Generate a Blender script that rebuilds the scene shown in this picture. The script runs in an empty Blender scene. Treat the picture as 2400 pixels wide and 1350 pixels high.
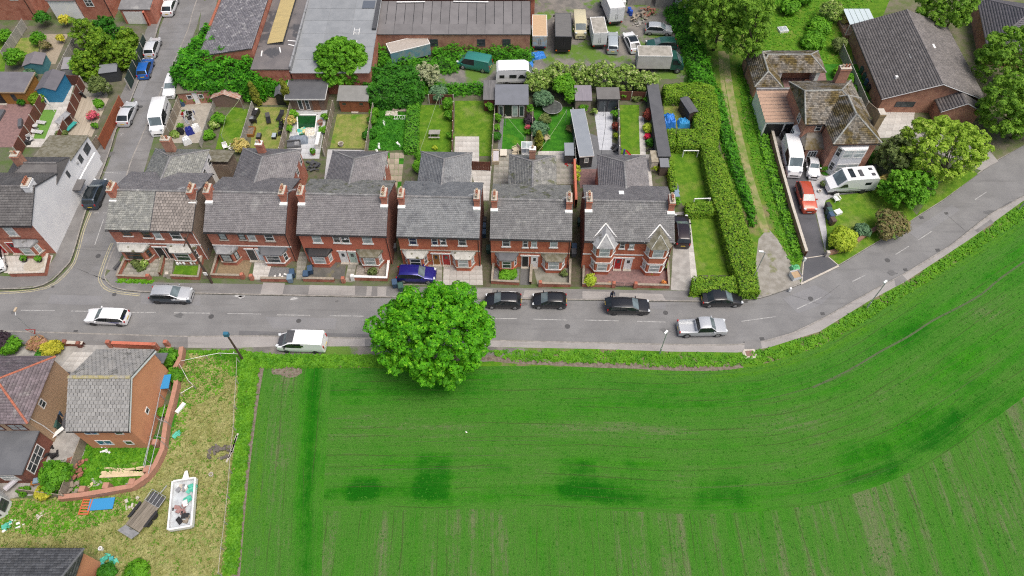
import bpy, math, random
import numpy as np
from mathutils import Vector, Matrix

# ---------------------------------------------------------------- camera, sky, sun, exposure
S = bpy.context.scene
COL = S.collection
CAM_H, PITCH, FOC = 67.0, math.radians(55.5),1660.0      # drone height (m), tilt below the horizon, focal length in photo pixels
cam_data = bpy.data.cameras.new('camera')
cam_data.sensor_width = 36.0
cam_data.lens = 36.0 * FOC / 2400.0
cam_data.clip_end = 2000.0
cam = bpy.data.objects.new('camera',cam_data)
COL.objects.link(cam)
cam.location = (0,0, CAM_H)
cam.rotation_euler = (math.radians(90) - PITCH, 0,0)
S.camera = cam

SUN_EL, SUN_AZ = math.radians(68), math.radians(122)        # high soft sun behind thin cloud
world = bpy.data.worlds.new('World')
S.world = world
world.use_nodes = True
wn = world.node_tree
sky = wn.nodes.new('ShaderNodeTexSky')
sky.sky_type = 'NISHITA'
sky.sun_disc = False
sky.sun_elevation = SUN_EL
sky.sun_rotation = SUN_AZ
sky.air_density = 1.0
sky.dust_density = 6.0
sky.ozone_density = 0.6
bg = wn.nodes['Background']
bg.inputs['Strength'].default_value = 0.085
wn.links.new(sky.outputs['Color'], bg.inputs['Color'])

sun_data = bpy.data.lights.new('sun', 'SUN')
sun_data.energy = 1.5
sun_data.angle = math.radians(35)
sun_data.color = (1.0,0.96,0.9)
sun = bpy.data.objects.new('sun',sun_data)
COL.objects.link(sun)
_d = Vector((math.sin(SUN_AZ) * math.cos(SUN_EL), math.cos(SUN_AZ) * math.cos(SUN_EL), math.sin(SUN_EL)))
sun.rotation_euler = _d.to_track_quat('Z', 'Y').to_euler()
sun.location = (0,40,90)

S.view_settings.view_transform = 'Standard'
S.view_settings.look = 'None'
S.view_settings.gamma = 1.0
S.view_settings.use_curve_mapping = False
S.view_settings.exposure = 0.72
S.render.engine = 'CYCLES'
S.cycles.use_denoising = False
S.cycles.filter_width = 1.15
S.cycles.max_bounces = 6
S.cycles.transparent_max_bounces = 8

random.seed(7)
RNG = np.random.default_rng(7)
_s, _c = math.sin(PITCH), math.cos(PITCH)

# ---------------------------------------------------------------- survey: photo pixel + height -> place in metres
def P(px, py, z=0.0):
  u, v = (px - 1200.0) / FOC, (py - 675.0) / FOC
  k = (CAM_H - z) / (_s + v * _c)
  return Vector((u * k, k * (_c - v * _s), z))

def P2(px, py, z=0.0):
  p = P(px, py, z)
  return (p.x, p.y)

# ---------------------------------------------------------------- node materials
MATS = {}
class NT:
  def __init__(s, name):
    s.m = bpy.data.materials.new(name)
    s.m.use_nodes = True
    s.t = s.m.node_tree
    s.b = s.t.nodes['Principled BSDF']
    s.o = s.t.nodes['Material Output']
  def n(s, typ, **k):
    nd = s.t.nodes.new('ShaderNode' + typ)
    for a, v in k.items(): setattr(nd, a, v)
    return nd
  def l(s, a, b): s.t.links.new(a, b)
  def set(s, sock, v):
    if hasattr(v, 'is_output') or isinstance(v, bpy.types.NodeSocket): s.l(v, sock)
    else: sock.default_value = v
  def math(s, op, a, b=0.0, clamp=False):
    nd = s.n('Math',operation=op, use_clamp=clamp)
    s.set(nd.inputs[0], a); s.set(nd.inputs[1], b)
    return nd.outputs[0]
  def ramp(s, f, lo, hi):
    nd = s.n('MapRange',interpolation_type='SMOOTHSTEP')
    s.set(nd.inputs[0], f); nd.inputs[1].default_value = lo; nd.inputs[2].default_value = hi
    return nd.outputs[0]
  def mix(s, f, a, b, mode='MIX'):
    nd = s.n('Mix',data_type='RGBA',blend_type=mode)
    s.set(nd.inputs[0], f)
    for sock, v in ((nd.inputs[6], a),(nd.inputs[7], b)):
      if isinstance(v, (tuple, list)): sock.default_value = (*v[:3], 1)
      else: s.l(v, sock)
    return nd.outputs[2]
  def noise(s, vec, scale, detail=4, rough=.55):
    nd = s.n('TexNoise')
    nd.inputs['Scale'].default_value = scale; nd.inputs['Detail'].default_value = detail
    nd.inputs['Roughness'].default_value = rough
    if vec is not None: s.l(vec, nd.inputs['Vector'])
    return nd.outputs['Fac']
  def scale(s, vec, xyz):
    nd = s.n('VectorMath',operation='MULTIPLY')
    s.l(vec, nd.inputs[0]); nd.inputs[1].default_value = xyz
    return nd.outputs[0]
  def pos(s): return s.n('NewGeometry').outputs['Position']
  def obj(s): return s.n('TexCoord').outputs['Object']
  def island(s): return s.n('NewGeometry').outputs['Random Per Island']
  def orand(s): return s.n('ObjectInfo').outputs['Random']
  def bump(s, h, strength, dist=.05):
    nd = s.n('Bump')
    nd.inputs['Strength'].default_value = strength; nd.inputs['Distance'].default_value = dist
    s.l(h, nd.inputs['Height']); s.l(nd.outputs[0], s.b.inputs['Normal'])
  def done(s, col, rough=.8, **k):
    s.set(s.b.inputs['Base Color'], (*col[:3], 1) if isinstance(col, (tuple, list)) else col)
    s.set(s.b.inputs['Roughness'], rough)
    for a, v in k.items(): s.set(s.b.inputs[a.replace('_', ' ')], v)
    return s.m

def pm(name, c1, c2=None, scale=3.0, rough=.85, island=0, objr=0, bump=0, bscale=40, world=False,
   stretch=None, c3=None, s3=.5, lo3=.5, hi3=.65, lo=.35, hi=.65, metal=0, coat=0, spec=None, fine=0.0):
  """plain procedural surface: two colours on noise, an optional third in blotches, random shade per piece"""
  if name in MATS: return MATS[name]
  t = NT(name)
  v = t.pos() if world else t.obj()
  if stretch: v = t.scale(v, stretch)
  col = c1
  if c2 is not None:
    col = t.mix(t.ramp(t.noise(v, scale), lo, hi), c1, c2)
  if c3 is not None:
    col = t.mix(t.ramp(t.noise(v, s3,5,.6), lo3, hi3), col, c3)
  for amt, src in ((island, t.island),(objr, t.orand)):
    if amt:
      f = t.n('MapRange'); t.l(src(), f.inputs[0]); f.inputs[3].default_value = 1 - amt; f.inputs[4].default_value = 1 + amt
      cc = t.n('CombineColor'); [t.l(f.outputs[0], cc.inputs[i]) for i in range(3)]
      col = t.mix(1.0, col, cc.outputs[0], 'MULTIPLY')
  if fine:
    f = t.n('MapRange'); t.l(t.noise(v, bscale, 2), f.inputs[0]); f.inputs[1].default_value = .25; f.inputs[2].default_value = .75
    f.inputs[3].default_value = 1 - fine; f.inputs[4].default_value = 1 + fine
    cc = t.n('CombineColor'); [t.l(f.outputs[0], cc.inputs[i]) for i in range(3)]
    col = t.mix(1.0, col, cc.outputs[0], 'MULTIPLY')
  if bump: t.bump(t.noise(v, bscale, 3), bump)
  k = {}
  if metal: k['Metallic'] = metal
  if coat: k['Coat_Weight'] = coat; k['Coat_Roughness'] = .08
  if spec is not None: k['Specular_IOR_Level'] = spec
  MATS[name] = t.done(col, rough, **k)
  return MATS[name]

def brick_mat(name, c1, c2, mortar, dirt=(.12,.07,.05), sc=1.0):
  if name in MATS: return MATS[name]
  t = NT(name)
  tc = t.n('TexCoord'); sp = t.n('SeparateXYZ'); t.l(tc.outputs['Object'], sp.inputs[0])
  sn = t.n('SeparateXYZ'); t.l(tc.outputs['Normal'], sn.inputs[0])
  side = t.math('GREATER_THAN',t.math('ABSOLUTE',sn.outputs[0]),.7)
  u = t.math('ADD',t.math('MULTIPLY',sp.outputs[1], side), t.math('MULTIPLY',sp.outputs[0], t.math('SUBTRACT', 1.0, side)))
  cb = t.n('CombineXYZ'); t.l(u, cb.inputs[0]); t.l(sp.outputs[2], cb.inputs[1])
  br = t.n('TexBrick'); t.l(cb.outputs[0], br.inputs['Vector'])
  br.inputs['Color1'].default_value = (*c1,1); br.inputs['Color2'].default_value = (*c2,1); br.inputs['Mortar'].default_value = (*mortar, 1)
  br.inputs['Scale'].default_value = 1.0; br.inputs['Brick Width'].default_value = .225 * sc; br.inputs['Row Height'].default_value = .075 * sc
  br.inputs['Mortar Size'].default_value = .007; br.inputs['Bias'].default_value = -.1
  o = tc.outputs['Object']
  col = t.mix(t.ramp(t.noise(o, .9,5,.65),.42,.72), br.outputs['Color'], dirt)
  col = t.mix(t.math('MULTIPLY',t.ramp(t.noise(o, 7,3),.5,.7),.35), col, (min(1, c2[0] * 1.6), c2[1] * 1.9, c2[2] * 2.0))
  t.bump(br.outputs['Fac'], -.3,.02)
  MATS[name] = t.done(col, .9)
  return MATS[name]

def leaf_mat(name, dark, light, tip=None, trans=.25, ns=.8):
  if name in MATS: return MATS[name]
  t = NT(name)
  dark, light = (tuple(k*1.45 for k in q) for q in (dark, light)); tip = tuple(k*1.3 for k in tip) if tip is not None else None
  f = t.ramp(t.noise(t.pos(), ns, 3),.35,.65)
  r = t.island()
  g = t.math('ADD',t.math('MULTIPLY',f, .45), t.math('MULTIPLY',r, .55))
  col = t.mix(g, dark, light)
  if tip is not None: col = t.mix(t.ramp(r, .80,.97), col, tip)
  tr = t.n('BsdfTranslucent'); t.set(tr.inputs[0], col)
  t.done(col, .62, Specular_IOR_Level=.25)
  mx = t.n('MixShader'); mx.inputs[0].default_value = trans
  t.l(t.b.outputs[0], mx.inputs[1]); t.l(tr.outputs[0], mx.inputs[2]); t.l(mx.outputs[0], t.o.inputs['Surface'])
  MATS[name] = t.m
  return t.m

# ---------------------------------------------------------------- mesh building
class MB:
  """collects faces, then links them as ONE mesh object"""
  def __init__(s): s.v = []; s.f = []; s.mi = []; s.k = 0
  def add(s, vs, fs, mi=None):
    b = len(s.v); s.v += [tuple(p) for p in vs]; s.f += [tuple(b + i for i in q) for q in fs]
    s.mi += [s.k if mi is None else mi] * len(fs); return s
  def box(s, x0, y0, z0, x1, y1, z1):
    return s.add([(x0,y0,z0),(x1,y0,z0),(x1,y1,z0),(x0,y1,z0),(x0,y0,z1),(x1,y0,z1),(x1,y1,z1),(x0,y1,z1)],
          [(0,3,2,1),(4,5,6,7),(0,1,5,4),(1,2,6,5),(2,3,7,6),(3,0,4,7)])
  def cbox(s, cx, cy, cz, sx, sy, sz, rz=0.0, tilt=0.0):
    m = Matrix.Translation((cx, cy, cz)) @ Matrix.Rotation(rz, 4, 'Z') @ Matrix.Rotation(tilt, 4, 'X')
    b = MB().box(-sx/2,-sy/2,-sz/2, sx/2, sy/2, sz/2)
    return s.add([m @ Vector(p) for p in b.v], b.f)
  def bbox(s, x0, y0, z0, x1, y1, z1, r=.03):
    """box with a chamfered top edge"""
    vs = [(x0,y0,z0),(x1,y0,z0),(x1,y1,z0),(x0,y1,z0),(x0,y0,z1-r),(x1,y0,z1-r),(x1,y1,z1-r),(x0,y1,z1-r),
       (x0+r,y0+r,z1),(x1-r,y0+r,z1),(x1-r,y1-r,z1),(x0+r,y1-r,z1)]
    return s.add(vs, [(0,3,2,1),(0,1,5,4),(1,2,6,5),(2,3,7,6),(3,0,4,7),(4,5,9,8),(5,6,10,9),(6,7,11,10),(7,4,8,11),(8,9,10,11)])
  def prism(s, poly, z0, z1):
    n = len(poly); a = sum(poly[i][0]*poly[(i+1)%n][1]-poly[(i+1)%n][0]*poly[i][1] for i in range(n))
    if a < 0: poly = poly[::-1]
    vs = [(x, y, z0) for x, y in poly] + [(x, y, z1) for x, y in poly]
    return s.add(vs, [tuple(range(n))[::-1], tuple(range(n, 2*n))] + [(i, (i+1)%n, n+(i+1)%n, n+i) for i in range(n)])
  def sheet(s, poly, z):
    n = len(poly); a = sum(poly[i][0]*poly[(i+1)%n][1]-poly[(i+1)%n][0]*poly[i][1] for i in range(n))
    if a < 0: poly = poly[::-1]
    return s.add([(p[0], p[1], z) for p in poly], [tuple(range(n))])
  def tube(s, pts, r, n=6, r1=None, cap=True):
    pts = [Vector(p) for p in pts]; rings = []
    for i, p in enumerate(pts):
      d = (pts[min(i+1, len(pts)-1)] - pts[max(i-1,0)]).normalized()
      a = d.cross(Vector((0,0,1))) if abs(d.z) < .95 else d.cross(Vector((1,0,0)))
      a.normalize(); b = d.cross(a)
      rr = r if r1 is None else r + (r1 - r) * i / max(1, len(pts)-1)
      rings.append([p + (a*math.cos(2*math.pi*k/n) + b*math.sin(2*math.pi*k/n)) * rr for k in range(n)])
    vs = [q for g in rings for q in g]; fs = []
    for i in range(len(pts)-1):
      for k in range(n): fs.append((i*n+k, i*n+(k+1)%n, (i+1)*n+(k+1)%n, (i+1)*n+k))
    if cap: fs += [tuple(range(n))[::-1], tuple(range((len(pts)-1)*n, len(pts)*n))]
    return s.add(vs, fs)
  def cyl(s, cx, cy, z0, z1, r, n=12, r1=None):
    r1 = r if r1 is None else r1
    vs = [(cx+r*math.cos(2*math.pi*k/n), cy+r*math.sin(2*math.pi*k/n), z0) for k in range(n)] + \
      [(cx+r1*math.cos(2*math.pi*k/n), cy+r1*math.sin(2*math.pi*k/n), z1) for k in range(n)]
    return s.add(vs, [tuple(range(n))[::-1], tuple(range(n, 2*n))] + [(k, (k+1)%n, n+(k+1)%n, n+k) for k in range(n)])
  def lathe(s, cx, cy, prof, n=12):
    vs = [(cx+r*math.cos(2*math.pi*k/n), cy+r*math.sin(2*math.pi*k/n), z) for r, z in prof for k in range(n)]
    fs = [(i*n+k, i*n+(k+1)%n, (i+1)*n+(k+1)%n, (i+1)*n+k) for i in range(len(prof)-1) for k in range(n)]
    return s.add(vs, fs + [tuple(range(n))[::-1], tuple(range((len(prof)-1)*n, len(prof)*n))])
  def wheel(s, cx, cy, cz, r, w, n=16):
    """disc lying across y"""
    vs = []
    for yy, rr in ((-w/2, r*.92),(-w/2+.03, r),(w/2-.03, r),(w/2, r*.92)):
      vs += [(cx+rr*math.cos(2*math.pi*k/n), cy+yy, cz+rr*math.sin(2*math.pi*k/n)) for k in range(n)]
    fs = [(i*n+k, (i+1)*n+k, (i+1)*n+(k+1)%n, i*n+(k+1)%n) for i in range(3) for k in range(n)]
    return s.add(vs, fs + [tuple(range(n)), tuple(range(3*n, 4*n))[::-1]])
  def mesh(s, name, mats, smooth=False):
    me = bpy.data.meshes.new(name)
    me.from_pydata(s.v, [], s.f)
    for m in (mats if isinstance(mats, (list, tuple)) else [mats]): me.materials.append(m)
    if any(s.mi): me.polygons.foreach_set('material_index',s.mi)
    if smooth: me.polygons.foreach_set('use_smooth',[True]*len(s.f))
    me.update()
    return me
  def build(s, name, mats, parent=None, loc=None, rz=0.0, smooth=False):
    return link(name, s.mesh(name, mats, smooth), parent, loc, rz)

def link(name, me, parent=None, loc=None, rz=0.0):
  o = bpy.data.objects.new(name, me); COL.objects.link(o)
  if parent is not None: o.parent = parent
  if loc is not None: o.location = loc
  if rz: o.rotation_euler = (0,0, rz)
  return o

def tag(o, label, cat, group=None):
  o['label'] = label; o['category'] = cat
  if group: o['group'] = group
  return o

def thing(name, label, cat, loc=(0,0,0), rz=0.0, group=None):
  o = bpy.data.objects.new(name, None); COL.objects.link(o)
  o.empty_display_size = .3; o.location = loc; o.rotation_euler = (0,0, rz)
  return tag(o, label, cat, group)

def setting(o, kind='structure'):
  o['kind'] = kind; return o

def np_mesh(name, V, F, mat):
  me = bpy.data.meshes.new(name); k = F.shape[1]
  me.vertices.add(len(V)); me.vertices.foreach_set('co',np.ascontiguousarray(V, dtype=np.float32).ravel())
  me.loops.add(F.size); me.loops.foreach_set('vertex_index',F.astype(np.int32).ravel())
  me.polygons.add(len(F)); me.polygons.foreach_set('loop_start',np.arange(0, F.size, k, dtype=np.int32))
  me.materials.append(mat); me.update(calc_edges=True); me.validate()
  return me

def copy_tree(o, parent=None):
  c = o.copy(); COL.objects.link(c); c.parent = parent
  for ch in o.children: copy_tree(ch, c)
  return c

# ---------------------------------------------------------------- foliage
def rosettes(pts, nrm, size, nleaf=5, up=.5, rng=RNG, spread=1.0):
  """sprays of bent leaves sharing one centre vertex each"""
  n = len(pts)
  d = nrm + rng.normal(0,.35,(n, 3)); d[:, 2] += up
  d /= np.linalg.norm(d, axis=1)[:, None] + 1e-9
  a = np.cross(d, rng.normal(0,1,(n, 3))); a /= np.linalg.norm(a, axis=1)[:, None] + 1e-9
  b = np.cross(d, a)
  sz = size * rng.uniform(.65,1.35, n)
  V = np.empty((n, 1 + 3*nleaf, 3)); V[:, 0] = pts
  ph = rng.uniform(0,6.28, n)
  for k in range(nleaf):
    an = ph + 2*math.pi*k/nleaf + rng.normal(0,.25, n)
    lift = rng.uniform(.05,.7, n) * spread
    e = a*np.cos(an)[:, None] + b*np.sin(an)[:, None]
    w = np.cross(d, e)
    L = (sz*rng.uniform(.7,1.2, n))[:, None]
    mid = pts + e*L*.55 + d*L*(lift*.45)[:, None]
    V[:, 1+3*k] = mid + w*L*.34
    V[:, 2+3*k] = pts + e*L + d*L*(lift*.35 - .15)[:, None]
    V[:, 3+3*k] = mid - w*L*.34
  base = (np.arange(n) * (1+3*nleaf))[:, None]
  F = np.concatenate([np.stack([base[:, 0], base[:, 0]+1+3*k, base[:, 0]+2+3*k, base[:, 0]+3+3*k], 1) for k in range(nleaf)])
  return V.reshape(-1,3), F

def ellipsoid_pts(c, r, n, rng=RNG, shell=.75, low=-.6):
  d = rng.normal(0,1,(n*2,3)); d /= np.linalg.norm(d, axis=1)[:, None]
  d = d[d[:, 2] > low][:n]
  rad = rng.uniform(shell, 1.0, len(d))**.7
  # uneven, lumpy outline
  lump = 1 + .13*np.sin(d[:, 0]*7 + c[0]*3) * np.cos(d[:, 1]*6 + c[1]) + .08*np.sin(d[:, 2]*9 + c[0])
  return np.array(c) + d*np.array(r)*(rad*lump)[:, None], d/np.array(r)

def crown_mesh(lobes, size, density, mat, nleaf=5, shell=.7, low=-.6, up=.5, rng=RNG, name='crown',spread=1.0):
  """lobes: list of (centre, radii); density = sprays per square metre of lobe surface"""
  PS, NS = [], []
  for lobe in lobes:
    c, r = lobe[:2]
    area = 4*math.pi*((r[0]*r[1])**1.6/3 + (r[0]*r[2])**1.6/3 + (r[1]*r[2])**1.6/3)**(1/1.6)
    p, q = ellipsoid_pts(c, r, max(8, int(area*density*(lobe[2] if len(lobe) > 2 else 1))), rng, shell, low)
    PS.append(p); NS.append(q/np.linalg.norm(q, axis=1)[:, None])
  p = np.concatenate(PS); q = np.concatenate(NS)
  keep = p[:, 2] > .05
  V, F = rosettes(p[keep], q[keep], size, nleaf, up, rng, spread)
  return np_mesh(name, V, F, mat)

BARK = pm('bark',(.10,.075,.05),(.17,.14,.10),6,.95, bump=.4, bscale=18)
def trunk_mesh(h, r, lobes, base=(0,0,0), n=8, name='trunk'):
  m = MB(); b = Vector(base)
  m.tube([b + Vector((0,0,-.1)), b + Vector((0,0, h*.35)), b + Vector((.05,.05, h*.8))], r, n, r*.6)
  for lobe in lobes[:14]:
    c = Vector(lobe[0]); s0 = b + Vector((0,0, min(h*.75, max(.1, c.z*.5))))
    m.tube([s0,(s0 + c)/2 + Vector((0,0,-.1)), c], r*.4,5, r*.1)
  return m.mesh(name, BARK, True)

def tree(name, label, base, height, spread, mat, size=.35, density=9, nlobes=9, trunk=.18, seed=1, group=None, cat='tree',
    cb=.25, lob=.55, nleaf=5, squash=1.0, up=.5, lean=(0,0), shape='round'):
  """tapered trunk with limbs + a crown of leaf sprays on uneven lobes"""
  rng = np.random.default_rng(seed)
  t = thing(name, label, cat, base, 0, group)
  lobes = []
  for k in range(nlobes):
    f = (k + .5)/nlobes
    if shape == 'cone':
      z = height*(cb + (1-cb)*f*.92); R = spread*(1.05 - f)*.55
      an = k*2.4; lobes.append(((R*math.cos(an)*.55 + lean[0]*f, R*math.sin(an)*.55 + lean[1]*f, z),(spread*(1.12-f)*.85*rng.uniform(.8,1.15),)*2 + (height*.17,)))
      continue
    if shape == 'column':
      z = height*(.10 + .85*f); w = spread*(.55 + .45*math.sin(math.pi*min(1,.2 + f*.8)))
      an = k*2.4; lobes.append(((w*.25*math.cos(an) + lean[0]*f, w*.25*math.sin(an) + lean[1]*f, z),(w*.8, w*.8, height*.16))); continue
    an = k*2.399 + rng.uniform(-.3,.3); rr = spread*math.sqrt(f)*(.62 if nlobes > 3 else .3)
    zz = height*(cb + (1-cb)*(.42 + .38*math.sqrt(max(0,1-f)) + rng.uniform(-.12,.12)))
    lr = spread*lob*rng.uniform(.75,1.2)*(1 - .25*f)
    zz = min(zz, height - lr*squash*.8)
    lobes.append(((rr*math.cos(an) + lean[0], rr*math.sin(an) + lean[1], max(zz, lr*.4)),(lr, lr, lr*squash*.85)))
  link('trunk',trunk_mesh(height*.6, trunk, lobes), t)
  link('crown',crown_mesh(lobes, size, density, mat, nleaf, .55,-.75, up, rng), t)
  return t

def poly_area(p):
  return abs(sum(p[i][0]*p[(i+1)%len(p)][1]-p[(i+1)%len(p)][0]*p[i][1] for i in range(len(p))))/2

def in_poly(x, y, poly):
  n = len(poly); r = np.zeros(len(x), bool); j = n-1
  for i in range(n):
    xi, yi = poly[i]; xj, yj = poly[j]
    r ^= ((yi > y) != (yj > y)) & (x < (xj-xi)*(y-yi)/((yj-yi) + 1e-12) + xi)
    j = i
  return r

def scatter(poly, n, rng=RNG):
  xs = [p[0] for p in poly]; ys = [p[1] for p in poly]
  A = (max(xs)-min(xs))*(max(ys)-min(ys)); k = int(n*A/max(.01, poly_area(poly))*1.15) + 8
  x = rng.uniform(min(xs), max(xs), k); y = rng.uniform(min(ys), max(ys), k)
  m = in_poly(x, y, poly)
  return x[m][:n], y[m][:n]

def edge_dist(x, y, poly):
  d = np.full(len(x),1e9)
  for i in range(len(poly)):
    ax, ay = poly[i]; bx, by = poly[(i+1) % len(poly)]
    L2 = (bx-ax)**2 + (by-ay)**2 + 1e-9
    t = np.clip(((x-ax)*(bx-ax) + (y-ay)*(by-ay))/L2,0,1)
    d = np.minimum(d, np.hypot(x-ax-t*(bx-ax), y-ay-t*(by-ay)))
  return d

def hedge(name, label, poly, h, mat, size=.16, density=26, loose=.12, group=None, cat='hedge',core=None, bumpy=.12, seed=3, round_=.25, corez=.72):
  """clipped or wild mass of leaves over a footprint (world xy), filled by a dark inner mass of twigs"""
  rng = np.random.default_rng(seed)
  cx = sum(p[0] for p in poly)/len(poly); cy = sum(p[1] for p in poly)/len(poly)
  lp = [(p[0]-cx, p[1]-cy) for p in poly]
  t = thing(name, label, cat, (cx, cy, 0),0, group)
  A = poly_area(lp); n = int(A*density)
  x, y = scatter(lp, n, rng); ed = edge_dist(x, y, lp)
  top = h*(1 - round_*np.exp(-ed/(.35*h*.5 + .05))) + bumpy*(np.sin(x*2.1 + y*1.3 + seed) + np.sin(x*.9 - y*1.7))*.5
  pts = [np.stack([x, y, top + rng.normal(0, loose, len(x))], 1)]; nr = [np.tile((0,0,1.),(len(x),1))]
  for i in range(len(lp)):
    a = Vector(lp[i]); b = Vector(lp[(i+1) % len(lp)]); L = (b-a).length
    nn = Vector(((b-a).y, -(b-a).x)).normalized()
    mid = (a+b)/2 + nn*.05
    if in_poly(np.array([mid.x]), np.array([mid.y]), lp)[0]: nn = -nn
    k = int(L*h*density); u = rng.uniform(0,1, k); z = rng.uniform(.05,1, k)*h*(1-round_*.6)
    off = rng.normal(-.05, loose, k)
    pts.append(np.stack([a.x + (b.x-a.x)*u + nn.x*off, a.y + (b.y-a.y)*u + nn.y*off, z], 1)); nr.append(np.tile((nn.x, nn.y, .3),(k, 1)))
  p = np.concatenate(pts); q = np.concatenate(nr)
  V, F = rosettes(p, q, size, 4,.35, rng)
  link('foliage',np_mesh('foliage',V, F, mat), t)
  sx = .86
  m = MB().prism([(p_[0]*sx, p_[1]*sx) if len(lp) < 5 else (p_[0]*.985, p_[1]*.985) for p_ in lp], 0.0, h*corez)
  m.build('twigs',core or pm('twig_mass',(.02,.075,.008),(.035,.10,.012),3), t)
  return t

def tufts(name, poly, n, size, mat, seed=1, z=0.0, tall=1.0, nleaf=5, label=None):
  rng = np.random.default_rng(seed)
  x, y = scatter(poly, n, rng)
  p = np.stack([x, y, np.full(len(x), z)], 1)
  V, F = rosettes(p, np.tile((0,0,1.),(len(x),1)), size, nleaf, 1.5, rng, 2.2*tall)
  o = link(name, np_mesh(name, V, F, mat))
  return setting(o, 'stuff')
# ---------------------------------------------------------------- ground, roads, pavements, field
RZ = -0.11                                                   # carriageway lies a kerb's height below the pavements
def pix(lst, z=0.0): return [P2(x, y, z) for x, y in lst]

def asphalt(name, base, dark, light, fine=.10):
  t = NT(name); v = t.pos()
  c = t.mix(t.ramp(t.noise(v, .35,5,.6),.35,.7), base, light)
  c = t.mix(t.math('MULTIPLY',t.ramp(t.noise(t.scale(v, (.12,1.2,1)),1.0,5,.65),.5,.75),.55), c, dark)
  c = t.mix(t.math('MULTIPLY',t.ramp(t.noise(v, 2.3,4,.7),.6,.75),.4), c, dark)
  f = t.n('MapRange'); t.l(t.noise(v, 55,2), f.inputs[0]); f.inputs[1].default_value = .3; f.inputs[2].default_value = .7
  f.inputs[3].default_value = 1-fine; f.inputs[4].default_value = 1+fine
  cc = t.n('CombineColor'); [t.l(f.outputs[0], cc.inputs[i]) for i in range(3)]
  c = t.mix(1.0, c, cc.outputs[0], 'MULTIPLY')
  t.bump(t.noise(v, 70,2),.25,.02)
  MATS[name] = t.done(c, .88)
  return t.m

ROAD = asphalt('road_asphalt',(.170,.169,.169),(.12,.119,.119),(.205,.204,.203))
SIDE = asphalt('side_asphalt',(.16,.158,.156),(.10,.10,.105),(.20,.20,.205))
PAVE = asphalt('pavement_asphalt',(.155,.15,.148),(.11,.105,.10),(.21,.205,.20),.14)
PAVEL = asphalt('pavement_light',(.27,.255,.245),(.19,.18,.17),(.33,.315,.30),.12)
TARM = asphalt('drive_tarmac',(.075,.077,.085),(.05,.05,.055),(.10,.10,.11))
KERB = pm('kerb_stone',(.30,.28,.26),(.20,.19,.17),2.5,.9, fine=.12)
WHITE_LINE = pm('white_line',(.40,.40,.39),(.22,.22,.22),5,.7, lo=.38, hi=.7)
YELLOW_LINE = pm('yellow_line',(.42,.38,.24),(.25,.24,.19),4,.7, lo=.42, hi=.72)
SOIL = pm('soil',(.13,.10,.075),(.20,.17,.135),3,.95, world=True, bump=.4, bscale=14, fine=.2)
def grass_mat(name, a, b, c=None, s=1.2, lo3=.5, hi3=.7, s3=.35, fine=.28):
  return pm(name, a, b, s, .9, world=True, c3=c, s3=s3, lo3=lo3, hi3=hi3, bump=.6, bscale=26, fine=fine, spec=.2)
LAWN = grass_mat('lawn_green',(.065,.16,.008),(.11,.215,.014),(.155,.21,.035))
LAWN_DRY = grass_mat('lawn_dry',(.16,.21,.04),(.24,.24,.075),(.07,.19,.012), lo3=.52)
LAWN_LUSH = grass_mat('lawn_lush',(.025,.13,.008),(.045,.19,.012),(.09,.22,.014), lo3=.55)
LAWN_MID = grass_mat('lawn_mid',(.07,.165,.009),(.125,.22,.018),(.17,.22,.05), lo3=.5)
ROUGH = grass_mat('rough_grass',(.205,.225,.075),(.30,.29,.125),(.085,.19,.02), s=2.2, s3=.16, lo3=.46, hi3=.62)
VERGE = grass_mat('verge_grass',(.06,.18,.008),(.10,.22,.012),(.17,.15,.085), s=1.6, s3=.35, lo3=.48, hi3=.6)
LANE = grass_mat('lane_grass',(.07,.17,.012),(.13,.20,.025),(.19,.17,.08), s=1.0, s3=.22, lo3=.52, hi3=.66)
LAND = pm('bare_land',(.12,.115,.085),(.075,.12,.03),.6,.95, world=True, fine=.2)
CONC = pm('concrete',(.36,.35,.33),(.27,.26,.245),1.2,.9, world=True, fine=.08, c3=(.20,.19,.17), s3=.7, lo3=.55, hi3=.75)
PAVIOR = pm('red_paviors',(.24,.145,.135),(.18,.11,.105),3,.9, world=True, fine=.15, c3=(.13,.09,.08), s3=1.1, lo3=.55, hi3=.75)
PALEPAVE = pm('pale_paving',(.44,.44,.45),(.38,.38,.39),1.5,.85, world=True, fine=.05)
GRAVEL = pm('gravel',(.33,.30,.26),(.18,.16,.14),14,.95, world=True, fine=.3, bump=.5, bscale=30)
GREYGRAV = pm('grey_gravel',(.20,.20,.20),(.12,.12,.12),16,.95, world=True, fine=.3, bump=.5, bscale=30)
FLAGS = pm('flagstones',(.30,.285,.25),(.22,.215,.18),1.4,.9, objr=.14, fine=.08, c3=(.16,.17,.09), s3=1.2, lo3=.6, hi3=.75)
PALEFLAG = pm('pale_flagstones',(.50,.485,.455),(.42,.40,.37),1.4,.9, objr=.10, fine=.06)
DIRTYARD = pm('yard_dirt',(.20,.185,.165),(.13,.125,.115),.7,.95, world=True, fine=.18, c3=(.09,.17,.02), s3=.22, lo3=.5, hi3=.6, bump=.3, bscale=10)
MOSSDRIVE = pm('mossy_drive',(.10,.085,.06),(.07,.075,.035),2,.95, world=True, fine=.25)
ARTGRASS = pm('artificial_grass',(.10,.22,.035),(.12,.26,.04),5,.9, fine=.1)
DECK = pm('deck_boards',(.40,.35,.28),(.33,.285,.22),3,.85, objr=.14, stretch=(1,.1,1))

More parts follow.
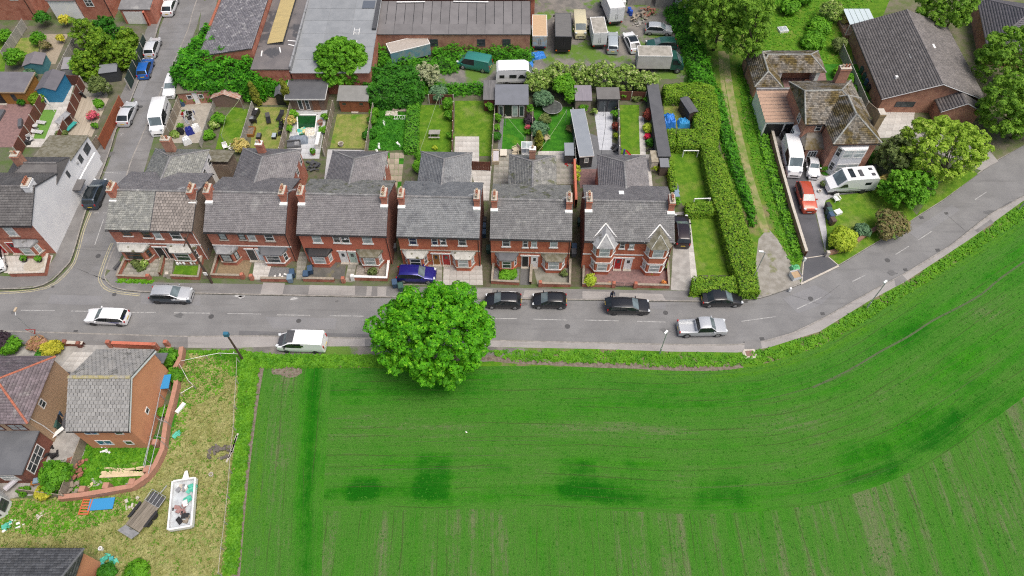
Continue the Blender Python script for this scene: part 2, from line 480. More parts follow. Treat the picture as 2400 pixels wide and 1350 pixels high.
def sheet(name, pts, n, mat, z=0.0, thick=0.0, parent=None, kind=True):
  """a sheet of ground laid n layers (4 mm each) above level z; pts are photo pixels"""
  zz = z + .004*n
  poly = pix(pts, zz)
  m = MB()
  if thick: m.prism(poly, zz-thick, zz)
  else: m.sheet(poly, zz)
  o = m.build(name, mat, parent)
  return setting(o) if kind and parent is None else o

def offset(line, d):
  """offset an open polyline (world xy) sideways"""
  out = []
  for i, p in enumerate(line):
    a = Vector(line[max(i-1,0)]); b = Vector(line[min(i+1, len(line)-1)]); t = (b-a).normalized()
    out.append((p[0] - t.y*d, p[1] + t.x*d))
  return out

def smooth_line(pts, k=3):
  """Catmull-Rom through world points"""
  out = []
  for i in range(len(pts)-1):
    p0 = Vector(pts[max(i-1,0)]); p1 = Vector(pts[i]); p2 = Vector(pts[i+1]); p3 = Vector(pts[min(i+2, len(pts)-1)])
    for j in range(k):
      t = j/k
      q = .5*((2*p1) + (p2-p0)*t + (2*p0-5*p1+4*p2-p3)*t*t + (3*p1-p0-3*p2+p3)*t**3)
      out.append((q.x, q.y))
  out.append(tuple(pts[-1])[:2])
  return out

def strip(name, line, w0, w1, z, mat, thick=0.0, parent=None):
  a = offset(line, w0); b = offset(line, w1); m = MB(); n = len(line)
  vs = [(x, y, z) for x, y in a] + [(x, y, z) for x, y in b]
  up = w1 > w0
  fs = [((i, i+1, n+i+1, n+i) if up else (i, n+i, n+i+1, i+1)) for i in range(n-1)]
  m.add(vs, fs)
  if thick:
    for ln, fl in ((a, not up),(b, up)):
      v2 = [(x, y, z) for x, y in ln] + [(x, y, z-thick) for x, y in ln]
      m.add(v2, [((i, i+1, n+i+1, n+i) if fl else (i, n+i, n+i+1, i+1)) for i in range(n-1)])
  return m.build(name, mat, parent)

WK = [(470,-140),(378,43),(363,91),(306,237),(272,305),(262,340),(237,410),(201,496),(171,597),(151,628),(101,668),(0,678),(-300,676)]
EKS = [(520,-140),(458,5),(438,73),(398,161),(367,235),(330,322),(303,385),(285,455),(278,520),(273,567),(262,590),(247,630),(244,652),(262,672),(295,681)]
NK = [(295,681),(370,686),(600,691),(900,697),(1200,701),(1442,704),(1640,707),(1731,705),(1784,698),(1830,683),(1878,665),(1964,623),(2032,582),(2102,541),(2153,506),(2213,468),(2279,418),(2340,375),(2400,338),(2700,140)]
SK = [(-300,766),(0,774),(100,777),(300,783),(440,787),(600,786),(827,791),(1141,796),(1401,802),(1628,807),(1729,806),(1784,800),(1858,779),(1936,741),(2052,676),(2120,640),(2228,574),(2321,501),(2400,458),(2700,285)]
wk, eks, nk, sk = (smooth_line(pix(l)) for l in (WK, EKS, NK, SK))

# base sheet to the horizon, and the three blocks of land standing a kerb above the carriageway
m = MB(); m.sheet([(-900,-300),(900,-300),(900,1200),(-900,1200)], -.17); setting(m.build('ground',LAND))
def block(name, poly, mat): return setting(MB().prism(poly, -.165,-.012).build(name, mat))
far = 330
block('ground_block',eks[:-1] + nk + [(far, 200),(far, 400),(-20,400)], LAND)
block('ground_block',wk + [(-far, 50),(-far, 400),(-60,400)], LAND)
block('ground_block',sk + [(far, 100),(far, -200),(-far, -200),(-far, 40)], LAND)
road_poly = pix(SK, RZ) + [P2(2760,300, RZ), P2(2760,100, RZ)] + pix(NK[::-1], RZ)
road = setting(MB().sheet(offset(sk, -.3) + offset(nk, .3)[::-1] + offset(eks, .3)[-6:-1][::-1] + offset(wk, .3)[-12:], -.122).build('main_road',ROAD))
side = setting(MB().sheet(offset(eks, .3) + offset(wk[:-9], .3)[::-1], -.118).build('side_street',SIDE))
# kerbs: stone strips with a face to the road
setting(strip('kerb',nk, 0.0,.16,.006, KERB, .14)); setting(strip('kerb',sk, -.16,0.0,.006, KERB, .14))
setting(strip('kerb',eks, 0.0,.16,.006, KERB, .14)); setting(strip('kerb',wk, -.16,0.0,.006, KERB, .14) if False else strip('kerb',wk, 0.0,-.16,.006, KERB, .14))

# pavements
def band(name, inner, outer, n, mat): return sheet(name, inner + outer[::-1], n, mat)
band('pavement',NK[:9], [(262,628),(300,655),(370,662),(600,666),(900,671),(1200,675),(1500,680),(1640,682),(1790,664)], 0, PAVE)
band('pavement',EKS[:-3], [(545,-140),(478,0),(462,60),(420,165),(388,250),(360,325),(338,400),(330,480),(310,540),(285,600),(266,636)], 0, PAVE)
band('pavement',WK, [(440,-140),(340,75),(318,150),(280,230),(240,310),(222,345),(190,440),(160,530),(130,600),(110,630),(70,648),(0,647),(-300,645)], 0, PAVE)
band('pavement',[(-300,766),(0,774),(100,777),(300,783),(440,787)], [(-300,800),(0,806),(100,808),(300,812),(440,815)], 0, PAVE)
band('pavement',SK[4:], [(440,815),(560,816),(650,814),(827,813),(1141,813),(1401,818),(1578,824),(1729,826),(1800,815),(1921,777),(2037,705),(2122,660),(2271,562),(2330,520),(2410,462),(2700,305)], 1, PAVEL)
# repairs and lighter patches in the pavements and the carriageway
for q, n, mt in (([(617,662),(668,664),(662,690),(610,689)], 2, PAVEL),([(726,668),(832,670),(832,692),(722,690)], 2, PAVEL),([(860,671),(872,671),(870,693),(858,693)], 2, PAVEL),
        ([(885,672),(906,672),(904,694),(884,694)], 2, PAVEL),([(1120,676),(1155,677),(1150,697),(1110,696)], 2, PAVEL),([(1230,680),(1318,682),(1322,699),(1225,697)], 2, PAVEL),
        ([(1365,682),(1435,684),(1440,700),(1365,700)], 2, PAVEL),([(1452,686),(1552,689),(1560,703),(1450,702)], 2, PAVEL),([(455,806),(520,806),(520,800),(470,799)], 2, PAVEL),
        ([(855,795),(875,795),(872,812),(856,812)], 2, PAVE),([(1745,800),(1782,798),(1786,816),(1745,824)], 2, PAVE),([(2096,655),(2115,644),(2126,656),(2100,672)], 2, PAVE),
        ([(2285,540),(2322,514),(2330,522),(2292,545)], 2, PAVE)):
  sheet('pavement_repair',q, n, mt)
ROADP = asphalt('road_patch',(.19,.19,.195),(.14,.14,.145),(.215,.215,.22)); ROADD = asphalt('road_patch_dark',(.12,.12,.123),(.09,.09,.09),(.15,.15,.155))
for q, mt in (([(620,742),(790,746),(785,772),(640,770)], ROADP),([(330,690),(470,694),(470,716),(330,712)], ROADP),([(1835,700),(1910,668),(1950,690),(1925,714),(1870,735)], ROADP),
       ([(1400,706),(1560,710),(1560,724),(1400,720)], ROADP),([(250,400),(330,402),(322,450),(240,448)], ROADP),([(345,120),(372,120),(330,230),(305,230)], ROADP),
       ([(560,775),(880,783),(880,790),(560,785)], ROADD),([(120,690),(240,694),(236,716),(110,712)], ROADP),([(2130,545),(2230,480),(2250,492),(2150,560)], ROADP),([(2330,495),(2370,470),(2378,476),(2340,502)], ROADD)):
  o = MB().sheet(pix(q, RZ),-.114).build('road_repair',mt, road if q[0][1] > 500 else side)
# centre-line dashes, give-way dashes and the double yellow lines round the corner
def dash(a, b, w=.11, parent=None, mat=WHITE_LINE, z=-.111):
  pa, pb = P2(*a, RZ), P2(*b, RZ)
  strip('lane_dash',[pa, pb], -w/2, w/2, z, mat, 0, parent)
for a, b in (((-80,725),(-10,726)),((49,727),(128,728)),((167,729),(246,730)),((290,732),(366,732)),((408,733),(492,734)),((533,735),(612,736)),((649,738),(727,739)),((774,740),(852,741)),((900,743),(975,744)),((1020,745),(1098,746)),
      ((1139,746),(1212,747)),((1249,748),(1330,750)),((1370,750),(1451,752)),((1493,753),(1560,755)),((1738,753),(1818,742)),((1868,724),(1925,697)),((1997,660),(2030,644)),((2098,597),(2130,577)),((2153,562),(2185,541)),((2285,468),(2312,450))):
  dash(a, b, .10, road)
dash((243,513),(222,574),.1, side); dash((238,403),(284,406),.1, side); dash((352,140),(345,160),.1,side)
for a, b in (((220,499),(232,499)),((240,499),(250,499)),((259,499),(268,499))): dash(a, b, .1, side)
for a, b in (((280,313),(290,313)),((285,313),(283,319))): dash(a, b, .1, side)
ywest = smooth_line(pix([(207,497),(190,540),(177,590),(160,628),(108,670),(0,682),(-100,682)], RZ)); yeast = smooth_line(pix([(268,570),(258,592),(243,634),(240,656),(262,677),(330,687)], RZ))
for k, (ln, sg) in enumerate(((ywest, 1),(yeast, 1))):
  for o in (.10,.34): strip('yellow_line',ln, (o if k == 0 else -o-.0) , (o+.10 if k == 0 else -o-.10),-.110, YELLOW_LINE, 0, side)
IRON = pm('cast_iron',(.05,.05,.052),(.09,.09,.09),20,.7)
for x, y, r in ((177,777,.3),(1735,757-4,.0),(1786,798-4,.32),(2198,586,.34),(2122,632,.3),(2160,510,.34),(124,672,.2),(1748,707,.28),(1928,735,.3),(2218,500,.3)):
  if r:
    p = P(x, y, RZ); MB().cbox(0,0,0, r*1.5, r*1.2,.012).build('gully_grate',IRON, road, (p.x, p.y, -.106),.1)

sheet('corner_pavement',[(246,648),(262,670),(297,680),(372,684),(372,662),(300,656),(288,612),(262,630)], 1, PAVE)
sheet('pavement',[(474,4),(512,-10),(494,60),(466,72)], 1, PAVE)
# tar joints, round covers, spilt paint and oil
TAR = pm('tar_joint',(.10,.10,.10),(.15,.15,.15),3,.8)
for ln in ([(168,584),(262,588)], [(1925,700),(1968,668)], [(1850,690),(1925,714)], [(205,640),(250,655)], [(2215,500),(2262,540)]):
  strip('tar_joint',[P2(*q, RZ) for q in ln], -.03,.03,-.1085, TAR, 0, road)
for x, y, r in ((495,742,.3),(700,752,.28),(1330,765,.3),(1900,700,.3),(230,600,.3),(330,250,.28),(1560,733,.28),(268,690,.25),(2080,610,.3)):
  p = P(x, y, RZ); MB().cyl(0,0,-.01,.003, r, 16).build('access_cover',IRON, road, (p.x, p.y, -.106))
PAINTSP = pm('spilt_paint',(.45,.45,.44),(.30,.30,.30),4,.8); OIL = pm('oil_stain',(.10,.10,.10),(.13,.13,.13),4,.6)
for k, (x, y, rx, ry, mt) in enumerate(((562,692,.7,.28,PAINTSP),(566,696,.35,.2,PAINTSP),(735,693,.5,.15,PAINTSP),(690,700,.4,.2,PAINTSP),(30,732,.35,.2,OIL),(1225,712,.5,.25,OIL),(790,706,.2,.12,OIL),(1100,790,1.2,.15,OIL),(640,784,1.4,.16,OIL),(2090,640,.6,.3,OIL),(2320,497,.9,.3,OIL),(1560,775,.6,.3,OIL),(420,740,.5,.3,OIL),(260,360,.5,.5,OIL))):
  rg = random.Random(k+60); p = P(x, y, RZ); MB().sheet([(rx*(1+.45*rg.uniform(-1,1))*math.cos(a), ry*(1+.45*rg.uniform(-1,1))*math.sin(a)) for a in [i*2*math.pi/16 for i in range(16)]], 0).build('stain',mt, road, (p.x, p.y, -.1075))
# ---- the field: interior drilled away from the camera, a headland strip that follows the road, a strip beside the fence
ET = [(608,862),(760,862),(900,862),(1050,860),(1200,858),(1401,861),(1578,868),(1729,862),(1800,850),(1926,808),(2047,738),(2153,672),(2230,622),(2400,512),(2700,330)]
et = smooth_line(pix(ET),4)
EL = [(614,858),(600,940),(588,1030),(578,1110),(566,1230),(556,1350),(540,1520)]
el = smooth_line(pix(EL),3)
def crop_mat():
  t = NT('crop')
  at1 = t.n('Attribute',attribute_name='across'); at2 = t.n('Attribute',attribute_name='along'); lu = t.n('Attribute',attribute_name='lush'); ye = t.n('Attribute',attribute_name='pale')
  A, L = at1.outputs['Fac'], at2.outputs['Fac']
  cv = t.n('CombineXYZ'); t.l(A, cv.inputs[0]); t.l(L, cv.inputs[1]); v = cv.outputs[0]
  p = t.pos()
  wide = t.noise(t.scale(v, (.40,.045,1)),1.0,3,.6)             # bands a drill's width across
  lane = t.noise(t.scale(v, (1.7,.06,1)),1.0,4,.65)             # stripes along the rows
  fine = t.noise(t.scale(v, (5.5,.55,1)),1.0,3,.7)              # single rows
  line = t.noise(t.scale(v, (3.2,.025,1)),1.0,2,.5)             # open drill lines and wheelings
  blot = t.noise(p, .16,5,.65)
  speck = t.noise(p, 6.5,4,.8)
  rag = t.noise(p, 1.1,4,.7)
  lush = t.math('ADD',t.math('MULTIPLY',lu.outputs['Fac'], .62), t.math('MULTIPLY',t.math('SUBTRACT',blot, .5),1.3))
  lush = t.math('ADD',lush, t.math('MULTIPLY',t.math('SUBTRACT',rag, .5),.55))
  cover = t.math('ADD',t.math('MULTIPLY',wide, .75), t.math('MULTIPLY',lane, .75))
  cover = t.math('ADD',cover, t.math('MULTIPLY',fine, .45))
  cover = t.math('ADD',cover, t.math('MULTIPLY',speck, .85))
  cover = t.math('ADD',cover, t.math('MULTIPLY',lush, .50))
  soil = t.ramp(cover, 1.33,1.06)
  green = t.mix(t.ramp(t.noise(p, .5,4),.35,.7),(.020,.168,.003),(.036,.205,.005))
  green = t.mix(t.ramp(lush, .15,.8), green, (.007,.108,.002))
  green = t.mix(t.math('MULTIPLY',ye.outputs['Fac'], .75), green, (.145,.27,.010))
  dusty = t.mix(t.ramp(cover, 1.85,1.3), green, (.060,.178,.022))
  soilc = t.mix(t.ramp(speck, .4,.65),(.105,.15,.055),(.18,.185,.11))
  col = t.mix(t.math('MULTIPLY',soil, .85), dusty, soilc)
  col = t.mix(t.math('MULTIPLY',t.ramp(line, .64,.74),.45), col, (.085,.095,.05))
  sn = t.math('SINE',t.math('ADD',t.math('MULTIPLY',A, 6.1), t.math('MULTIPLY',t.noise(t.scale(v, (.35,.06,1)),1.0,2),9.0)))
  brk = t.ramp(t.noise(t.scale(v, (1.3,.12,1)),1.0,3),.44,.6)
  col = t.mix(t.math('MULTIPLY',t.math('MULTIPLY',t.ramp(sn, .90,.995), brk),.55), col, (.05,.075,.022))
  f = t.n('MapRange'); t.l(t.noise(p, 15,3,.7), f.inputs[0]); f.inputs[1].default_value = .3; f.inputs[2].default_value = .7; f.inputs[3].default_value = .62; f.inputs[4].default_value = 1.36
  cc = t.n('CombineColor'); [t.l(f.outputs[0], cc.inputs[i]) for i in range(3)]
  col = t.mix(1.0, col, cc.outputs[0], 'MULTIPLY')
  t.bump(t.math('ADD',speck, fine),.8,.12)
  return t.done(col, .95, Specular_IOR_Level=.12)
CROP = crop_mat()
def smoothbox(x, y, b, soft=.7):
  f = lambda t: 1/(1+np.exp(-t/soft*4))
  return f(x-b[0])*f(b[1]-x)*f(y-b[2])*f(b[3]-y)
def field_sheet(name, X, Y, A, L, z, lush, pale):
  h, w = X.shape; idx = np.arange(h*w).reshape(h, w)
  F = np.stack([idx[:-1,:-1], idx[:-1,1:], idx[1:,1:], idx[1:,:-1]], -1).reshape(-1,4)
  me = np_mesh(name, np.stack([X, Y, np.full_like(X, z)], -1).reshape(-1,3), F, CROP)
  for nm, d in (('across',A),('along',L),('lush',lush),('pale',pale)):
    at = me.attributes.new(nm, 'FLOAT', 'POINT'); at.data.foreach_set('value',d.astype(np.float32).ravel())
  return setting(link(name, me))
# interior
gx, gy = np.meshgrid(np.linspace(-40,95,421), np.linspace(-30,62,93))
elx = np.interp(gy, [p[1] for p in el][::-1], [p[0] for p in el][::-1])
gx = np.maximum(gx, elx + .3)
ety = np.interp(gx, [p[0] for p in et], [p[1] for p in et]) - .3
gy = np.minimum(gy, ety)
lush = np.zeros_like(gx)
def lpix(x0, y0, x1, y1):
  a, b = P2(x0, y1), P2(x1, y0); return (a[0], b[0], a[1], b[1])
rs = np.random.default_rng(21); kx = np.arange(-45,100,.75); kv = rs.normal(-.12,.22, len(kx)); kv[rs.random(len(kx)) < .12] -= .6
lush += np.interp(gx, kx, kv) + .25*np.sin(gx*.35)
field_sheet('field',gx, gy, gx*1.0 + gy*.02, gy, .0025, lush, np.zeros_like(gx))
# headland strip following the road
HD = 15.2
ln = np.array(et); seg = np.r_[0, np.cumsum(np.hypot(*np.diff(ln, axis=0).T))]
ss = np.linspace(0, seg[-1], 280); cx_ = np.interp(ss, seg, ln[:, 0]); cy_ = np.interp(ss, seg, ln[:, 1])
tx = np.gradient(cx_); ty = np.gradient(cy_); k = np.hypot(tx, ty); tx /= k; ty /= k
kern = np.ones(25)/25; tx = np.convolve(np.pad(tx, 12, 'edge'), kern, 'valid'); ty = np.convolve(np.pad(ty, 12, 'edge'), kern, 'valid')
dd = np.linspace(0, HD, 44)
X = cx_[:, None] + ty[:, None]*dd; Y = cy_[:, None] - tx[:, None]*dd
wob = .5*np.sin(ss*.21)[:, None]
Lh = np.repeat(ss[:, None], len(dd),1); Ah = np.repeat(dd[None], len(ss),0)
lu = .10 + np.exp(-((Ah - (HD-1.5) - .5*np.sin(Lh*.35))/.9)**2)*(.5 + .25*np.sin(Lh*.22))*np.clip((78-Lh)/12,.25,1) + .25*np.exp(-((Ah-3.5)/2.5)**2)
for b in ((970,1058,1062,1172,.95),(1308,1076,1398,1172,.85),(812,1118,892,1182,.9),(890,1060,960,1110,.3),(1136,1084,1204,1106,.9),(1468,1082,1562,1102,.7),(1400,1110,1560,1180,.35),(1640,1110,1740,1185,.6),(1975,1030,2085,1140,.6),(2110,955,2240,1060,.5),(2235,895,2390,990,.5),(760,862,1180,930,.4),(1400,880,1700,960,.25),(2050,760,2400,900,.3)):
  lu += b[4]*smoothbox(X, Y, lpix(*b[:4]))
pale = np.clip(1 - Ah/1.8,0,1)*np.clip((Lh-28)/18,0,1)*.9
lu -= .45*np.exp(-((Ah - 7.2)/1.5)**2)*np.clip((Lh - 6)/5,0,1)*np.clip((70-Lh)/10,.2,1)
field_sheet('field_headland',X[:, ::-1], Y[:, ::-1], Ah[:, ::-1], Lh[:, ::-1], .0065, lu[:, ::-1], pale[:, ::-1])
# strip beside the paddock fence
yy = np.linspace(el[-1][1], el[0][1], 120); lx = np.interp(yy, [p[1] for p in el][::-1], [p[0] for p in el][::-1])
dl = np.linspace(0,7.6,26)
X = lx[:, None] + dl + 0*yy[:, None]; Y = np.repeat(yy[:, None], len(dl),1)
A = np.repeat(dl[None], len(yy),0)
lu = np.exp(-((A-6.0)/1.2)**2)*.95 - .25*np.exp(-((A-2.5)/1.5)**2)
pale = np.clip(1-A/3.2,0,1)*np.clip((38-Y)/10,0,1)
field_sheet('field_margin',X, Y, A, Y, .0105, lu, pale)
# bare patch, tramline and earth edge
def blob(name, c, rx, ry, n, mat, z=0.0, seed=0, amp=.25):
  rg = random.Random(seed); p = P(*c, z)
  pts = [(p.x + rx*(1+amp*rg.uniform(-1,1))*math.cos(a), p.y + ry*(1+amp*rg.uniform(-1,1))*math.sin(a)) for a in [i*2*math.pi/18 for i in range(18)]]
  return setting(MB().sheet(pts, z+.004*n).build(name, mat))
blob('bare_soil',(675,868),1.7,.75,4, SOIL, seed=3)
tl = smooth_line(pix([(1905,908),(1990,868),(2060,826),(2130,788),(2185,752),(2240,724),(2300,690),(2345,652),(2420,600)]),3)
setting(strip('wheel_track',tl, -.11,.11,.014, pm('track_soil',(.055,.085,.03),(.085,.12,.05),6,.95)))
setting(strip('soil_edge',smooth_line(pix([(1060,840),(1130,838),(1200,845),(1300,850),(1401,855),(1500,858),(1578,862),(1680,862),(1740,855)]),3),-.35,.35,.012, SOIL))
setting(strip('soil_track',el, -.32,.25,.019, SOIL))

# verge between pavement and field, with the worn lay-by under the parked van
sheet('verge',[(560,816),(650,814),(827,813),(1141,813),(1401,818),(1578,824),(1729,826),(1800,815),(1921,777),(2037,705),(2122,660),(2271,562),(2330,520),(2410,462),(2700,305),(2700,335),(2400,515),(2230,626),(2153,676),(2047,742),(1926,812),(1800,854),(1729,866),(1578,872),(1401,864),(1200,861),(900,866),(608,866),(560,840)], 0, VERGE)
sheet('worn_ground',[(470,817),(560,815),(640,812),(760,812),(905,811),(1140,812),(1235,817),(1300,826),(1225,842),(1130,848),(905,832),(760,832),(640,830),(560,827),(480,822)], 2, GRAVEL if False else DIRTYARD)
# paddock and the gardens south of the road
sheet('paddock',[(-200,1170),(140,1168),(260,1172),(340,1140),(390,1060),(420,940),(415,870),(440,820),(560,818),(600,850),(590,940),(575,1030),(566,1110),(555,1230),(545,1350),(530,1520),(-200,1520)], 0, ROUGH)
sheet('rough_margin',[(560,820),(612,856),(600,940),(588,1030),(578,1110),(566,1230),(556,1350),(540,1520),(515,1520),(522,1350),(540,1180),(552,1040),(560,900)], 1, VERGE)
sheet('building_plot',[(120,1160),(200,1040),(230,1010),(400,1020),(400,870),(380,820),(440,820),(418,870),(424,940),(395,1060),(350,1130),(300,1160),(150,1172)], 1, LAWN_LUSH)
blob('dry_grass',(300,1110),2.2,1.2,2, ROUGH, seed=5)
sheet('yard',[(-60,1190),(40,1165),(130,1155),(200,1060),(195,1010),(150,990),(100,1000),(60,1060),(-60,1070)], 2, CONC)
sheet('side_drive',[(120,870),(165,870),(160,1005),(96,1012)], 4, TARM)
sheet('front_yard',[(-60,815),(180,808),(300,810),(300,900),(140,930),(-60,900)], 2, CONC)
# paved patio by the front gate of the rendered house: single flags
# ---------------------------------------------------------------- building kit
SLATE = pm('slate_grey',(.205,.204,.205),(.165,.164,.166),1.3,.75, world=True, island=.14, c3=(.30,.30,.29), s3=.8, lo3=.55, hi3=.72)
SLATE_P = pm('slate_purple',(.222,.212,.216),(.185,.177,.182),1.1,.75, world=True, island=.14, c3=(.28,.275,.27), s3=.6, lo3=.55, hi3=.75)
SLATE_M = pm('slate_mossy',(.20,.20,.19),(.27,.27,.25),1.6,.85, world=True, island=.20, c3=(.12,.13,.07), s3=.9, lo3=.54, hi3=.66)
SLATE_B = pm('slate_blue',(.205,.213,.22),(.24,.248,.254),1.2,.7, world=True, island=.14, c3=(.15,.155,.165), s3=.7, lo3=.5, hi3=.7)
SLATE_L = pm('slate_lichen',(.21,.215,.205),(.27,.275,.25),2.2,.85, world=True, island=.22, c3=(.34,.34,.31), s3=1.4, lo3=.55, hi3=.68)
PANTILE = pm('concrete_tile',(.24,.215,.195),(.195,.175,.16),1.5,.9, objr=.24, island=.08, c3=(.11,.10,.07), s3=.7, lo3=.56, hi3=.66)
PANTILE_G = pm('concrete_tile_grey',(.235,.235,.23),(.29,.285,.27),1.5,.9, objr=.15, island=.08, c3=(.14,.14,.13), s3=1.2, lo3=.55, hi3=.68)
TILE_DARK = pm('tile_dark',(.115,.11,.11),(.145,.14,.138),1.0,.85, world=True, island=.16)
TILE_MOSS = pm('tile_moss',(.22,.205,.18),(.19,.165,.13),1.4,.95, world=True, island=.5, c3=(.115,.085,.03), s3=.42, lo3=.47, hi3=.62)
TILE_BUNG = pm('tile_bungalow',(.155,.143,.138),(.19,.175,.168),.9,.9, world=True, island=.16, c3=(.25,.235,.22), s3=6, lo3=.66, hi3=.74)
TILE_HIP = pm('tile_plum',(.20,.165,.18),(.155,.13,.14),1.1,.85, world=True, island=.2, c3=(.25,.235,.23), s3=.7, lo3=.55, hi3=.7)
BRK = brick_mat('brick_red',(.46,.108,.045),(.53,.15,.072),(.42,.24,.17),(.33,.075,.04))
BRKD = brick_mat('brick_worn',(.38,.10,.06),(.47,.17,.11),(.40,.29,.22),(.26,.08,.05))
BRKG = brick_mat('brick_gable',(.20,.065,.045),(.26,.09,.06),(.20,.12,.09),(.12,.045,.035))
BRKB = brick_mat('brick_brown',(.36,.155,.10),(.44,.21,.14),(.40,.30,.22),(.25,.11,.08))
BRKP = pm('brick_painted',(.52,.16,.10),(.47,.14,.085),2,.85, fine=.08)
RENDER_O = pm('render_orange',(.60,.275,.15),(.56,.25,.135),.7,.92, fine=.05, c3=(.50,.23,.125), s3=.35, lo3=.55, hi3=.8)
RENDER_W = pm('render_white',(.76,.77,.78),(.70,.71,.73),.6,.9, fine=.03)
PEBBLE = pm('pebbledash',(.46,.32,.20),(.38,.26,.165),9,.95, fine=.22, bump=.4, bscale=40)
PEBBLE_D = pm('pebbledash_dark',(.235,.185,.145),(.20,.15,.115),1.0,.95, fine=.2, bump=.4, bscale=40)
WPAINT = pm('white_paint',(.78,.78,.77),(.70,.70,.68),2,.55, fine=.03)
STONE = pm('pale_stone',(.52,.48,.42),(.42,.38,.32),3,.85, fine=.08)
LEAD = pm('lead_sheet',(.22,.225,.235),(.30,.305,.31),2.5,.6, c3=(.12,.12,.11), s3=1.5, lo3=.55, hi3=.7)
FELT = pm('roof_felt',(.105,.11,.12),(.13,.135,.145),.8,.85, fine=.06)
FELT_L = pm('roof_felt_light',(.185,.195,.215),(.165,.175,.19),.6,.8, fine=.04)
FELT_MOSS = pm('felt_mossy',(.20,.19,.15),(.12,.11,.07),2.0,.95, fine=.15)
WEATHER = pm('weathered_white',(.50,.50,.47),(.40,.40,.37),2,.9, c3=(.10,.10,.05), s3=1.6, lo3=.55, hi3=.64)
BLACK = pm('black_paint',(.018,.018,.020), rough=.5)
DKGREY = pm('dark_grey',(.055,.057,.062),(.07,.072,.08),3,.7)
BROWNF = pm('brown_frame',(.22,.10,.035),(.17,.08,.03),4,.6)
WOOD = pm('fence_wood',(.30,.255,.20),(.23,.195,.155),3,.9, objr=.12, stretch=(1,1,.2), fine=.1)
WOOD_G = pm('fence_grey',(.33,.315,.285),(.26,.25,.225),3,.9, objr=.1, stretch=(1,1,.2), fine=.1)
WOOD_R = pm('fence_red',(.145,.05,.03),(.11,.04,.028),3,.85, objr=.12, stretch=(1,1,.2), fine=.08)
WOOD_OR = pm('fence_rust',(.30,.085,.035),(.24,.07,.03),2,.85, objr=.06, fine=.06)
SHED_BR = pm('shed_brown',(.30,.105,.05),(.25,.085,.04),3,.8, stretch=(.3,1,4))
TIMBER = pm('new_timber',(.58,.47,.30),(.50,.40,.25),3,.8, objr=.12)
CONCP = pm('concrete_post',(.46,.43,.38),(.40,.37,.33),4,.9)
CLAY = pm('clay_pot',(.36,.15,.09),(.30,.12,.07),6,.85)
CREAM = pm('cream_clay',(.50,.40,.28),(.42,.33,.23),6,.85)
def glass_mat(name, col, rough=.06):
  t = NT(name); c = t.mix(t.ramp(t.noise(t.obj(),.9,2),.4,.6), col, tuple(min(1, k*1.5) for k in col))
  MATS[name] = t.done(c, rough, Specular_IOR_Level=.6); return t.m
GLASS = glass_mat('window_glass',(.035,.045,.05)); GLASS_L = glass_mat('window_glass_net',(.30,.34,.34),.2); GLASS_B = glass_mat('window_glass_blue',(.03,.12,.24))

def window(parent, x, y, z, rz, w, h, fm=WPAINT, pane=GLASS, bars=1, cross=True, lintel=None, sill=None, flat=False, d=.05):
  """frame proud of the wall; local x along the wall, -y outwards; (x, y, z) is the lower left corner"""
  f = min(.09, w*.13)
  m = MB().box(0,-d, 0, f, .02, h).box(w-f, -d, 0, w, .02, h).box(f, -d, h-f, w-f, .02, h).box(f, -d, 0, w-f, .02, f)
  for k in range(bars): xx = w*(k+1)/(bars+1); m.box(xx-f*.4,-d*.9, f, xx+f*.4,.01, h-f)
  if cross: m.box(f, -d*.8, h*.52, w-f, .008, h*.52+f*.8)
  o = m.build('window',fm, parent, (x, y, z), rz)
  p = MB().box(f*.6,-.024, f*.6, w-f*.6,.005, h-f*.6)
  pr = parent if flat else o
  if flat: p.build('pane',pane, parent, (x, y, z), rz)
  else: p.build('pane',pane, o)
  if lintel and not flat: MB().box(-.12,-.035, h+.002, w+.12,.02, h+.20).build('lintel',lintel, o)
  if sill and not flat: MB().box(-.10,-.12,-.14, w+.10,.02,-.003).build('sill',sill, o)
  return o

def door(parent, x, y, z, rz, w, h, dm, fm=WPAINT, glass=True, lintel=None):
  m = MB().box(-.07,-.06,0,0,.02, h+.07).box(w, -.06,0, w+.07,.02, h+.07).box(0,-.06, h, w, .02, h+.07)
  o = m.build('door_frame',fm, parent, (x, y, z), rz)
  m = MB().box(0,-.045,.02, w, .01, h)
  for a, b in ((.12,.42),(.58,.88)): m.box(w*a, -.058, h*.08, w*b, -.045, h*.42)
  m.build('door',dm, o)
  MB().box(w*.84,-.09, h*.46, w*.90,-.045, h*.50).build('handle',IRON, o)
  if glass: MB().box(w*.28,-.055, h*.60, w*.72,-.04, h*.88).build('door_pane',GLASS, o)
  if lintel: MB().box(-.2,-.09, h+.09, w+.2,.02, h+.26).build('lintel',lintel, o)
  MB().box(-.1,-.32,-.02, w+.1,-.0,.10).build('doorstep',STONE, o)
  return o

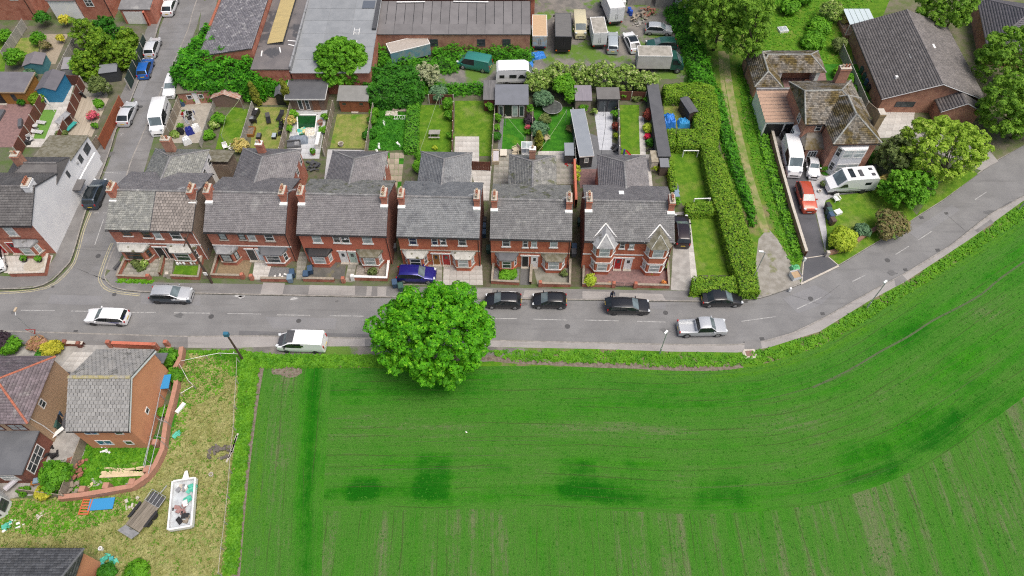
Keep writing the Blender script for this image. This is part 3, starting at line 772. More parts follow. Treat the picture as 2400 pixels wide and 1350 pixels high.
def slates(o0, u, v, W, V, tw, ex, rng, uL=(0,0), uR=(0,0), th=.018, jit=.15):
  th = th*1.7
  """courses of single slates on a slope: o0 eave corner, u along, v up the slope; uL/uR insets at (bottom, top)"""
  o0, u, v = Vector(o0), Vector(u).normalized(), Vector(v).normalized()
  n = u.cross(v).normalized()
  if n.z < 0: n = -n
  vs, fs = [], []; rows = max(1, int(round(V/ex))); ex = V/rows
  for r in range(rows):
    t0, t1 = r*ex, (r+1)*ex*1.0 + ex*.12
    f = (r+.5)/rows; a = uL[0] + (uL[1]-uL[0])*f; b = W - (uR[0] + (uR[1]-uR[0])*f)
    if b - a < .05: continue
    x = a - (tw*.5 if r % 2 else 0)
    while x < b - .02:
      w_ = tw*(1 + rng.uniform(-jit, jit)*.4); x0 = max(a, x + .006); x1 = min(b, x + w_ - .006); x += w_
      if x1 - x0 < .03: continue
      l0 = .045 + th + rng.uniform(-.004,.006); l1 = .03; tb = t0 - rng.uniform(0,.012)
      p = [o0 + u*x0 + v*tb + n*l0, o0 + u*x1 + v*tb + n*l0, o0 + u*x1 + v*min(t1, V) + n*l1, o0 + u*x0 + v*min(t1, V) + n*l1,
        o0 + u*x0 + v*tb + n*(l0-th-.012), o0 + u*x1 + v*tb + n*(l0-th-.012)]
      k = len(vs); vs += p; fs += [(k, k+1, k+2, k+3),(k+4, k+5, k+1, k)]
  V_ = np.array(vs); return V_, np.array(fs)

def slate_part(name, parent, slopes, mat, tw=.25, ex=.21, seed=1, th=.018):
  rng = random.Random(seed); VV, FF, k = [], [], 0
  for s in slopes:
    a, f = slates(*s[:5], tw, ex, rng, *(s[5:7] if len(s) > 5 else ()), th=th)
    VV.append(a); FF.append(f + k); k += len(a)
  o = link(name, np_mesh(name, np.concatenate(VV), np.concatenate(FF), mat), parent)
  o['kind'] = 'stuff'
  return o

def tile_parts(name, parent, o0, u, v, W, V, tw, ex, mat, limit=300, seed=1):
  """big tiles laid one by one: each its own object sharing one mesh; past the limit joined into one part"""
  o0, u, v = Vector(o0), Vector(u).normalized(), Vector(v).normalized(); n = u.cross(v)
  if n.z < 0: n = -n
  rows = max(1, int(round(V/ex))); cols = max(1, int(round(W/tw))); ex = V/rows; tw = W/cols
  rng = random.Random(seed)
  g_ = .026
  base = MB().add([(g_, -.02,.10),(tw-g_, -.02,.10),(tw-g_, ex*1.02,.04),(g_, ex*1.02,.04),(g_, -.02,.03),(tw-g_, -.02,.03),(tw-g_, ex*1.02,.01),(g_, ex*1.02,.01)],
          [(0,1,2,3),(4,5,1,0),(5,6,2,1),(7,4,0,3)])
  me = base.mesh(name, mat); half = None
  R = Matrix((u, v, n)).transposed().to_4x4(); rest = MB(); k = 0
  for r in range(rows):
    for c in range(-(r % 2), cols):
      x = c*tw + (tw*.5 if r % 2 else 0)
      cut = x < -.01 or x + tw > W + .01
      pos = o0 + u*(max(0, x) if x < 0 else x) + v*(r*ex) + n*rng.uniform(0,.008)
      if cut:
        if x < 0: sc = .5
        else: sc = max(.1,(W-x)/tw)
      else: sc = 1.0
      k += 1
      if k <= limit:
        o = link(name, me, parent)
        o.matrix_basis = Matrix.Translation(pos) @ R @ Matrix.Rotation(rng.uniform(-.012,.012),4, 'Z') @ Matrix.Diagonal((sc, 1,1,1))
      else:
        T = Matrix.Translation(pos) @ R @ Matrix.Diagonal((sc, 1,1,1)); rest.add([T @ Vector(q) for q in base.v], base.f)
  if rest.f:
    o = rest.build(name + '_courses',mat, parent); o['kind'] = 'stuff'

def ridge(parent, a, b, mat, r=.11, seg=.45, name='ridge_cap'):
  a, b = Vector(a), Vector(b); L = (b-a).length; n = max(1, int(L/seg)); m = MB()
  d = (b-a)/n; s = d.cross(Vector((0,0,1))).normalized(); up = s.cross(d).normalized()
  for i in range(n):
    p, q = a + d*(i+.02), a + d*(i+.98); vs = []
    for e in (p, q):
      for an in (0,.25,.5,.75,1.0): vs.append(e + s*math.cos(math.pi*an)*r*1.25 + up*(math.sin(math.pi*an)*r + .03))
    m.add(vs, [(k, k+1,6+k, 5+k) for k in range(4)] + [(4,3,2,1,0),(5,6,7,8,9)])
  return m.build(name, mat, parent)

def chimney(parent, x, y, z0, z1, sx, sy, mat, pots=4, along='y',potm=None, cap=STONE):
  m = MB().box(-sx/2,-sy/2,0, sx/2, sy/2, z1-z0)
  m.box(-sx/2-.05,-sy/2-.05, z1-z0-.26, sx/2+.05, sy/2+.05, z1-z0-.10)
  o = m.build('chimney',mat, parent, (x, y, z0))
  MB().box(-sx/2-.02,-sy/2-.02, z1-z0+.002, sx/2+.02, sy/2+.02, z1-z0+.06).build('capping',cap, o)
  for k in range(pots):
    d = ((k+.5)/pots - .5)*((sy if along == 'y' else sx)*.86)
    cx, cy = (0, d) if along == 'y' else (d, 0)
    pm_ = potm or (CLAY if k % 3 else CREAM)
    MB().lathe(cx, cy, [(.13, z1-z0+.05),(.12, z1-z0+.35),(.15, z1-z0+.38),(.15, z1-z0+.44),(.09, z1-z0+.44),(.09, z1-z0+.30)], 9).build('chimney_pot',pm_, o)
  return o

def gable_walls(W, D, ze, zr, mat_front, mat_side, parent, x0=0.0, y0=0.0, name='wall',base=-.3):
  """walls of a gabled block, ridge along x"""
  yr = y0 + D/2; x1 = x0+W; y1 = y0+D
  m = MB()
  m.add([(x0,y0,base),(x1,y0,base),(x1,y0,ze),(x0,y0,ze)], [(0,1,2,3)], 0)
  m.add([(x0,y1,base),(x1,y1,base),(x1,y1,ze),(x0,y1,ze)], [(1,0,3,2)], 0)
  m.add([(x0,y0,base),(x0,y1,base),(x0,y1,ze),(x0,yr,zr),(x0,y0,ze)], [(0,4,3,2,1)], 1)
  m.add([(x1,y0,base),(x1,y1,base),(x1,y1,ze),(x1,yr,zr),(x1,y0,ze)], [(0,1,2,3,4)], 1)
  return m.build(name, [mat_front, mat_side], parent)

def roof_deck(W, D, ze, zr, mat, parent, x0=0.0, y0=0.0, ov=.25, ox=.06, th=.12, name='roof'):
  """solid deck under the covering; returns object and the two slopes (front, back) for the courses"""
  sl = (zr-ze)/(D/2); yf = y0-ov; yb = y0+D+ov; zf = ze - sl*ov; yr = y0+D/2
  xa, xb = x0-ox, x0+W+ox
  m = MB()
  for (ya, yb_) in ((yf, yr),(yb, yr)):
    vs = [(xa,ya,zf),(xb,ya,zf),(xb,yb_,zr),(xa,yb_,zr),(xa,ya,zf+th),(xb,ya,zf+th),(xb,yb_,zr+th),(xa,yb_,zr+th)]
    m.add(vs, [(0,3,2,1),(4,5,6,7),(0,1,5,4),(1,2,6,5),(2,3,7,6),(3,0,4,7)])
  o = m.build(name, mat, parent)
  V = math.hypot(yr-yf, zr-zf)
  front = ((xa, yf, zf+th-.02),(1,0,0),(0, yr-yf, zr-zf), xb-xa, V)
  back = ((xb, yb, zf+th-.02),(-1,0,0),(0, yr-yb, zr-zf), xb-xa, V)
  return o, front, back

def hip_roof(parent, x0, x1, y0, y1, ze, zr, mat, r0, r1, ov=.2, tw=.25, ex=.21, deck=None, ridge_mat=None, axis='x',seed=1, skip=(), name='roof',th=.018):
  """hipped roof: ridge from r0 to r1 along the axis (positions along it), courses on every slope"""
  xa, xb, ya, yb = x0-ov, x1+ov, y0-ov, y1+ov
  if axis == 'x':
    ym = (ya+yb)/2; A, B = Vector((r0, ym, zr)), Vector((r1, ym, zr))
  else:
    xm = (xa+xb)/2; A, B = Vector((xm, r0, zr)), Vector((xm, r1, zr))
  c = [Vector((xa,ya,ze)), Vector((xb,ya,ze)), Vector((xb,yb,ze)), Vector((xa,yb,ze))]
  quads = {'s': (c[0], c[1]), 'e': (c[1], c[2]), 'n': (c[2], c[3]), 'w': (c[3], c[0])}
  tops = {'s': (A, B), 'e': (B, B), 'n': (B, A), 'w': (A, A)} if axis == 'x' else {'s': (A, A), 'e': (A, B), 'n': (B, B), 'w': (B, A)}
  m = MB(); sl = []
  for k in 'senw':
    p, q = quads[k]; ta, tb = tops[k]
    vs = [p, q, tb, ta] if (ta-tb).length > .01 else [p, q, ta]
    m.add(vs, [tuple(range(len(vs)))])
    if k in skip: continue
    u = (q-p).normalized(); W = (q-p).length
    a = (ta-p).dot(u); b = W - (tb-p).dot(u); foot = p + u*a; v = ta-foot
    sl.append((p, u, v, W, v.length, (0, a),(0, b)))
  m.add(c, [(3,2,1,0)])
  o = m.build(name, deck or mat, parent)
  slate_part('roof_tiles' if False else 'slating',o, sl, mat, tw, ex, seed, th)
  rm = ridge_mat or mat
  if (B-A).length > .2: ridge(o, A, B, rm)
  for k, (p, t) in enumerate(((c[0], A),(c[1], A if axis == 'y' else B),(c[2], B),(c[3], B if axis == 'y' else A))):
    key = ('sw', 'se', 'ne', 'nw')[k]
    if not (set(key) & set(skip)): ridge(o, p + Vector((0,0,.03)), t + Vector((0,0,.03)), rm, .09,.45, 'hip_cap')
  return o

def wall_run(label, pts, h, mat, cope=None, th=.22, z=0.0, name='garden_wall',group=None, tops=False, piers=(), cat='wall',pier_mat=None):
  """brick wall along pixel points (ground pixels, or top pixels when tops=True): wall, coping, piers"""
  w = [P2(x, y, h if tops else z) for x, y in pts]
  o = thing(name, label, cat, (w[0][0], w[0][1], z),0, group)
  l = [(p[0]-w[0][0], p[1]-w[0][1]) for p in w]
  strip('wall_body',l, -th/2, th/2, h-.06, mat, h+.05, o) if cope else strip('wall_body',l, -th/2, th/2, h, mat, h+.05, o)
  if cope: strip('coping',l, -th/2-.04, th/2+.04, h, cope, .07, o)
  for x, y in piers:
    p = P2(x, y, z); MB().bbox(p[0]-w[0][0]-.2, p[1]-w[0][1]-.2,-.03, p[0]-w[0][0]+.2, p[1]-w[0][1]+.2, h+.28,.06).build('pier',pier_mat or mat, o)
  return o

def fence(label, a, b, h=1.8, mat=WOOD, post=CONCP, step=1.85, z=0.0, group='garden fences behind the terrace',name='garden_fence',tops=True, slats=False, gravel=.0):
  """panel fence between two pixels on its top edge: each panel, post and rail a part"""
  A, B = P(*a, h if tops else 0), P(*b, h if tops else 0); A.z = B.z = 0
  L = (B-A).length; rz = math.atan2(B.y-A.y, B.x-A.x); n = max(1, round(L/step)); s = L/n
  o = thing(name, label, 'fence',(A.x, A.y, z), rz, group)
  pm_ = MB().box(-.06,-.06,-.2,.06,.06, h+.05).mesh('post',post)
  m = MB(); k = max(4, int(s/.16))
  for i in range(k):
    x0 = .06 + (s-.12)*i/k; m.box(x0+.004,(-.024 if i % 2 else -.014),.08, x0+(s-.12)/k-.004,(.014 if i % 2 else .024), h-.03)
  m.box(.06,-.03, h-.03, s-.06,.03, h+.005)
  me = m.mesh('fence_panel',mat)
  for i in range(n+1): link('post',pm_, o, (i*s, 0,0))
  for i in range(n): link('fence_panel',me, o, (i*s, 0,0))
  return o

def flags(name, corners, nx, ny, mat, z=.012, parent_mat=None, gap=.012, skip=0.0, seed=1, th=.05, jz=.006):
  """grid of single paving flags over a pixel quad (back-left, back-right, front-right, front-left)"""
  a, b, c, d = [Vector(P2(*p)) for p in corners]; rng = random.Random(seed)
  base = setting(MB().sheet([tuple(a), tuple(b), tuple(c), tuple(d)], z-.006).build(name, parent_mat or SOIL))
  for i in range(nx):
    for j in range(ny):
      if rng.random() < skip: continue
      def q(s, t): return (a + (b-a)*s)*(1-t) + (d + (c-d)*s)*t
      p = [q((i+.0)/nx, (j+0.)/ny), q((i+1.)/nx, j/ny), q((i+1.)/nx, (j+1.)/ny), q(i/nx, (j+1.)/ny)]
      ctr = sum(p, Vector((0,0)))/4
      sz = (p[1]-p[0]).length
      pl = [tuple((k-ctr)*(1-gap*2/max(.2, sz))) for k in p]
      MB().prism(pl, -th, 0).build('flagstone',mat, base, (ctr.x, ctr.y, z+rng.uniform(0, jz)))
  return base
# ---------------------------------------------------------------- the row of brick house pairs
ZE = 5.5
_a, _b = P(248,538, ZE), P(1582,569, ZE)
EX = Vector((_b.x-_a.x, _b.y-_a.y)).normalized(); EY = Vector((-EX.y, EX.x)); PHI = math.atan2(EX.y, EX.x)
RO = Vector((_a.x, _a.y)) + EY*.25
CAMP = Vector((0,0, CAM_H))
def row(p): d = Vector((p.x, p.y)) - RO; return d.dot(EX), d.dot(EY)
def rowxy(s, t): q = RO + EX*s + EY*t; return (q.x, q.y)
def onwall(px, py, t=0.0):
  """pixel ray meets the upright plane t behind the front wall line -> (s, z)"""
  g = P(px, py, 0); d = g - CAMP
  n = Vector((EY.x, EY.y, 0)); k = (t - (Vector((0,0)) - RO).dot(EY)) / d.dot(n)
  q = CAMP + d*k; return row(q)[0], q.z

def bay(house, xl, xr, top=2.75, roofm=LEAD, fm=WPAINT, pane=GLASS, pier=BRK, sillm=WPAINT, proj=.8, base=.75, storeys=1, skew=.5):
  """canted bay: brick base and piers, sill band, three lights, its own roof"""
  w = xr-xl; pl = [(xl, .02),(xl+skew, -proj),(xr-skew, -proj),(xr, .02)]
  o = MB().prism(pl, -.2, top-.28).build('bay_window',pier, house)
  def shell(name, z0, z1, out, mat):
    c = ((xl+xr)/2,0); q = [(c[0] + (x-c[0])*(1+out/(w/2)),(y-out if y < 0 else y)) for x, y in pl]
    MB().prism(q, z0, z1).build(name, mat, o)
  for lvl in range(storeys):
    zb = lvl*2.75
    shell('bay_sill',zb+base-.12, zb+base+.02,.07, sillm)
    shell('bay_head',zb+2.12, zb+2.36,.05, sillm if storeys > 1 or sillm is WPAINT else STONE)
    h = 1.30
    x, y = pl[1]; ww = (xr-xl-2*skew)*.74; window(o, x+(xr-xl-2*skew)*.13, y, zb+base+.03,0, ww, h, fm, pane, 0, True, flat=True)
    for (a, b) in ((pl[0], pl[1]),(pl[2], pl[3])):
      a, b = Vector(a), Vector(b); L = (b-a).length; d = (b-a)/L; rz = math.atan2(d.y, d.x); p = a + d*L*.22
      window(o, p.x, p.y, zb+base+.03, rz, L*.56, h, fm, pane, 0, True, flat=True)
  return o, pl

def bay_roof(o, pl, zt, zb, mat, out=.16):
  xl, xr = pl[0][0], pl[3][0]; sk = pl[1][0]-xl; pj = -pl[1][1]
  lo = [(xl-out, .0, zb),(xl+sk-out*.4,-pj-out, zb),(xr-sk+out*.4,-pj-out, zb),(xr+out, .0, zb)]
  hi = [(xl-out*.6,-.003, zt),(xl+sk*.7,-.12, zt),(xr-sk*.7,-.12, zt),(xr+out*.6,-.003, zt)]
  m = MB().add([*lo, *hi], [(0,1,5,4),(1,2,6,5),(2,3,7,6),(4,5,6,7),(3,2,1,0)])
  m.add([(x, y, z-.10) for x, y, z in lo] + lo, [(0,1,5,4),(1,2,6,5),(2,3,7,6),(3,2,1,0)])
  return m.build('bay_roof',mat, o)

def pair(key, label, ex0, ex1, ridge_py, back_py, slm, backm, front=BRK, gab=BRKG, side2=None, ups=(), doors=(), bays=(), band=None, wing=None, chims=(1,1), ridge_m=None, ze_py=None, extra=None):
  sA, sB = onwall(ex0, ze_py, -.25)[0], onwall(ex1, ze_py, -.25)[0]
  W = sB-sA
  D = row(P((ex0+ex1)/2, back_py, ZE))[1] - .25
  zr = onwall((ex0+ex1)/2, ridge_py, D/2)[1] - .1
  x, y = rowxy(sA, 0)
  h = thing('semi_detached_houses',label, 'house',(x, y, 0), PHI, 'pairs of brick houses along the road')
  sl = (zr-ZE)/(D/2); ze = ZE - .02
  gable_walls(W, D, ze, zr-.02, front, gab, h)
  r, fr, bk = roof_deck(W, D, ze, zr-.02, DKGREY, h)
  if key == 'h1':
    half = W*.52
    slate_part('slating',r, [(fr[0], fr[1], fr[2], half, fr[4])], slm, .25,.22,3)
    tile_parts('roof_tile',r, Vector(fr[0]) + Vector((half+.1,0,0)), fr[1], fr[2], fr[3]-half-.1, fr[4], .36,.36, PANTILE)
    slate_part('slating',r, [(bk[0], bk[1], bk[2], bk[3], bk[4])], backm, .3,.26,4)
    MB().cbox(half-.05+.05,0,0,.02,.02,.02)
  else:
    slate_part('slating',r, [fr], slm, .25,.215, hash(key) % 97 if False else len(label))
    slate_part('slating',r, [bk], backm, .25,.215, len(label)+1)
  ridge(r, (-.06, D/2, zr+.12),(W+.06, D/2, zr+.12), ridge_m or SLATE)
  # gutter and barge
  MB().tube([(-.1,-.32, ze-.16),(W+.1,-.32, ze-.16)], .065,6).build('gutter',BLACK, h)
  MB().tube([(-.1, D+.32, ze-.16),(W+.1, D+.32, ze-.16)], .065,6).build('gutter',BLACK, h)
  MB().tube([(W-.12,-.07, ze-.2),(W-.12,-.07,.05)], .045,6).build('downpipe',WPAINT if key == 'h1' else BLACK, h)
  if band: MB().box(-.02,-.05,2.72, W+.02,.0,2.90).build('string_course',band, h)
  def lx(px, py, t=0.0): return onwall(px, py, t)[0] - sA
  for (x0, y0, x1, y1, fm, pn) in ups:
    xa, xb = lx(x0,(y0+y1)/2), lx(x1,(y0+y1)/2)
    za, zb = onwall((x0+x1)/2, y1)[1], onwall((x0+x1)/2, y0)[1]
    window(h, xa, 0, max(3.05, za),0, xb-xa, min(zb, ze-.45)-max(3.05, za), fm, pn, 0, True, lintel=WPAINT if band is WPAINT or key != 'h2' else STONE, sill=WPAINT if key != 'h2' else STONE)
  for (x0, x1, py, dm, fm) in doors:
    xa, xb = lx(x0, py), lx(x1, py); door(h, xa, 0,.02,0, min(1.0, xb-xa),2.05, dm, fm, dm is not BLACK, lintel=WPAINT)
  for (x0, x1, py, rm, fm, pn, pier, sm) in bays:
    xa, xb = lx(x0, py), lx(x1, py)
    if key == 'h6':
      o, pl = bay(h, xa, xb, 5.35, rm, fm, pn, pier, sm, .85,.75,2,.55)
      zb = 5.25; cx = (xa+xb)/2; sk = pl[1][0]-xa
      lo = [(xa-.30,-.12, zb),(xa+sk-.16,-1.12, zb),(xb-sk+.16,-1.12, zb),(xb+.30,-.12, zb)]
      ap = (cx, .15, zb+1.05); back = (cx, 1.5, zb+1.08)
      MB().add([*lo, ap, back, (xa-.30,.25, zb),(xb+.30,.25, zb)], [(0,1,4),(1,2,4),(2,3,4),(6,0,4,5),(3,7,5,4),(3,2,1,0)]).build('bay_roof',rm, o)
      mm = MB()
      for q in (lo[1], lo[2]): mm.tube([(q[0], q[1], q[2]+.02),(ap[0], ap[1], ap[2]+.03)], .05 if x0 > 1450 else .085,4)
      mm.build('hip_flashing',WEATHER if x0 > 1450 else WPAINT, o)
      vm = MB()
      for q in (lo[0], lo[3]): vm.tube([(q[0], q[1]-.1, zb+.14),(cx, 1.5, zb+1.24)], .085,4)
      vm.build('valley_flashing',WPAINT, o)
    else:
      o, pl = bay(h, xa, xb, 2.75, rm, fm, pn, pier, sm)
      bay_roof(o, pl, 2.68,2.42, rm)
  # chimneys at the gables, just behind the ridge line
  if chims:
    for k, (on, xx) in enumerate(zip(chims, (.35, W-.35))):
      if on: chimney(h, xx, D/2-.25 if on < 2 else D/2, zr-.9, zr+.95,.62,1.35, BRKD if on == 1 else BRKB, 4, 'y')
      MB().box(xx-.42, D/2-1.35, zr-.55, xx+.42, D/2-.92, zr-.30).build('flashing',WPAINT, h) if on == 1 else None
  # rear wing, hipped at its far end
  if wing:
    wx0, wx1, wy, wpy, wm, wz, wmat = wing
    a, b = row(P(wx0, wpy, wz))[0]-sA, row(P(wx1, wpy, wz))[0]-sA
    L = row(P((wx0+wx1)/2, wy, wz))[1] - .2
    zt = wz + (b-a)/2*.5
    MB().box(a, D-.05,-.3, b, L, wz).build('wing_wall',wmat, h)
    hip_roof(h, a, b, D-.9, L, wz, zt, wm, D-1.6, L-(b-a)*.42,.18,.25,.215, axis='y',skip=('s',), seed=len(label)+3, name='wing_roof',ridge_mat=SLATE)
    for xx in (a+.25,(a+b)/2+.4):
      window(h, b+.0, L-1.2-(0 if xx < a+1 else 1.9),3.0-.1, math.radians(90),.8,1.1, WPAINT, GLASS, 0, True)
    for f in (.22,.66):
      window(h, a+(b-a)*f+.7, L+.0,2.9, math.radians(180),.9,1.0, WPAINT, GLASS, 0, True)
  if extra: extra(h, W, D, zr, lx)
  return h, W, D, zr, sA

RED_DOOR = pm('red_door',(.36,.012,.015), rough=.4); GREEN_DOOR = pm('pale_green_door',(.40,.52,.46), rough=.4); BROWN_DOOR = pm('oak_door',(.30,.13,.03),(.25,.10,.025),6,.5)
WHITE_DOOR = pm('white_door',(.76,.77,.77), rough=.35); BLUE_DOOR = pm('pale_blue_door',(.50,.60,.66), rough=.4); DGREY_DOOR = pm('anthracite_door',(.05,.055,.06), rough=.4)
def h1x(h, W, D, zr, lx):
  # a rendered back addition with a white gable end, and a cream stack on the wing
  MB().box(W*.55, D+4.4,-.3, W*.97, D+6.9,2.6).build('lean_to',PEBBLE_D, h)
  MB().add([(W*.53, D+4.3,3.4),(W+.05, D+4.3,3.4),(W+.05, D+7.0,2.65),(W*.53, D+7.0,2.65),(W*.53, D+4.3,3.3),(W+.05, D+4.3,3.3),(W+.05, D+7.0,2.55),(W*.53, D+7.0,2.55)], [(0,1,2,3),(4,7,6,5),(0,4,5,1),(1,5,6,2),(2,6,7,3),(3,7,4,0)]).build('lean_to_roof',FELT_MOSS, h)
  chimney(h, W*.36, D+4.2,5.2,7.2,1.1,.7, BRKB, 2, 'x')
def h2x(h, W, D, zr, lx):
  chimney(h, W*.40, D+4.6,5.0,6.9,.8,.7, BRKD, 2, 'x',cap=WPAINT)
def h5x(h, W, D, zr, lx):
  chimney(h, W*.5, D+4.9,5.2,6.8,.75,.6, BRKB, 1, 'x',cap=WPAINT)
def h6x(h, W, D, zr, lx):
  MB().box(W*.335, D+1.8,5.42, W*.335+.9, D+2.9,5.50)
  o = MB().box(W*.40, D/2+1.7, zr-.95, W*.46, D/2+2.3, zr-.70).build('roof_vent',WPAINT, h)
GN, GP = GLASS_L, GLASS
NAMES = {}
HS = {}
HS[1] = pair('h1', 'corner pair of brick houses, left roof half slate, right half big brown tiles', 248,447,447,404, SLATE_L, SLATE_P, BRKD, PEBBLE_D,
  ups=((286,540,307,552,BROWNF,GP),(332,540,352,556,BROWNF,GP),(360,540,377,559,WPAINT,GN),(399,540,424,560,WPAINT,GP)),
  doors=((362,379,582,BLACK,WPAINT),(386,402,582,BLACK,WPAINT)), bays=((288,358,590,WEATHER,BROWNF,GP,BRKD,STONE),(402,466,590,WEATHER,WPAINT,GP,BRKD,WPAINT)),
  band=WPAINT, wing=(346,470,350,400,SLATE_L,4.5,RENDER_W), chims=(1,1), ze_py=540, extra=h1x)
HS[2] = pair('h2', 'second brick pair from the corner with one white-framed porch side and grey slates', 477,665,451,416, SLATE_P, SLATE_P, BRKD, BRKG,
  ups=((512,544,530,561,DGREY_DOOR,GN),(558,545,574,561,DGREY_DOOR,GN),(580,545,598,563,WPAINT,GN),(620,546,641,564,WPAINT,GP)),
  doors=((577,594,586,DGREY_DOOR,WPAINT),(600,617,588,BLUE_DOOR,WPAINT)), bays=((512,563,595,LEAD,BLACK,GN,BRKD,STONE),(614,676,595,FELT,WPAINT,GP,BRKD,WPAINT)),
  band=WPAINT, wing=(556,690,349,400,SLATE_P,4.4,BRKD), chims=(1,1), ze_py=543, extra=h2x)
HS[3] = pair('h3', 'third brick pair, left half painted salmon, mossy pale rear roof slope', 695,903,456,421, SLATE_P, SLATE_M, BRKP, BRKG,
  ups=((732,550,753,568,WPAINT,GN),(780,550,797,568,WPAINT,GP),(799,551,819,569,WPAINT,GP),(849,552,872,570,WPAINT,GN)),
  doors=((794,810,590,WHITE_DOOR,WPAINT),(816,832,592,GREEN_DOOR,WPAINT)), bays=((722,780,595,BLACK,WPAINT,GN,BRKP,BRKP),(840,897,597,FELT_MOSS,WPAINT,GN,BRKD,WPAINT)),
  band=None, wing=(773,898,355,400,SLATE_P,4.4,BRKD), chims=(1,1), ze_py=548, ridge_m=SLATE)
HS[4] = pair('h4', 'fourth brick pair with bluish slates, one oak door and one red door', 930,1122,462,426, SLATE_B, SLATE_B, BRK, BRKG,
  ups=((958,555,977,573,WPAINT,GP),(1011,556,1026,574,WPAINT,GP),(1031,556,1046,574,WPAINT,GP),(1074,557,1093,575,WPAINT,GP)),
  doors=((1014,1029,598,BROWN_DOOR,WPAINT),(1037,1053,598,RED_DOOR,WPAINT)), bays=((948,1003,600,WEATHER,WPAINT,GP,BRK,STONE),(1060,1113,602,WEATHER,WPAINT,GN,BRK,STONE)),
  band=STONE, wing=(986,1100,357,400,SLATE_B,4.4,WPAINT), chims=(1,1), ze_py=552)
HS[5] = pair('h5', 'fifth brick pair with one black and one white door beside the dark passage', 1149,1340,469,433, SLATE, SLATE_M, BRK, BRKG,
  ups=((1177,560,1196,577,WPAINT,GP),(1225,561,1238,579,WPAINT,GP),(1245,561,1259,579,WPAINT,GN),(1289,562,1307,579,WPAINT,GN)),
  doors=((1224,1238,603,BLACK,WPAINT),(1246,1260,604,WHITE_DOOR,WPAINT)), bays=((1163,1213,606,FELT,WPAINT,GP,BRK,BRK),(1270,1325,607,FELT_MOSS,WPAINT,GN,BRK,WPAINT)),
  band=STONE, wing=(1196,1300,364,405,SLATE_M,4.4,BRKD), chims=(1,1), ze_py=557, extra=h5x)
HS[6] = pair('h6', 'end brick pair with two-storey bays under pointed roofs and white trim', 1371,1581,472,436, SLATE, SLATE_P, BRK, BRKG,
  ups=((1453,565,1465,582,WPAINT,GP),(1475,565,1487,583,WPAINT,GN)),
  doors=((1443,1458,606,RED_DOOR,WPAINT),(1466,1482,608,WHITE_DOOR,WPAINT)), bays=((1383,1438,610,LEAD,WPAINT,GN,BRK,WPAINT),(1504,1561,612,FELT_MOSS,WPAINT,GN,BRK,WPAINT)),
  band=WPAINT, wing=(1405,1515,364,410,SLATE_P,4.4,BRKD), chims=(1,1), ze_py=566, extra=h6x)
# ---------------------------------------------------------------- vehicles
def paint(name, c, metal=.25, rough=.32):
  t = NT(name); MATS[name] = t.done(c, rough, Metallic=metal, Coat_Weight=.6, Coat_Roughness=.06); return t.m
PT = {k: paint('paint_'+k, *v) for k, v in dict(silver=((.50,.52,.54),.35), white=((.78,.79,.80),0.0), black=((.014,.015,.018),.2), navy=((.018,.016,.20),.3), slateblue=((.045,.065,.09),.4), blue=((.02,.14,.50),.35),
   orange=((.46,.075,.035),.15), teal=((.03,.20,.17),.1), dgreen=((.015,.075,.06),.1), beige=((.55,.50,.33),0.0), cream=((.66,.65,.60),0.0), pearl=((.62,.64,.66),.2), palesilver=((.42,.47,.50),.3), blackred=((.022,.014,.018),.2)).items()}
CGLASS = glass_mat('car_glass',(.012,.016,.018),.04); CGLASSP = glass_mat('car_screen',(.10,.13,.14),.08)
TYRE = pm('tyre',(.02,.02,.021),(.03,.03,.03),20,.85); RIM = pm('rim',(.34,.35,.36), rough=.35, metal=.7); RIMD = pm('rim_dark',(.06,.06,.065), rough=.4, metal=.5)
TRIM = pm('black_trim',(.018,.018,.019), rough=.6); LAMP = pm('headlamp',(.60,.63,.65), rough=.12); TAIL = pm('tail_lamp',(.40,.01,.012), rough=.2)
PLATE_Y = pm('plate_yellow',(.62,.45,.05), rough=.5); PLATE_W = pm('plate_white',(.70,.70,.68), rough=.5)

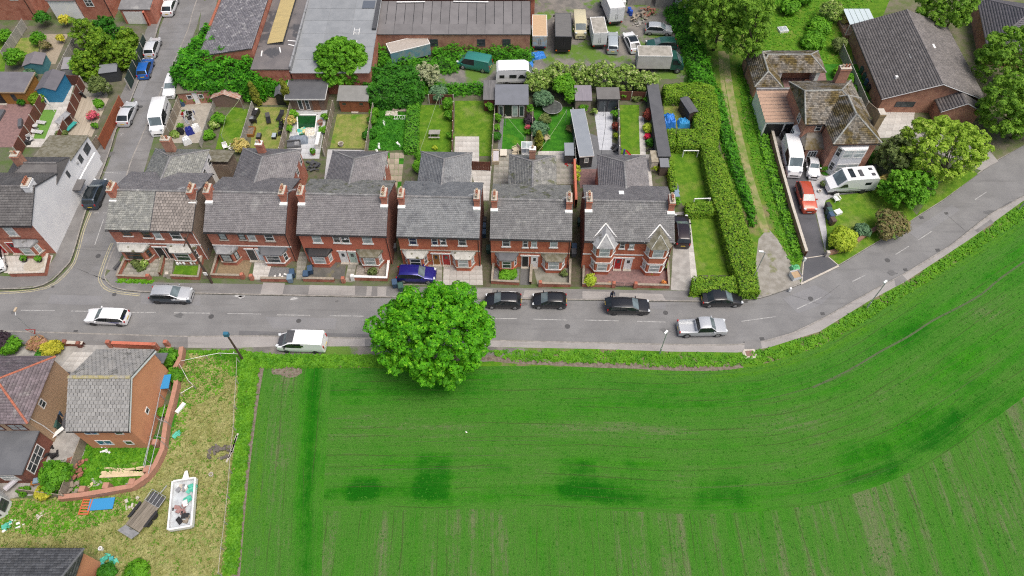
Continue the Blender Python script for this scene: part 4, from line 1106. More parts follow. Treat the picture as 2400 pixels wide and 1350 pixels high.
# side profile per type: (x along length from the tail, z of outline, has cabin)  + belt height, sizes
CARS = {
'hatch':  dict(L=4.05, W=1.74, belt=.92, prof=[(0,.62,0),(.015,.92,0),(.03,.98,1),(.11,1.36,1),(.16,1.44,1),(.40,1.48,1),(.56,1.43,1),(.745,1.00,0),(.93,.84,0),(.98,.74,0),(1,.55,0)]),
'estate': dict(L=4.6, W=1.80, belt=.94, prof=[(0,.62,0),(.012,.94,0),(.02,1.0,1),(.07,1.34,1),(.10,1.42,1),(.40,1.47,1),(.58,1.41,1),(.73,.99,0),(.93,.84,0),(.98,.74,0),(1,.55,0)]),
'suv':    dict(L=4.55, W=1.86, belt=1.06, prof=[(0,.70,0),(.012,1.06,0),(.02,1.12,1),(.08,1.52,1),(.12,1.60,1),(.40,1.64,1),(.57,1.57,1),(.725,1.14,0),(.93,1.0,0),(.98,.86,0),(1,.62,0)]),
'saloon': dict(L=4.55, W=1.80, belt=.94, prof=[(0,.64,0),(.015,.98,0),(.10,1.02,0),(.115,1.03,1),(.25,1.37,1),(.30,1.41,1),(.46,1.43,1),(.57,1.38,1),(.735,.98,0),(.93,.84,0),(.98,.72,0),(1,.55,0)]),
'coupe':  dict(L=4.5, W=1.80, belt=.92, prof=[(0,.66,0),(.015,.96,0),(.04,.99,0),(.05,1.0,1),(.21,1.33,1),(.27,1.38,1),(.44,1.40,1),(.55,1.35,1),(.73,.95,0),(.93,.80,0),(.98,.70,0),(1,.52,0)]),
'beetle': dict(L=4.05, W=1.55, belt=.90, prof=[(0,.45,0),(.02,.62,0),(.12,.90,0),(.20,1.06,0),(.22,1.10,1),(.32,1.40,1),(.38,1.47,1),(.52,1.50,1),(.60,1.45,1),(.69,1.02,0),(.85,.92,0),(.95,.70,0),(1,.45,0)]),
'van':    dict(L=5.1, W=1.95, belt=1.12, prof=[(0,.60,0),(.008,1.12,0),(.012,1.2,1),(.02,1.85,1),(.05,1.95,1),(.45,1.98,1),(.66,1.95,1),(.72,1.86,1),(.86,1.22,0),(.97,1.02,0),(1,.65,0)]),
'bigvan': dict(L=5.9, W=2.0, belt=1.25, prof=[(0,.60,0),(.006,1.25,0),(.01,1.4,1),(.015,2.35,1),(.04,2.46,1),(.45,2.50,1),(.70,2.46,1),(.75,2.33,1),(.86,1.42,0),(.97,1.10,0),(1,.65,0)]),
'pickup': dict(L=5.3, W=1.9, belt=1.08, prof=[(0,.66,0),(.012,1.06,0),(.36,1.08,0),(.37,1.12,1),(.41,1.66,1),(.45,1.74,1),(.56,1.77,1),(.64,1.72,1),(.75,1.18,0),(.94,1.04,0),(.985,.90,0),(1,.62,0)]),
}
def car(typ, label, rear, front, col, name=None, cat='car',group=None, L=None, W=None, glassroof=False, rails=False, rim=RIM, z=None, top_glass=False, mono_side=False, roof_mat=None, hs=1.0, bonnet=None, tailgate=False, two_tone=False):
  sp = CARS[typ]; L = L or sp['L']; W = W or sp['W']; w = W/2; bz = sp['belt']*hs; z = RZ if z is None else z
  a, b = P(*rear, z), P(*front, z); c = (a+b)/2; rz = math.atan2(b.y-a.y, b.x-a.x)
  o = thing(name or ('parked_van' if 'van' in typ else 'parked_car'), label, cat, (c.x, c.y, z+.012), rz, group)
  prof = sp['prof']; body = MB(); rows = []
  gi = [i for i, p in enumerate(prof) if p[2]]; g0, g1 = gi[0], gi[-1]
  for i, (xf, zt, g) in enumerate(prof):
    x = (xf-.5)*L; zt *= hs
    e = min(xf, 1-xf); wp = w*(.86 + .14*min(1, math.sqrt(e/.09))) if typ not in ('van', 'bigvan') else w*(.95 + .05*min(1, e/.02) if xf < .5 else .84 + .16*min(1, math.sqrt(e/.13)))
    if typ == 'beetle': wp *= .92
    zb = min(bz, zt) if not g else bz
    if g:
      hh = (zt-bz); wr = wp*(.97 - .19*min(1, hh/.5)) if typ not in ('van', 'bigvan') else wp*(.985-.06*min(1, hh/.8))
      sec = [(wp*.90,.20),(wp*.985,.40),(wp, zb*.72),(wp*.975, zb),(wr, zt-.055),(wr*.87, zt-.012),(wr*.45, zt),(0, zt+.012)]
    else:
      zz = max(zb, zt)
      sec = [(wp*.90,.20),(wp*.985,.40),(wp, zb*.72),(wp*.955, zz-.05),(wp*.88, zz-.02),(wp*.78, zz-.005),(wp*.42, zz+.012),(0, zz+.018)]
    rows.append([(x, y, zz_) for y, zz_ in sec] + [(x, -y, zz_) for y, zz_ in sec[-2::-1]])
  n = len(rows[0]); V = [p for r in rows for p in r]; F = []; GL = {'windscreen': [], 'rear_window': [], 'side_window': [], 'roof_panel': []}; bed = []
  solid = typ in ('van', 'bigvan')
  for i in range(len(rows)-1):
    cab = prof[i][2] or prof[i+1][2]
    for j in range(n-1):
      q = (i*n+j, (i+1)*n+j, (i+1)*n+j+1, i*n+j+1)
      top = j in (5,6,7,8); sidej = j in (3, n-5)
      zmid0, zmid1 = prof[i][1], prof[i+1][1]
      if cab and top and i >= g1 and zmid0 - zmid1 > .2: GL['windscreen'].append(q)
      elif cab and top and i in (g0, g0-1) and zmid1 - zmid0 > .2 and not solid: GL['rear_window'].append(q)
      elif sidej and prof[i][2] and (prof[i+1][2] or i == g1) and i >= g0+ (0 if not solid else max(0, g1-g0-2)): GL['side_window'].append(q)
      elif glassroof and top and prof[i][2] and prof[i+1][2] and i > g0+1: GL['roof_panel'].append(q)
      elif typ == 'pickup' and i == 1 and j in (5,6,7,8): continue
      else: F.append(q)
  F += [tuple(range(n))[::-1], tuple(range((len(rows)-1)*n, len(rows)*n))]
  body.add(V, F)
  if typ == 'pickup':
    x0, x1 = (.012-.5)*L, (.36-.5)*L; yy = w*.77
    body.add([(x0,-yy,1.07),(x1,-yy,1.07),(x1,yy,1.07),(x0,yy,1.07),(x0,-yy,.62),(x1,-yy,.62),(x1,yy,.62),(x0,yy,.62)], [(4,5,6,7),(0,1,5,4),(1,2,6,5),(2,3,7,6),(3,0,4,7)])
  if two_tone: body.mi = [1 if (k < len(F) and max(V[v][2] for v in F[k]) < bz+.01 and all(abs(V[v][1]) > w*.7 for v in F[k])) else 0 for k in range(len(body.f))]
  bo = body.build('body',[col, PT['slateblue']], o, smooth=True)
  try: bo.data.set_sharp_from_angle(angle=math.radians(38))
  except Exception: pass
  for nm, qs in GL.items():
    if not qs: continue
    groups = [qs]
    if nm == 'side_window': groups = [[q for q in qs if (q[0] % n) == 3], [q for q in qs if (q[0] % n) != 3]]
    for g in groups:
      if not g: continue
      used = sorted({v for q in g for v in q}); mp = {v: k for k, v in enumerate(used)}
      MB().add([V[v] for v in used], [tuple(mp[v] for v in q) for q in g]).build(nm, CGLASSP if nm == 'windscreen' else CGLASS, o, smooth=True)
  # pillars between the side lights
  if not solid:
    for s in (-1,1):
      m = MB()
      for fx in ((.30,.44) if typ in ('estate', 'suv', 'saloon', 'hatch') else (.40,)):
        zt = float(np.interp(fx, [p[0] for p in prof], [p[1] for p in prof]))*hs; x = (fx-.5)*L
        m.tube([(x, s*w*.982, bz),(x, s*w*.80, zt-.05)], .045,4)
      m.build('door_pillar',TRIM, o)
  m = MB().box(-L/2*.93,-w*.88,.16, L/2*.93, w*.88,.30); m.build('underbody',TRIM, o)
  wr = .33 if typ not in ('suv', 'pickup', 'bigvan') else .37
  wx = (.17,.81) if typ not in ('van', 'bigvan') else (.20,.80)
  for fx in wx:
    for s in (-1,1):
      x = (fx-.5)*L; yy = s*(w*(.985 if typ != 'beetle' else .93)-.09)
      MB().wheel(x, s*(w*.975-.02), wr+.02, wr*1.14,.05,16).build('wheel_arch',TRIM, o) if typ != 'beetle' else MB().wheel(x, s*(w*.88), wr+.08, wr*1.25,.22,14).build('wheel_arch',col, o)
      wo = MB().wheel(x, yy, wr, wr, .22,16).build('wheel',TYRE, o)
      MB().wheel(x, yy + s*.085, wr, wr*.66,.07,12).build('rim',rim, wo)
  zf = prof[-3][1]*hs
  for s in (-1,1):
    MB().cbox(L/2-.16, s*w*.70, zf-.13,.26,.30,.14,-s*.35).build('headlamp',LAMP, o)
    zb_ = bz - (.10 if not solid else .0)
    MB().cbox(-L/2+.055, s*w*.80, zb_-.02,.14,.16,.24 if not solid else .55).build('tail_lamp',TAIL, o)
    xm = (float(prof[g1][0])*.35 + float(prof[min(g1+1, len(prof)-1)][0])*.65 - .5)*L
    MB().cbox(xm-.02, s*(w+.08), bz+.05,.12,.20,.14).build('mirror',col if col is not PT['white'] or not solid else TRIM, o)
  MB().cbox(-L/2-.005,0,.60,.03,.52,.12).build('number_plate',PLATE_Y, o); MB().cbox(L/2+.0,0,.42,.03,.52,.11).build('number_plate',PLATE_W, o)
  MB().cbox(L/2-.03,0,.56,.10, W*.52,.16).build('grille',TRIM, o)
  if rails:
    for s in (-1,1): MB().tube([((.14-.5)*L, s*w*.70,1.60*hs if typ == 'suv' else 1.45),((.35-.5)*L, s*w*.72,(1.67 if typ == 'suv' else 1.50)*hs),((.56-.5)*L, s*w*.70,(1.60 if typ == 'suv' else 1.44)*hs)], .025,5).build('roof_rail',RIM, o)
  if typ == 'suv' or mono_side:
    for s in (-1,1): MB().box(-L*.28, s*(w*.985)-.012,.22, L*.26, s*(w*.985)+.012,.36).build('sill_trim',TRIM, o)
  if bonnet: 
    i0 = g1+1; qs = [(i*n+j, (i+1)*n+j, (i+1)*n+j+1, i*n+j+1) for i in range(i0, i0+1) for j in (5,6,7,8)]
    used = sorted({v for q in qs for v in q}); mp = {v: k for k, v in enumerate(used)}
    MB().add([Vector(V[v]) + Vector((0,0,.006)) for v in used], [tuple(mp[v] for v in q) for q in qs]).build('bonnet',bonnet, o)
  return o

car('suv', 'silver off-road car with black lower sides parked beside the north kerb',(360,697),(456,699), PT['silver'], group='cars parked along the main road',rails=True, mono_side=True, rim=RIMD, two_tone=True)
o = car('estate', 'white estate car with dark blue side flashes driving along the road',(303,751),(212,747), PT['white'], name='moving_car',rim=RIMD)
BLUEDEC = pm('blue_decal',(.02,.03,.22), rough=.4)
for s in (-1,1):
  MB().add([(-.3, s*.905,.95),(-1.9, s*.895,.55),(-2.1, s*.86,.90),(-1.5, s*.895,.93)], [(0,1,2,3) if s < 0 else (3,2,1,0)]).build('side_flash',BLUEDEC, o)
MB().cbox(-2.27,.25,1.12,.02,.5,.10).build('tail_marking',BLUEDEC, o)
o = car('van', 'white camper van with dark bonnet and dark roof front, half on the verge',(766,812),(657,809), PT['white'], cat='van',z=0.0, bonnet=pm('carbon_bonnet',(.06,.062,.07), rough=.4), rim=RIMD, L=5.2)
MB().cbox(.98,0,1.985,.82,1.5,.025).build('roof_wrap',DKGREY, o)
for k in (-.35,): 
  for s in (-1,1): MB().cbox(k+.35, s*.952,1.50,1.0,.02,.40,0,-s*.09).build('side_window',CGLASS, o)
car('hatch', 'black hatchback nearest the big tree, parked facing the tree',(1219,712),(1140,710), PT['black'], group='cars parked along the main road',rails=True)
car('hatch', 'small black hatchback with pale wheels, second in the line beside the tree',(1325,712),(1249,710), PT['black'], group='cars parked along the main road',L=3.85)
o = car('estate', 'black estate car with its tailgate raised and a person behind',(1425,724),(1516,725), PT['black'], group='cars parked along the main road',L=4.75, rim=RIMD, rails=True)
tg = MB().cbox(-.40,0,.04,.80,1.35,.07).build('tailgate',PT['black'], o, (-1.88,0,1.44)); tg.rotation_euler = (0, math.radians(-22),0)
MB().cbox(-.40,0,.085,.50,1.05,.02).build('rear_window',CGLASS, tg)
MB().cbox(-2.1,0,.78,.5,1.2,.06).build('boot_floor',TRIM, o); MB().cbox(-.79,0,.10,.02,.5,.05).build('plate_holder',PLATE_Y, tg)
car('saloon', 'black saloon car parked alone below the trimmed hedge end',(1645,707),(1732,706), PT['black'], group='cars parked along the main road')
car('pickup', 'silver double-cab pickup truck driving round the bend',(1587,776),(1697,773), PT['silver'], name='pickup_truck',cat='pickup')
car('suv', 'deep blue car on the slab drive in front of the oak door',(936,650),(1020,652), PT['navy'], z=.02, L=4.45)
car('suv', 'black off-road car on the concrete drive beside the end pair',(1598,581),(1593,517), PT['blackred'], z=.02, rails=True, L=4.7)
G = 'cars parked in the side street'
car('suv', 'dark blue-grey car by the double yellow lines at the white gable',(217,492),(243,432), PT['slateblue'], group=G, glassroof=True, rim=RIMD)
car('coupe', 'white coupe beside the rust-coloured fence in the side street',(291,301),(315,246), PT['pearl'], group=G)
o = car('bigvan', 'white panel van with dark lettering facing the junction',(391,250),(372,330), PT['white'], cat='van',group=G, L=5.6)
for k in range(9): MB().cbox(-1.9+k*.3,.996,1.72,.16+.05*(k % 3),.015,.20).build('lettering',DKGREY, o)
car('estate', 'white estate car behind the white panel van, facing the junction',(414,185),(399,234), PT['white'], group=G)
car('hatch', 'bright blue hatchback in the side street',(338,189),(352,147), PT['blue'], group=G)
car('hatch', 'pale silver hatchback directly in front of the bright blue one',(354,139),(369,99), PT['pearl'], group=G, L=4.2)
car('coupe', 'white car farthest up the side street',(394,42),(410,1), PT['white'], group=G)
car('hatch', 'white car on the front drive at the edge of the picture',(-8,586),(2,640), PT['white'], z=.02)
Y = 'vehicles standing in the scrap yard'
car('van', 'beige van with a dirty cream roof standing between two box lorries',(1355,36),(1361,104), PT['beige'], cat='van',group=Y, z=.02)
car('estate', 'pale silver-blue estate car with red tail lamps in the yard',(1435,131),(1434,83), PT['palesilver'], group=Y, z=.02)
car('coupe', 'white car with dark sunroof askew in the yard',(1490,129),(1469,84), PT['white'], group=Y, z=.02, glassroof=True)
car('hatch', 'silver hatchback half sunk in the brambles of the yard',(1514,75),(1570,78), PT['silver'], group=Y, z=.02)
car('suv', 'dark green off-road car behind the green-cabbed box lorry',(1584,113),(1512,115), PT['dgreen'], group=Y, z=.02)
car('bigvan', 'teal van nose-deep in the bushes behind the gardens',(1143,163),(1082,152), PT['teal'], cat='van',group=Y, z=.02, L=5.0, hs=.82)
D_ = 'vehicles on the drive of the mossy-roofed house'
car('bigvan', 'tall white van at the top of the tarmac drive',(1843,338),(1859,425), PT['white'], cat='van',group=D_, z=.02)
car('beetle', 'small white rounded classic car between the van and the shrubs',(1897,374),(1904,420), PT['white'], group=D_, z=.02, rim=LAMP)
car('suv', 'orange-red off-road car on the tarmac drive',(1876,441),(1894,501), PT['orange'], group=D_, z=.02, rails=True)

def box_lorry(label, rear, front, L, boxm, roofm, cabm, Lc=1.7, H=3.0, W=2.15, doorm=None, group=Y, cab=True, name='box_lorry',open_back=False, cat='lorry'):
  a, b = P(*rear, .02), P(*front, .02); rz = math.atan2(b.y-a.y, b.x-a.x); d = Vector((math.cos(rz), math.sin(rz),0)); c = a + d*L/2
  o = thing(name, label, cat, (c.x, c.y, .02), rz, group); w = W/2; xb = L/2-Lc if cab else L/2
  MB().box(-L/2,-w, .85, xb-.08, w, H).build('cargo_box',boxm, o)
  m = MB()
  for (x0, y0, x1, y1) in ((-L/2-.02,-w-.02, xb-.06,-w+.06),(-L/2-.02, w-.06, xb-.06, w+.02),(-L/2-.02,-w+.06,-L/2+.06, w-.06),(xb-.14,-w+.06, xb-.06, w-.06)): m.box(x0, y0, H-.06, x1, y1, H+.035)
  m.build('box_rim',WPAINT if doorm is not BLACK else DKGREY, o)
  MB().box(-L/2+.06,-w+.06, H+.002, xb-.14, w-.06, H+.018).build('box_roof',roofm, o)
  for s in (-1,1): MB().box(-L/2-.04, min(s*.02, s*(w-.06)),1.0,-L/2-.003, max(s*.02, s*(w-.06)), H-.12).build('rear_door',doorm or boxm, o)
  for s in (-1,1): MB().cbox(-L/2-.05, s*.14,1.7,.03,.04,.9).build('door_bar',IRON, o)
  MB().box(-L/2,-w*.8,.45, L/2-.3, w*.8,.84).build('chassis',TRIM, o)
  for s in (-1,1): MB().cbox(-L/2-.03, s*w*.78,.72,.06,.22,.14).build('tail_lamp',TAIL if doorm is not BLACK else pm('amber_lamp',(.75,.18,.02), rough=.3), o)
  if cab:
    prof = [(xb-.04,.6),(xb-.04,2.3),(xb+.15,2.42),(xb+.75,2.40),(L/2-.35,1.45),(L/2-.04,1.25),(L/2,.55)]
    for k, (nm, sg) in enumerate((('cab', 1),)):
      vs = []
      for s in (-1,1): vs += [(x, s*w*(.93 if z < 2 else .86), z) for x, z in prof]
      n = len(prof); fs = [tuple(range(n)), tuple(range(n, 2*n))[::-1]] + [(i, n+i, n+i+1, i+1) for i in range(n-1)]
      MB().add(vs, fs).build('cab',cabm, o)
    x0, z0, x1, z1 = prof[3][0]+.06, prof[3][1]-.10, prof[4][0]-.04, prof[4][1]+.12
    MB().add([(x0+.03,-w*.78, z0+.03),(x0+.03, w*.78, z0+.03),(x1+.03, w*.84, z1+.03),(x1+.03,-w*.84, z1+.03)], [(0,3,2,1)]).build('windscreen',CGLASSP, o)
    for s in (-1,1):
      MB().add([(xb+.2, s*w*.92,1.5),(xb+1.15, s*w*.945,1.5),(xb+.78, s*w*.885,2.2),(xb+.2, s*w*.885,2.2)], [(0,1,2,3) if s < 0 else (3,2,1,0)]).build('side_window',CGLASS, o)
      MB().cbox(xb+1.2, s*(w*.93+.14),1.75,.1,.2,.3).build('mirror',TRIM, o); MB().cbox(L/2-.05, s*w*.7,.85,.12,.3,.18).build('headlamp',LAMP, o)
  for x in ((-L/2+1.1, L/2-.85) if cab else (-.4,.5)):
    for s in (-1,1):
      wo = MB().wheel(x, s*(w*.9),.42,.42,.28,16).build('wheel',TYRE, o); MB().wheel(x, s*(w*.9+.12),.42,.25,.06,12).build('rim',RIM, wo)
  return o
DIRTYROOF = pm('dirty_box_roof',(.36,.34,.30),(.26,.245,.21),1.5,.9, fine=.12); GREYROOF = pm('grey_box_roof',(.15,.148,.145),(.12,.118,.115),2,.9, stretch=(8,.5,1)); PLY = pm('plywood_roof',(.52,.37,.23),(.45,.31,.19),2,.9, stretch=(6,1,1), c3=(.25,.14,.08), s3=1.5, lo3=.66, hi3=.72)
BOXW = pm('box_white',(.70,.71,.72),(.64,.65,.66),2,.5); BOXG = pm('box_dirty_white',(.55,.54,.51),(.48,.47,.44),1.2,.7, fine=.05)
box_lorry('white box lorry with rear doors towards the yard, farthest from the gardens',(1442,62),(1408,-22),6.2, BOXW, BOXW, PT['white'], H=3.2, W=2.3)
box_lorry('white box lorry with a grimy grey roof beside the silver estate car',(1403,117),(1388,44),5.6, BOXW, DIRTYROOF, PT['white'], H=2.9, W=2.1)
box_lorry('dark grey-roofed box lorry with black back and amber lamps',(1318,128),(1315,25),7.4, TRIM, GREYROOF, PT['white'], H=3.1, W=2.4, doorm=BLACK)
o = box_lorry('box body with bare plywood roof standing beside the long workshop',(1264,120),(1263,40),5.2, pm('box_paleblue',(.32,.42,.48),(.40,.36,.30),2,.8), PLY, PT['white'], cab=False, name='box_trailer',H=2.6, cat='trailer')
box_lorry('grey-white box lorry with a dark green cab beside the pale bushes',(1488,160),(1612,161),6.8, BOXG, DIRTYROOF, PT['dgreen'], H=3.0, W=2.3, Lc=1.9)
o = box_lorry('weathered blue container trailer with whitish roof among the ivy',(916,150),(1017,125),6.0, pm('box_blue',(.10,.23,.29),(.22,.28,.28),1.2,.8, c3=(.28,.20,.14), s3=1.0, lo3=.62, hi3=.7), pm('white_rust_roof',(.42,.38,.34),(.33,.29,.25),2,.9, stretch=(2,6,1)), PT['white'], cab=False, name='container_trailer',H=2.7, W=2.4, cat='trailer')

def motorhome(label, rear, front, L, name='motorhome',W=2.2, H=2.75, z=.02, caravan=False, group=None):
  a, b = P(*rear, z), P(*front, z); c = (a+b)/2; rz = math.atan2(b.y-a.y, b.x-a.x); w = W/2
  o = thing(name, label, 'motorhome',(c.x, c.y, z), rz, group)
  if caravan: pr = [(-L/2,.55),(-L/2-.02,1.3),(-L/2+.12, H-.25),(-L/2+.4, H),(L/2-1.3, H),(L/2-.75, H-.30),(L/2-.2,1.55),(L/2-.02,1.2),(L/2,.5)]
  else: pr = [(-L/2,.5),(-L/2-.02,1.4),(-L/2+.1, H-.2),(-L/2+.35, H),(L/2-2.2, H),(L/2-1.75, H-.12),(L/2-.95,1.55),(L/2-.12,1.15),(L/2,.5)]
  n = len(pr); secs = [(-1,.0),(-.985,.0),(-.90,.05),(.90,.05),(.985,.0),(1,.0)]
  vs = []; 
  for s, lift in secs:
    for x, zz in pr:
      taper = 1.0 if x < L/2-1.2 else 1 - .14*(x-(L/2-1.2))/1.2
      zz2 = zz - (.10 if abs(s) > .95 and zz > H-.4 else 0) - (.0)
      vs.append((x, s*w*taper, zz2))
  fs = [(i*n+k, (i+1)*n+k, (i+1)*n+k+1, i*n+k+1) for i in range(len(secs)-1) for k in range(n-1)] + [tuple(range(n)), tuple(range((len(secs)-1)*n, len(secs)*n))[::-1]]
  bo = MB().add(vs, fs).build('body',PT['white'], o)
  def at(x, s): return s*(w+.006)
  for s in (-1,1):
    for (x0, x1, z0, z1) in (((-L/2+.5,-L/2+1.2,1.45,1.95),(-L/2+1.9,-L/2+2.9,1.45,1.95)) if caravan else ((-L/2+.9,-L/2+1.7,1.55,2.0),)):
      MB().box(x0, min(at(0, s), at(0, s)-s*.03), z0, x1, max(at(0, s), at(0, s)-s*.03), z1).build('side_window',CGLASS, o)
    xw = (L/2-2.3, L/2-1.1)
    MB().add([(xw[0], s*(w+.005),1.35),(xw[1], s*(w+.005),1.35),(xw[1]-.5, s*(w+.005),1.95),(xw[0]+.3, s*(w+.005),1.95)], [(0,1,2,3) if s < 0 else (3,2,1,0)]).build('cab_window',CGLASS, o)
    MB().box(-L/2+.2, s*(w+.004)-.006,.70, L/2-1.2, s*(w+.004)+.006,.78).build('side_stripe',DKGREY, o)
    for x in (-L/2+1.5, L/2-1.0):
      wo = MB().wheel(x, s*(w*.92),.36,.36,.24,16).build('wheel',TYRE, o); MB().wheel(x, s*(w*.92+.10),.36,.22,.05,12).build('rim',RIMD, wo)
  i = 5
  p, q = pr[5], pr[6]
  MB().add([(p[0]+.06,-w*.80, p[1]+.0),(p[0]+.06, w*.80, p[1]+.0),(q[0]+.03, w*.82, q[1]+.06),(q[0]+.03,-w*.82, q[1]+.06)], [(0,3,2,1)]).build('windscreen',CGLASSP, o)
  for (x, y, sx, sy) in ((-L/2+.8,.45,.45,.45),(-L/2+.9,-.45,.45,.4),(-L/2+2.3,0.1,.5,1.1)) if not caravan else ((.3,.1,.5,.5),(-1.2,-.3,.4,.4)):
    MB().bbox(x-sx/2, y-sy/2, H, x+sx/2, y+sy/2, H+.07).build('roof_light' if sy < 1 else 'solar_panel',DKGREY if not caravan else WPAINT, o)
  if not caravan:
    MB().bbox(L/2-2.9,-.75, H, L/2-2.25,.75, H+.05).build('skylight',CGLASS, o)
  MB().box(-L/2+.1,-w*.9,.25, L/2-.1, w*.9,.52).build('chassis',TRIM, o)
  return o
motorhome('white motorhome with dark stripes parked across the lawn edge',(2033,437),(1935,444),6.0, group=D_)
motorhome('white coachbuilt camper tucked behind the grey-roofed summerhouse',(1164,191),(1249,189),5.4, name='camper_van',caravan=True, H=2.9, group=Y)
# ---------------------------------------------------------------- other buildings (world metres; the grid of the place runs square to the camera)
def slab_roof(parent, x0, y0, x1, y1, za, zb, mat, th=.14, name='roof',ov=.15, axis='y'):
  """single-pitch roof, height za at the low coordinate and zb at the high one along the axis"""
  xa, xb, ya, yb = x0-ov, x1+ov, y0-ov, y1+ov
  z = [za, za, zb, zb] if axis == 'y' else [za, zb, zb, za]
  c = [(xa,ya),(xb,ya),(xb,yb),(xa,yb)]
  vs = [(*c[i], z[i]) for i in range(4)] + [(*c[i], z[i]+th) for i in range(4)]
  return MB().add(vs, [(0,3,2,1),(4,5,6,7),(0,1,5,4),(1,2,6,5),(2,3,7,6),(3,0,4,7)]).build(name, mat, parent)
def mono_walls(parent, x0, y0, x1, y1, za, zb, mat, axis='y',name='wall'):
  z = [za, za, zb, zb] if axis == 'y' else [za, zb, zb, za]
  c = [(x0,y0),(x1,y0),(x1,y1),(x0,y1)]
  vs = [(*c[i], -.3) for i in range(4)] + [(*c[i], z[i]) for i in range(4)]
  return MB().add(vs, [(0,1,5,4),(1,2,6,5),(2,3,7,6),(3,0,4,7),(4,5,6,7)]).build(name, mat, parent)
R90 = math.radians(90)

# --- rendered gable house on the corner of the side street
h = thing('corner_house', 'end house with a large blank white gable facing the side street', 'house',(-66.0,51.05,0),0)
W, D = 11.9,7.6
gable_walls(W, D, 5.4,7.35, BRKD, RENDER_W, h)
r, fr, bk = roof_deck(W, D, 5.4,7.35, DKGREY, h, ox=.1)
slate_part('tiling',r, [fr, bk], TILE_DARK, .33,.30,5,.03); ridge(r, (0, D/2,7.5),(W, D/2,7.5), TILE_DARK)
chimney(h, W-.45, D/2,6.6,8.2,.8,1.3, RENDER_W, 4, 'y',CLAY)
for xx in (5.3,8.3): window(h, xx, 0,3.35,0,1.1,1.5, WPAINT, GLASS_L, 0, True, lintel=STONE, sill=STONE)
o, pl = bay(h, 8.2,10.9,2.75, LEAD, WPAINT, GLASS_L, BRKD, STONE); bay_roof(o, pl, 2.68,2.42, LEAD)
door(h, 7.0,0,.02,0,.9,2.05, RED_DOOR, WPAINT); door(h, 5.3,0,.02,0,.9,2.05, RED_DOOR, WPAINT)
MB().box(-.02,-.05,2.75, W+.02,0,2.9).build('string_course',BRKG, h)
MB().tube([(-.1,-.32,5.25),(W+.15,-.32,5.25)], .065,6).build('gutter',BLACK, h)
MB().box(5.6, D, -.3, W, D+3.4,4.7).build('wing_wall',RENDER_W, h)
hip_roof(h, 5.6, W, D-.8, D+3.4,4.7,6.0, TILE_DARK, 8.0, W-.05,.12,.33,.30, axis='x',skip=('s', 'e'), seed=9, name='wing_roof')
chimney(h, 7.4, D+1.6,5.4,7.2,.9,.9, BRKB, 2, 'x')
mono_walls(h, 7.2, D+3.4, W, D+8.4,4.3,3.5, RENDER_W, name='annexe_wall'); slab_roof(h, 7.2, D+3.42, W, D+8.4,4.35,3.55, FELT_MOSS, .1, 'annexe_roof', .12)
window(h, W, D+4.6,2.5, R90,.8,1.0, DKGREY, GLASS, 0); window(h, W, D+6.3,2.2, R90,1.4,1.1, DKGREY, GLASS, 0); window(h, W, D+1.4,3.3, R90,.5,.9, DKGREY, GLASS, 0)
o = MB().box(W, D+.6,1.9, W+1.0, D+2.4,2.05).build('porch_hood',TILE_DARK, h)
wall_run('tall white rendered yard wall beside the side street pavement',[(176,442),(196,402),(222,357)], 2.0, RENDER_W, None, .22, tops=True)

# --- backs of the terrace beyond the conifers
h = thing('terrace_house', 'brick terrace back with grey tiled roof at the top edge of the picture', 'house',(P(97,47).x-11.6, P(97,47).y, 0),0)
gable_walls(11.6,8,5.2,7.2, BRKD, BRKD, h); r, fr, bk = roof_deck(11.6,8,5.2,7.2, DKGREY, h); slate_part('tiling',r, [fr, bk], TILE_DARK, .33,.3,3,.03)
window(h, 8.7,0,3.4,0,1.3,1.2, WPAINT, GLASS, 1); window(h, 3.0,0,3.4,0,1.2,1.2, WPAINT, GLASS, 1); MB().tube([(10.9,-.08,5),(10.9,-.08,0)], .05,6).build('downpipe',BLACK, h)
h = thing('terrace_house', 'white-walled lean-to and red-brown tiled terrace wing at the top edge', 'house',(P(137,48).x, P(137,48).y, 0),0)
MB().box(0,0,-.3,4.0,7,3.4).build('wall',RENDER_W, h); slab_roof(h, 0,0,4.0,7,3.4,4.6, pm('plum_felt',(.17,.12,.12),(.14,.10,.10),1.2,.9),.12, 'flat_roof')
gable_walls(4.3,8,4.4,6.2, BRKD, BRKD, h, 4.15,.3); r, fr, bk = roof_deck(4.3,8,4.4,6.2, DKGREY, h, 4.15,.3, name='tiled_roof'); slate_part('tiling',r, [fr, bk], pm('tile_redbrown',(.17,.075,.06),(.13,.06,.05),1,.9, island=.15),.33,.3,3,.03)
window(h, 5.4,.3,2.2,0,1.2,1.2, WPAINT, GLASS, 1); MB().tube([(8.6,.2,4.2),(8.6,.2,0)], .06,6).build('downpipe',BLACK, h)
h = thing('brick_garage', 'brick garage with wide white door beside the side street', 'garage',(P(297,56).x, P(297,56).y, 0),0)
mono_walls(h, 0,0,4.7,8,2.5,3.5, BRKD); slab_roof(h, 0,0,4.5,8,2.5,3.5, SLATE, .12)
o = MB().box(.35,-.05,.02,3.6,.0,2.15).build('garage_door',WPAINT, h)
for k in range(5): MB().box(.4+k*.64,-.065,.06,.98+k*.64,-.05,2.1).build('door_panel',WPAINT, o)
wall_run('orange brick yard wall along the side street behind the garage',[(350,62),(362,30),(384,-40)], 2.4, BRKP, None, .24, tops=False)

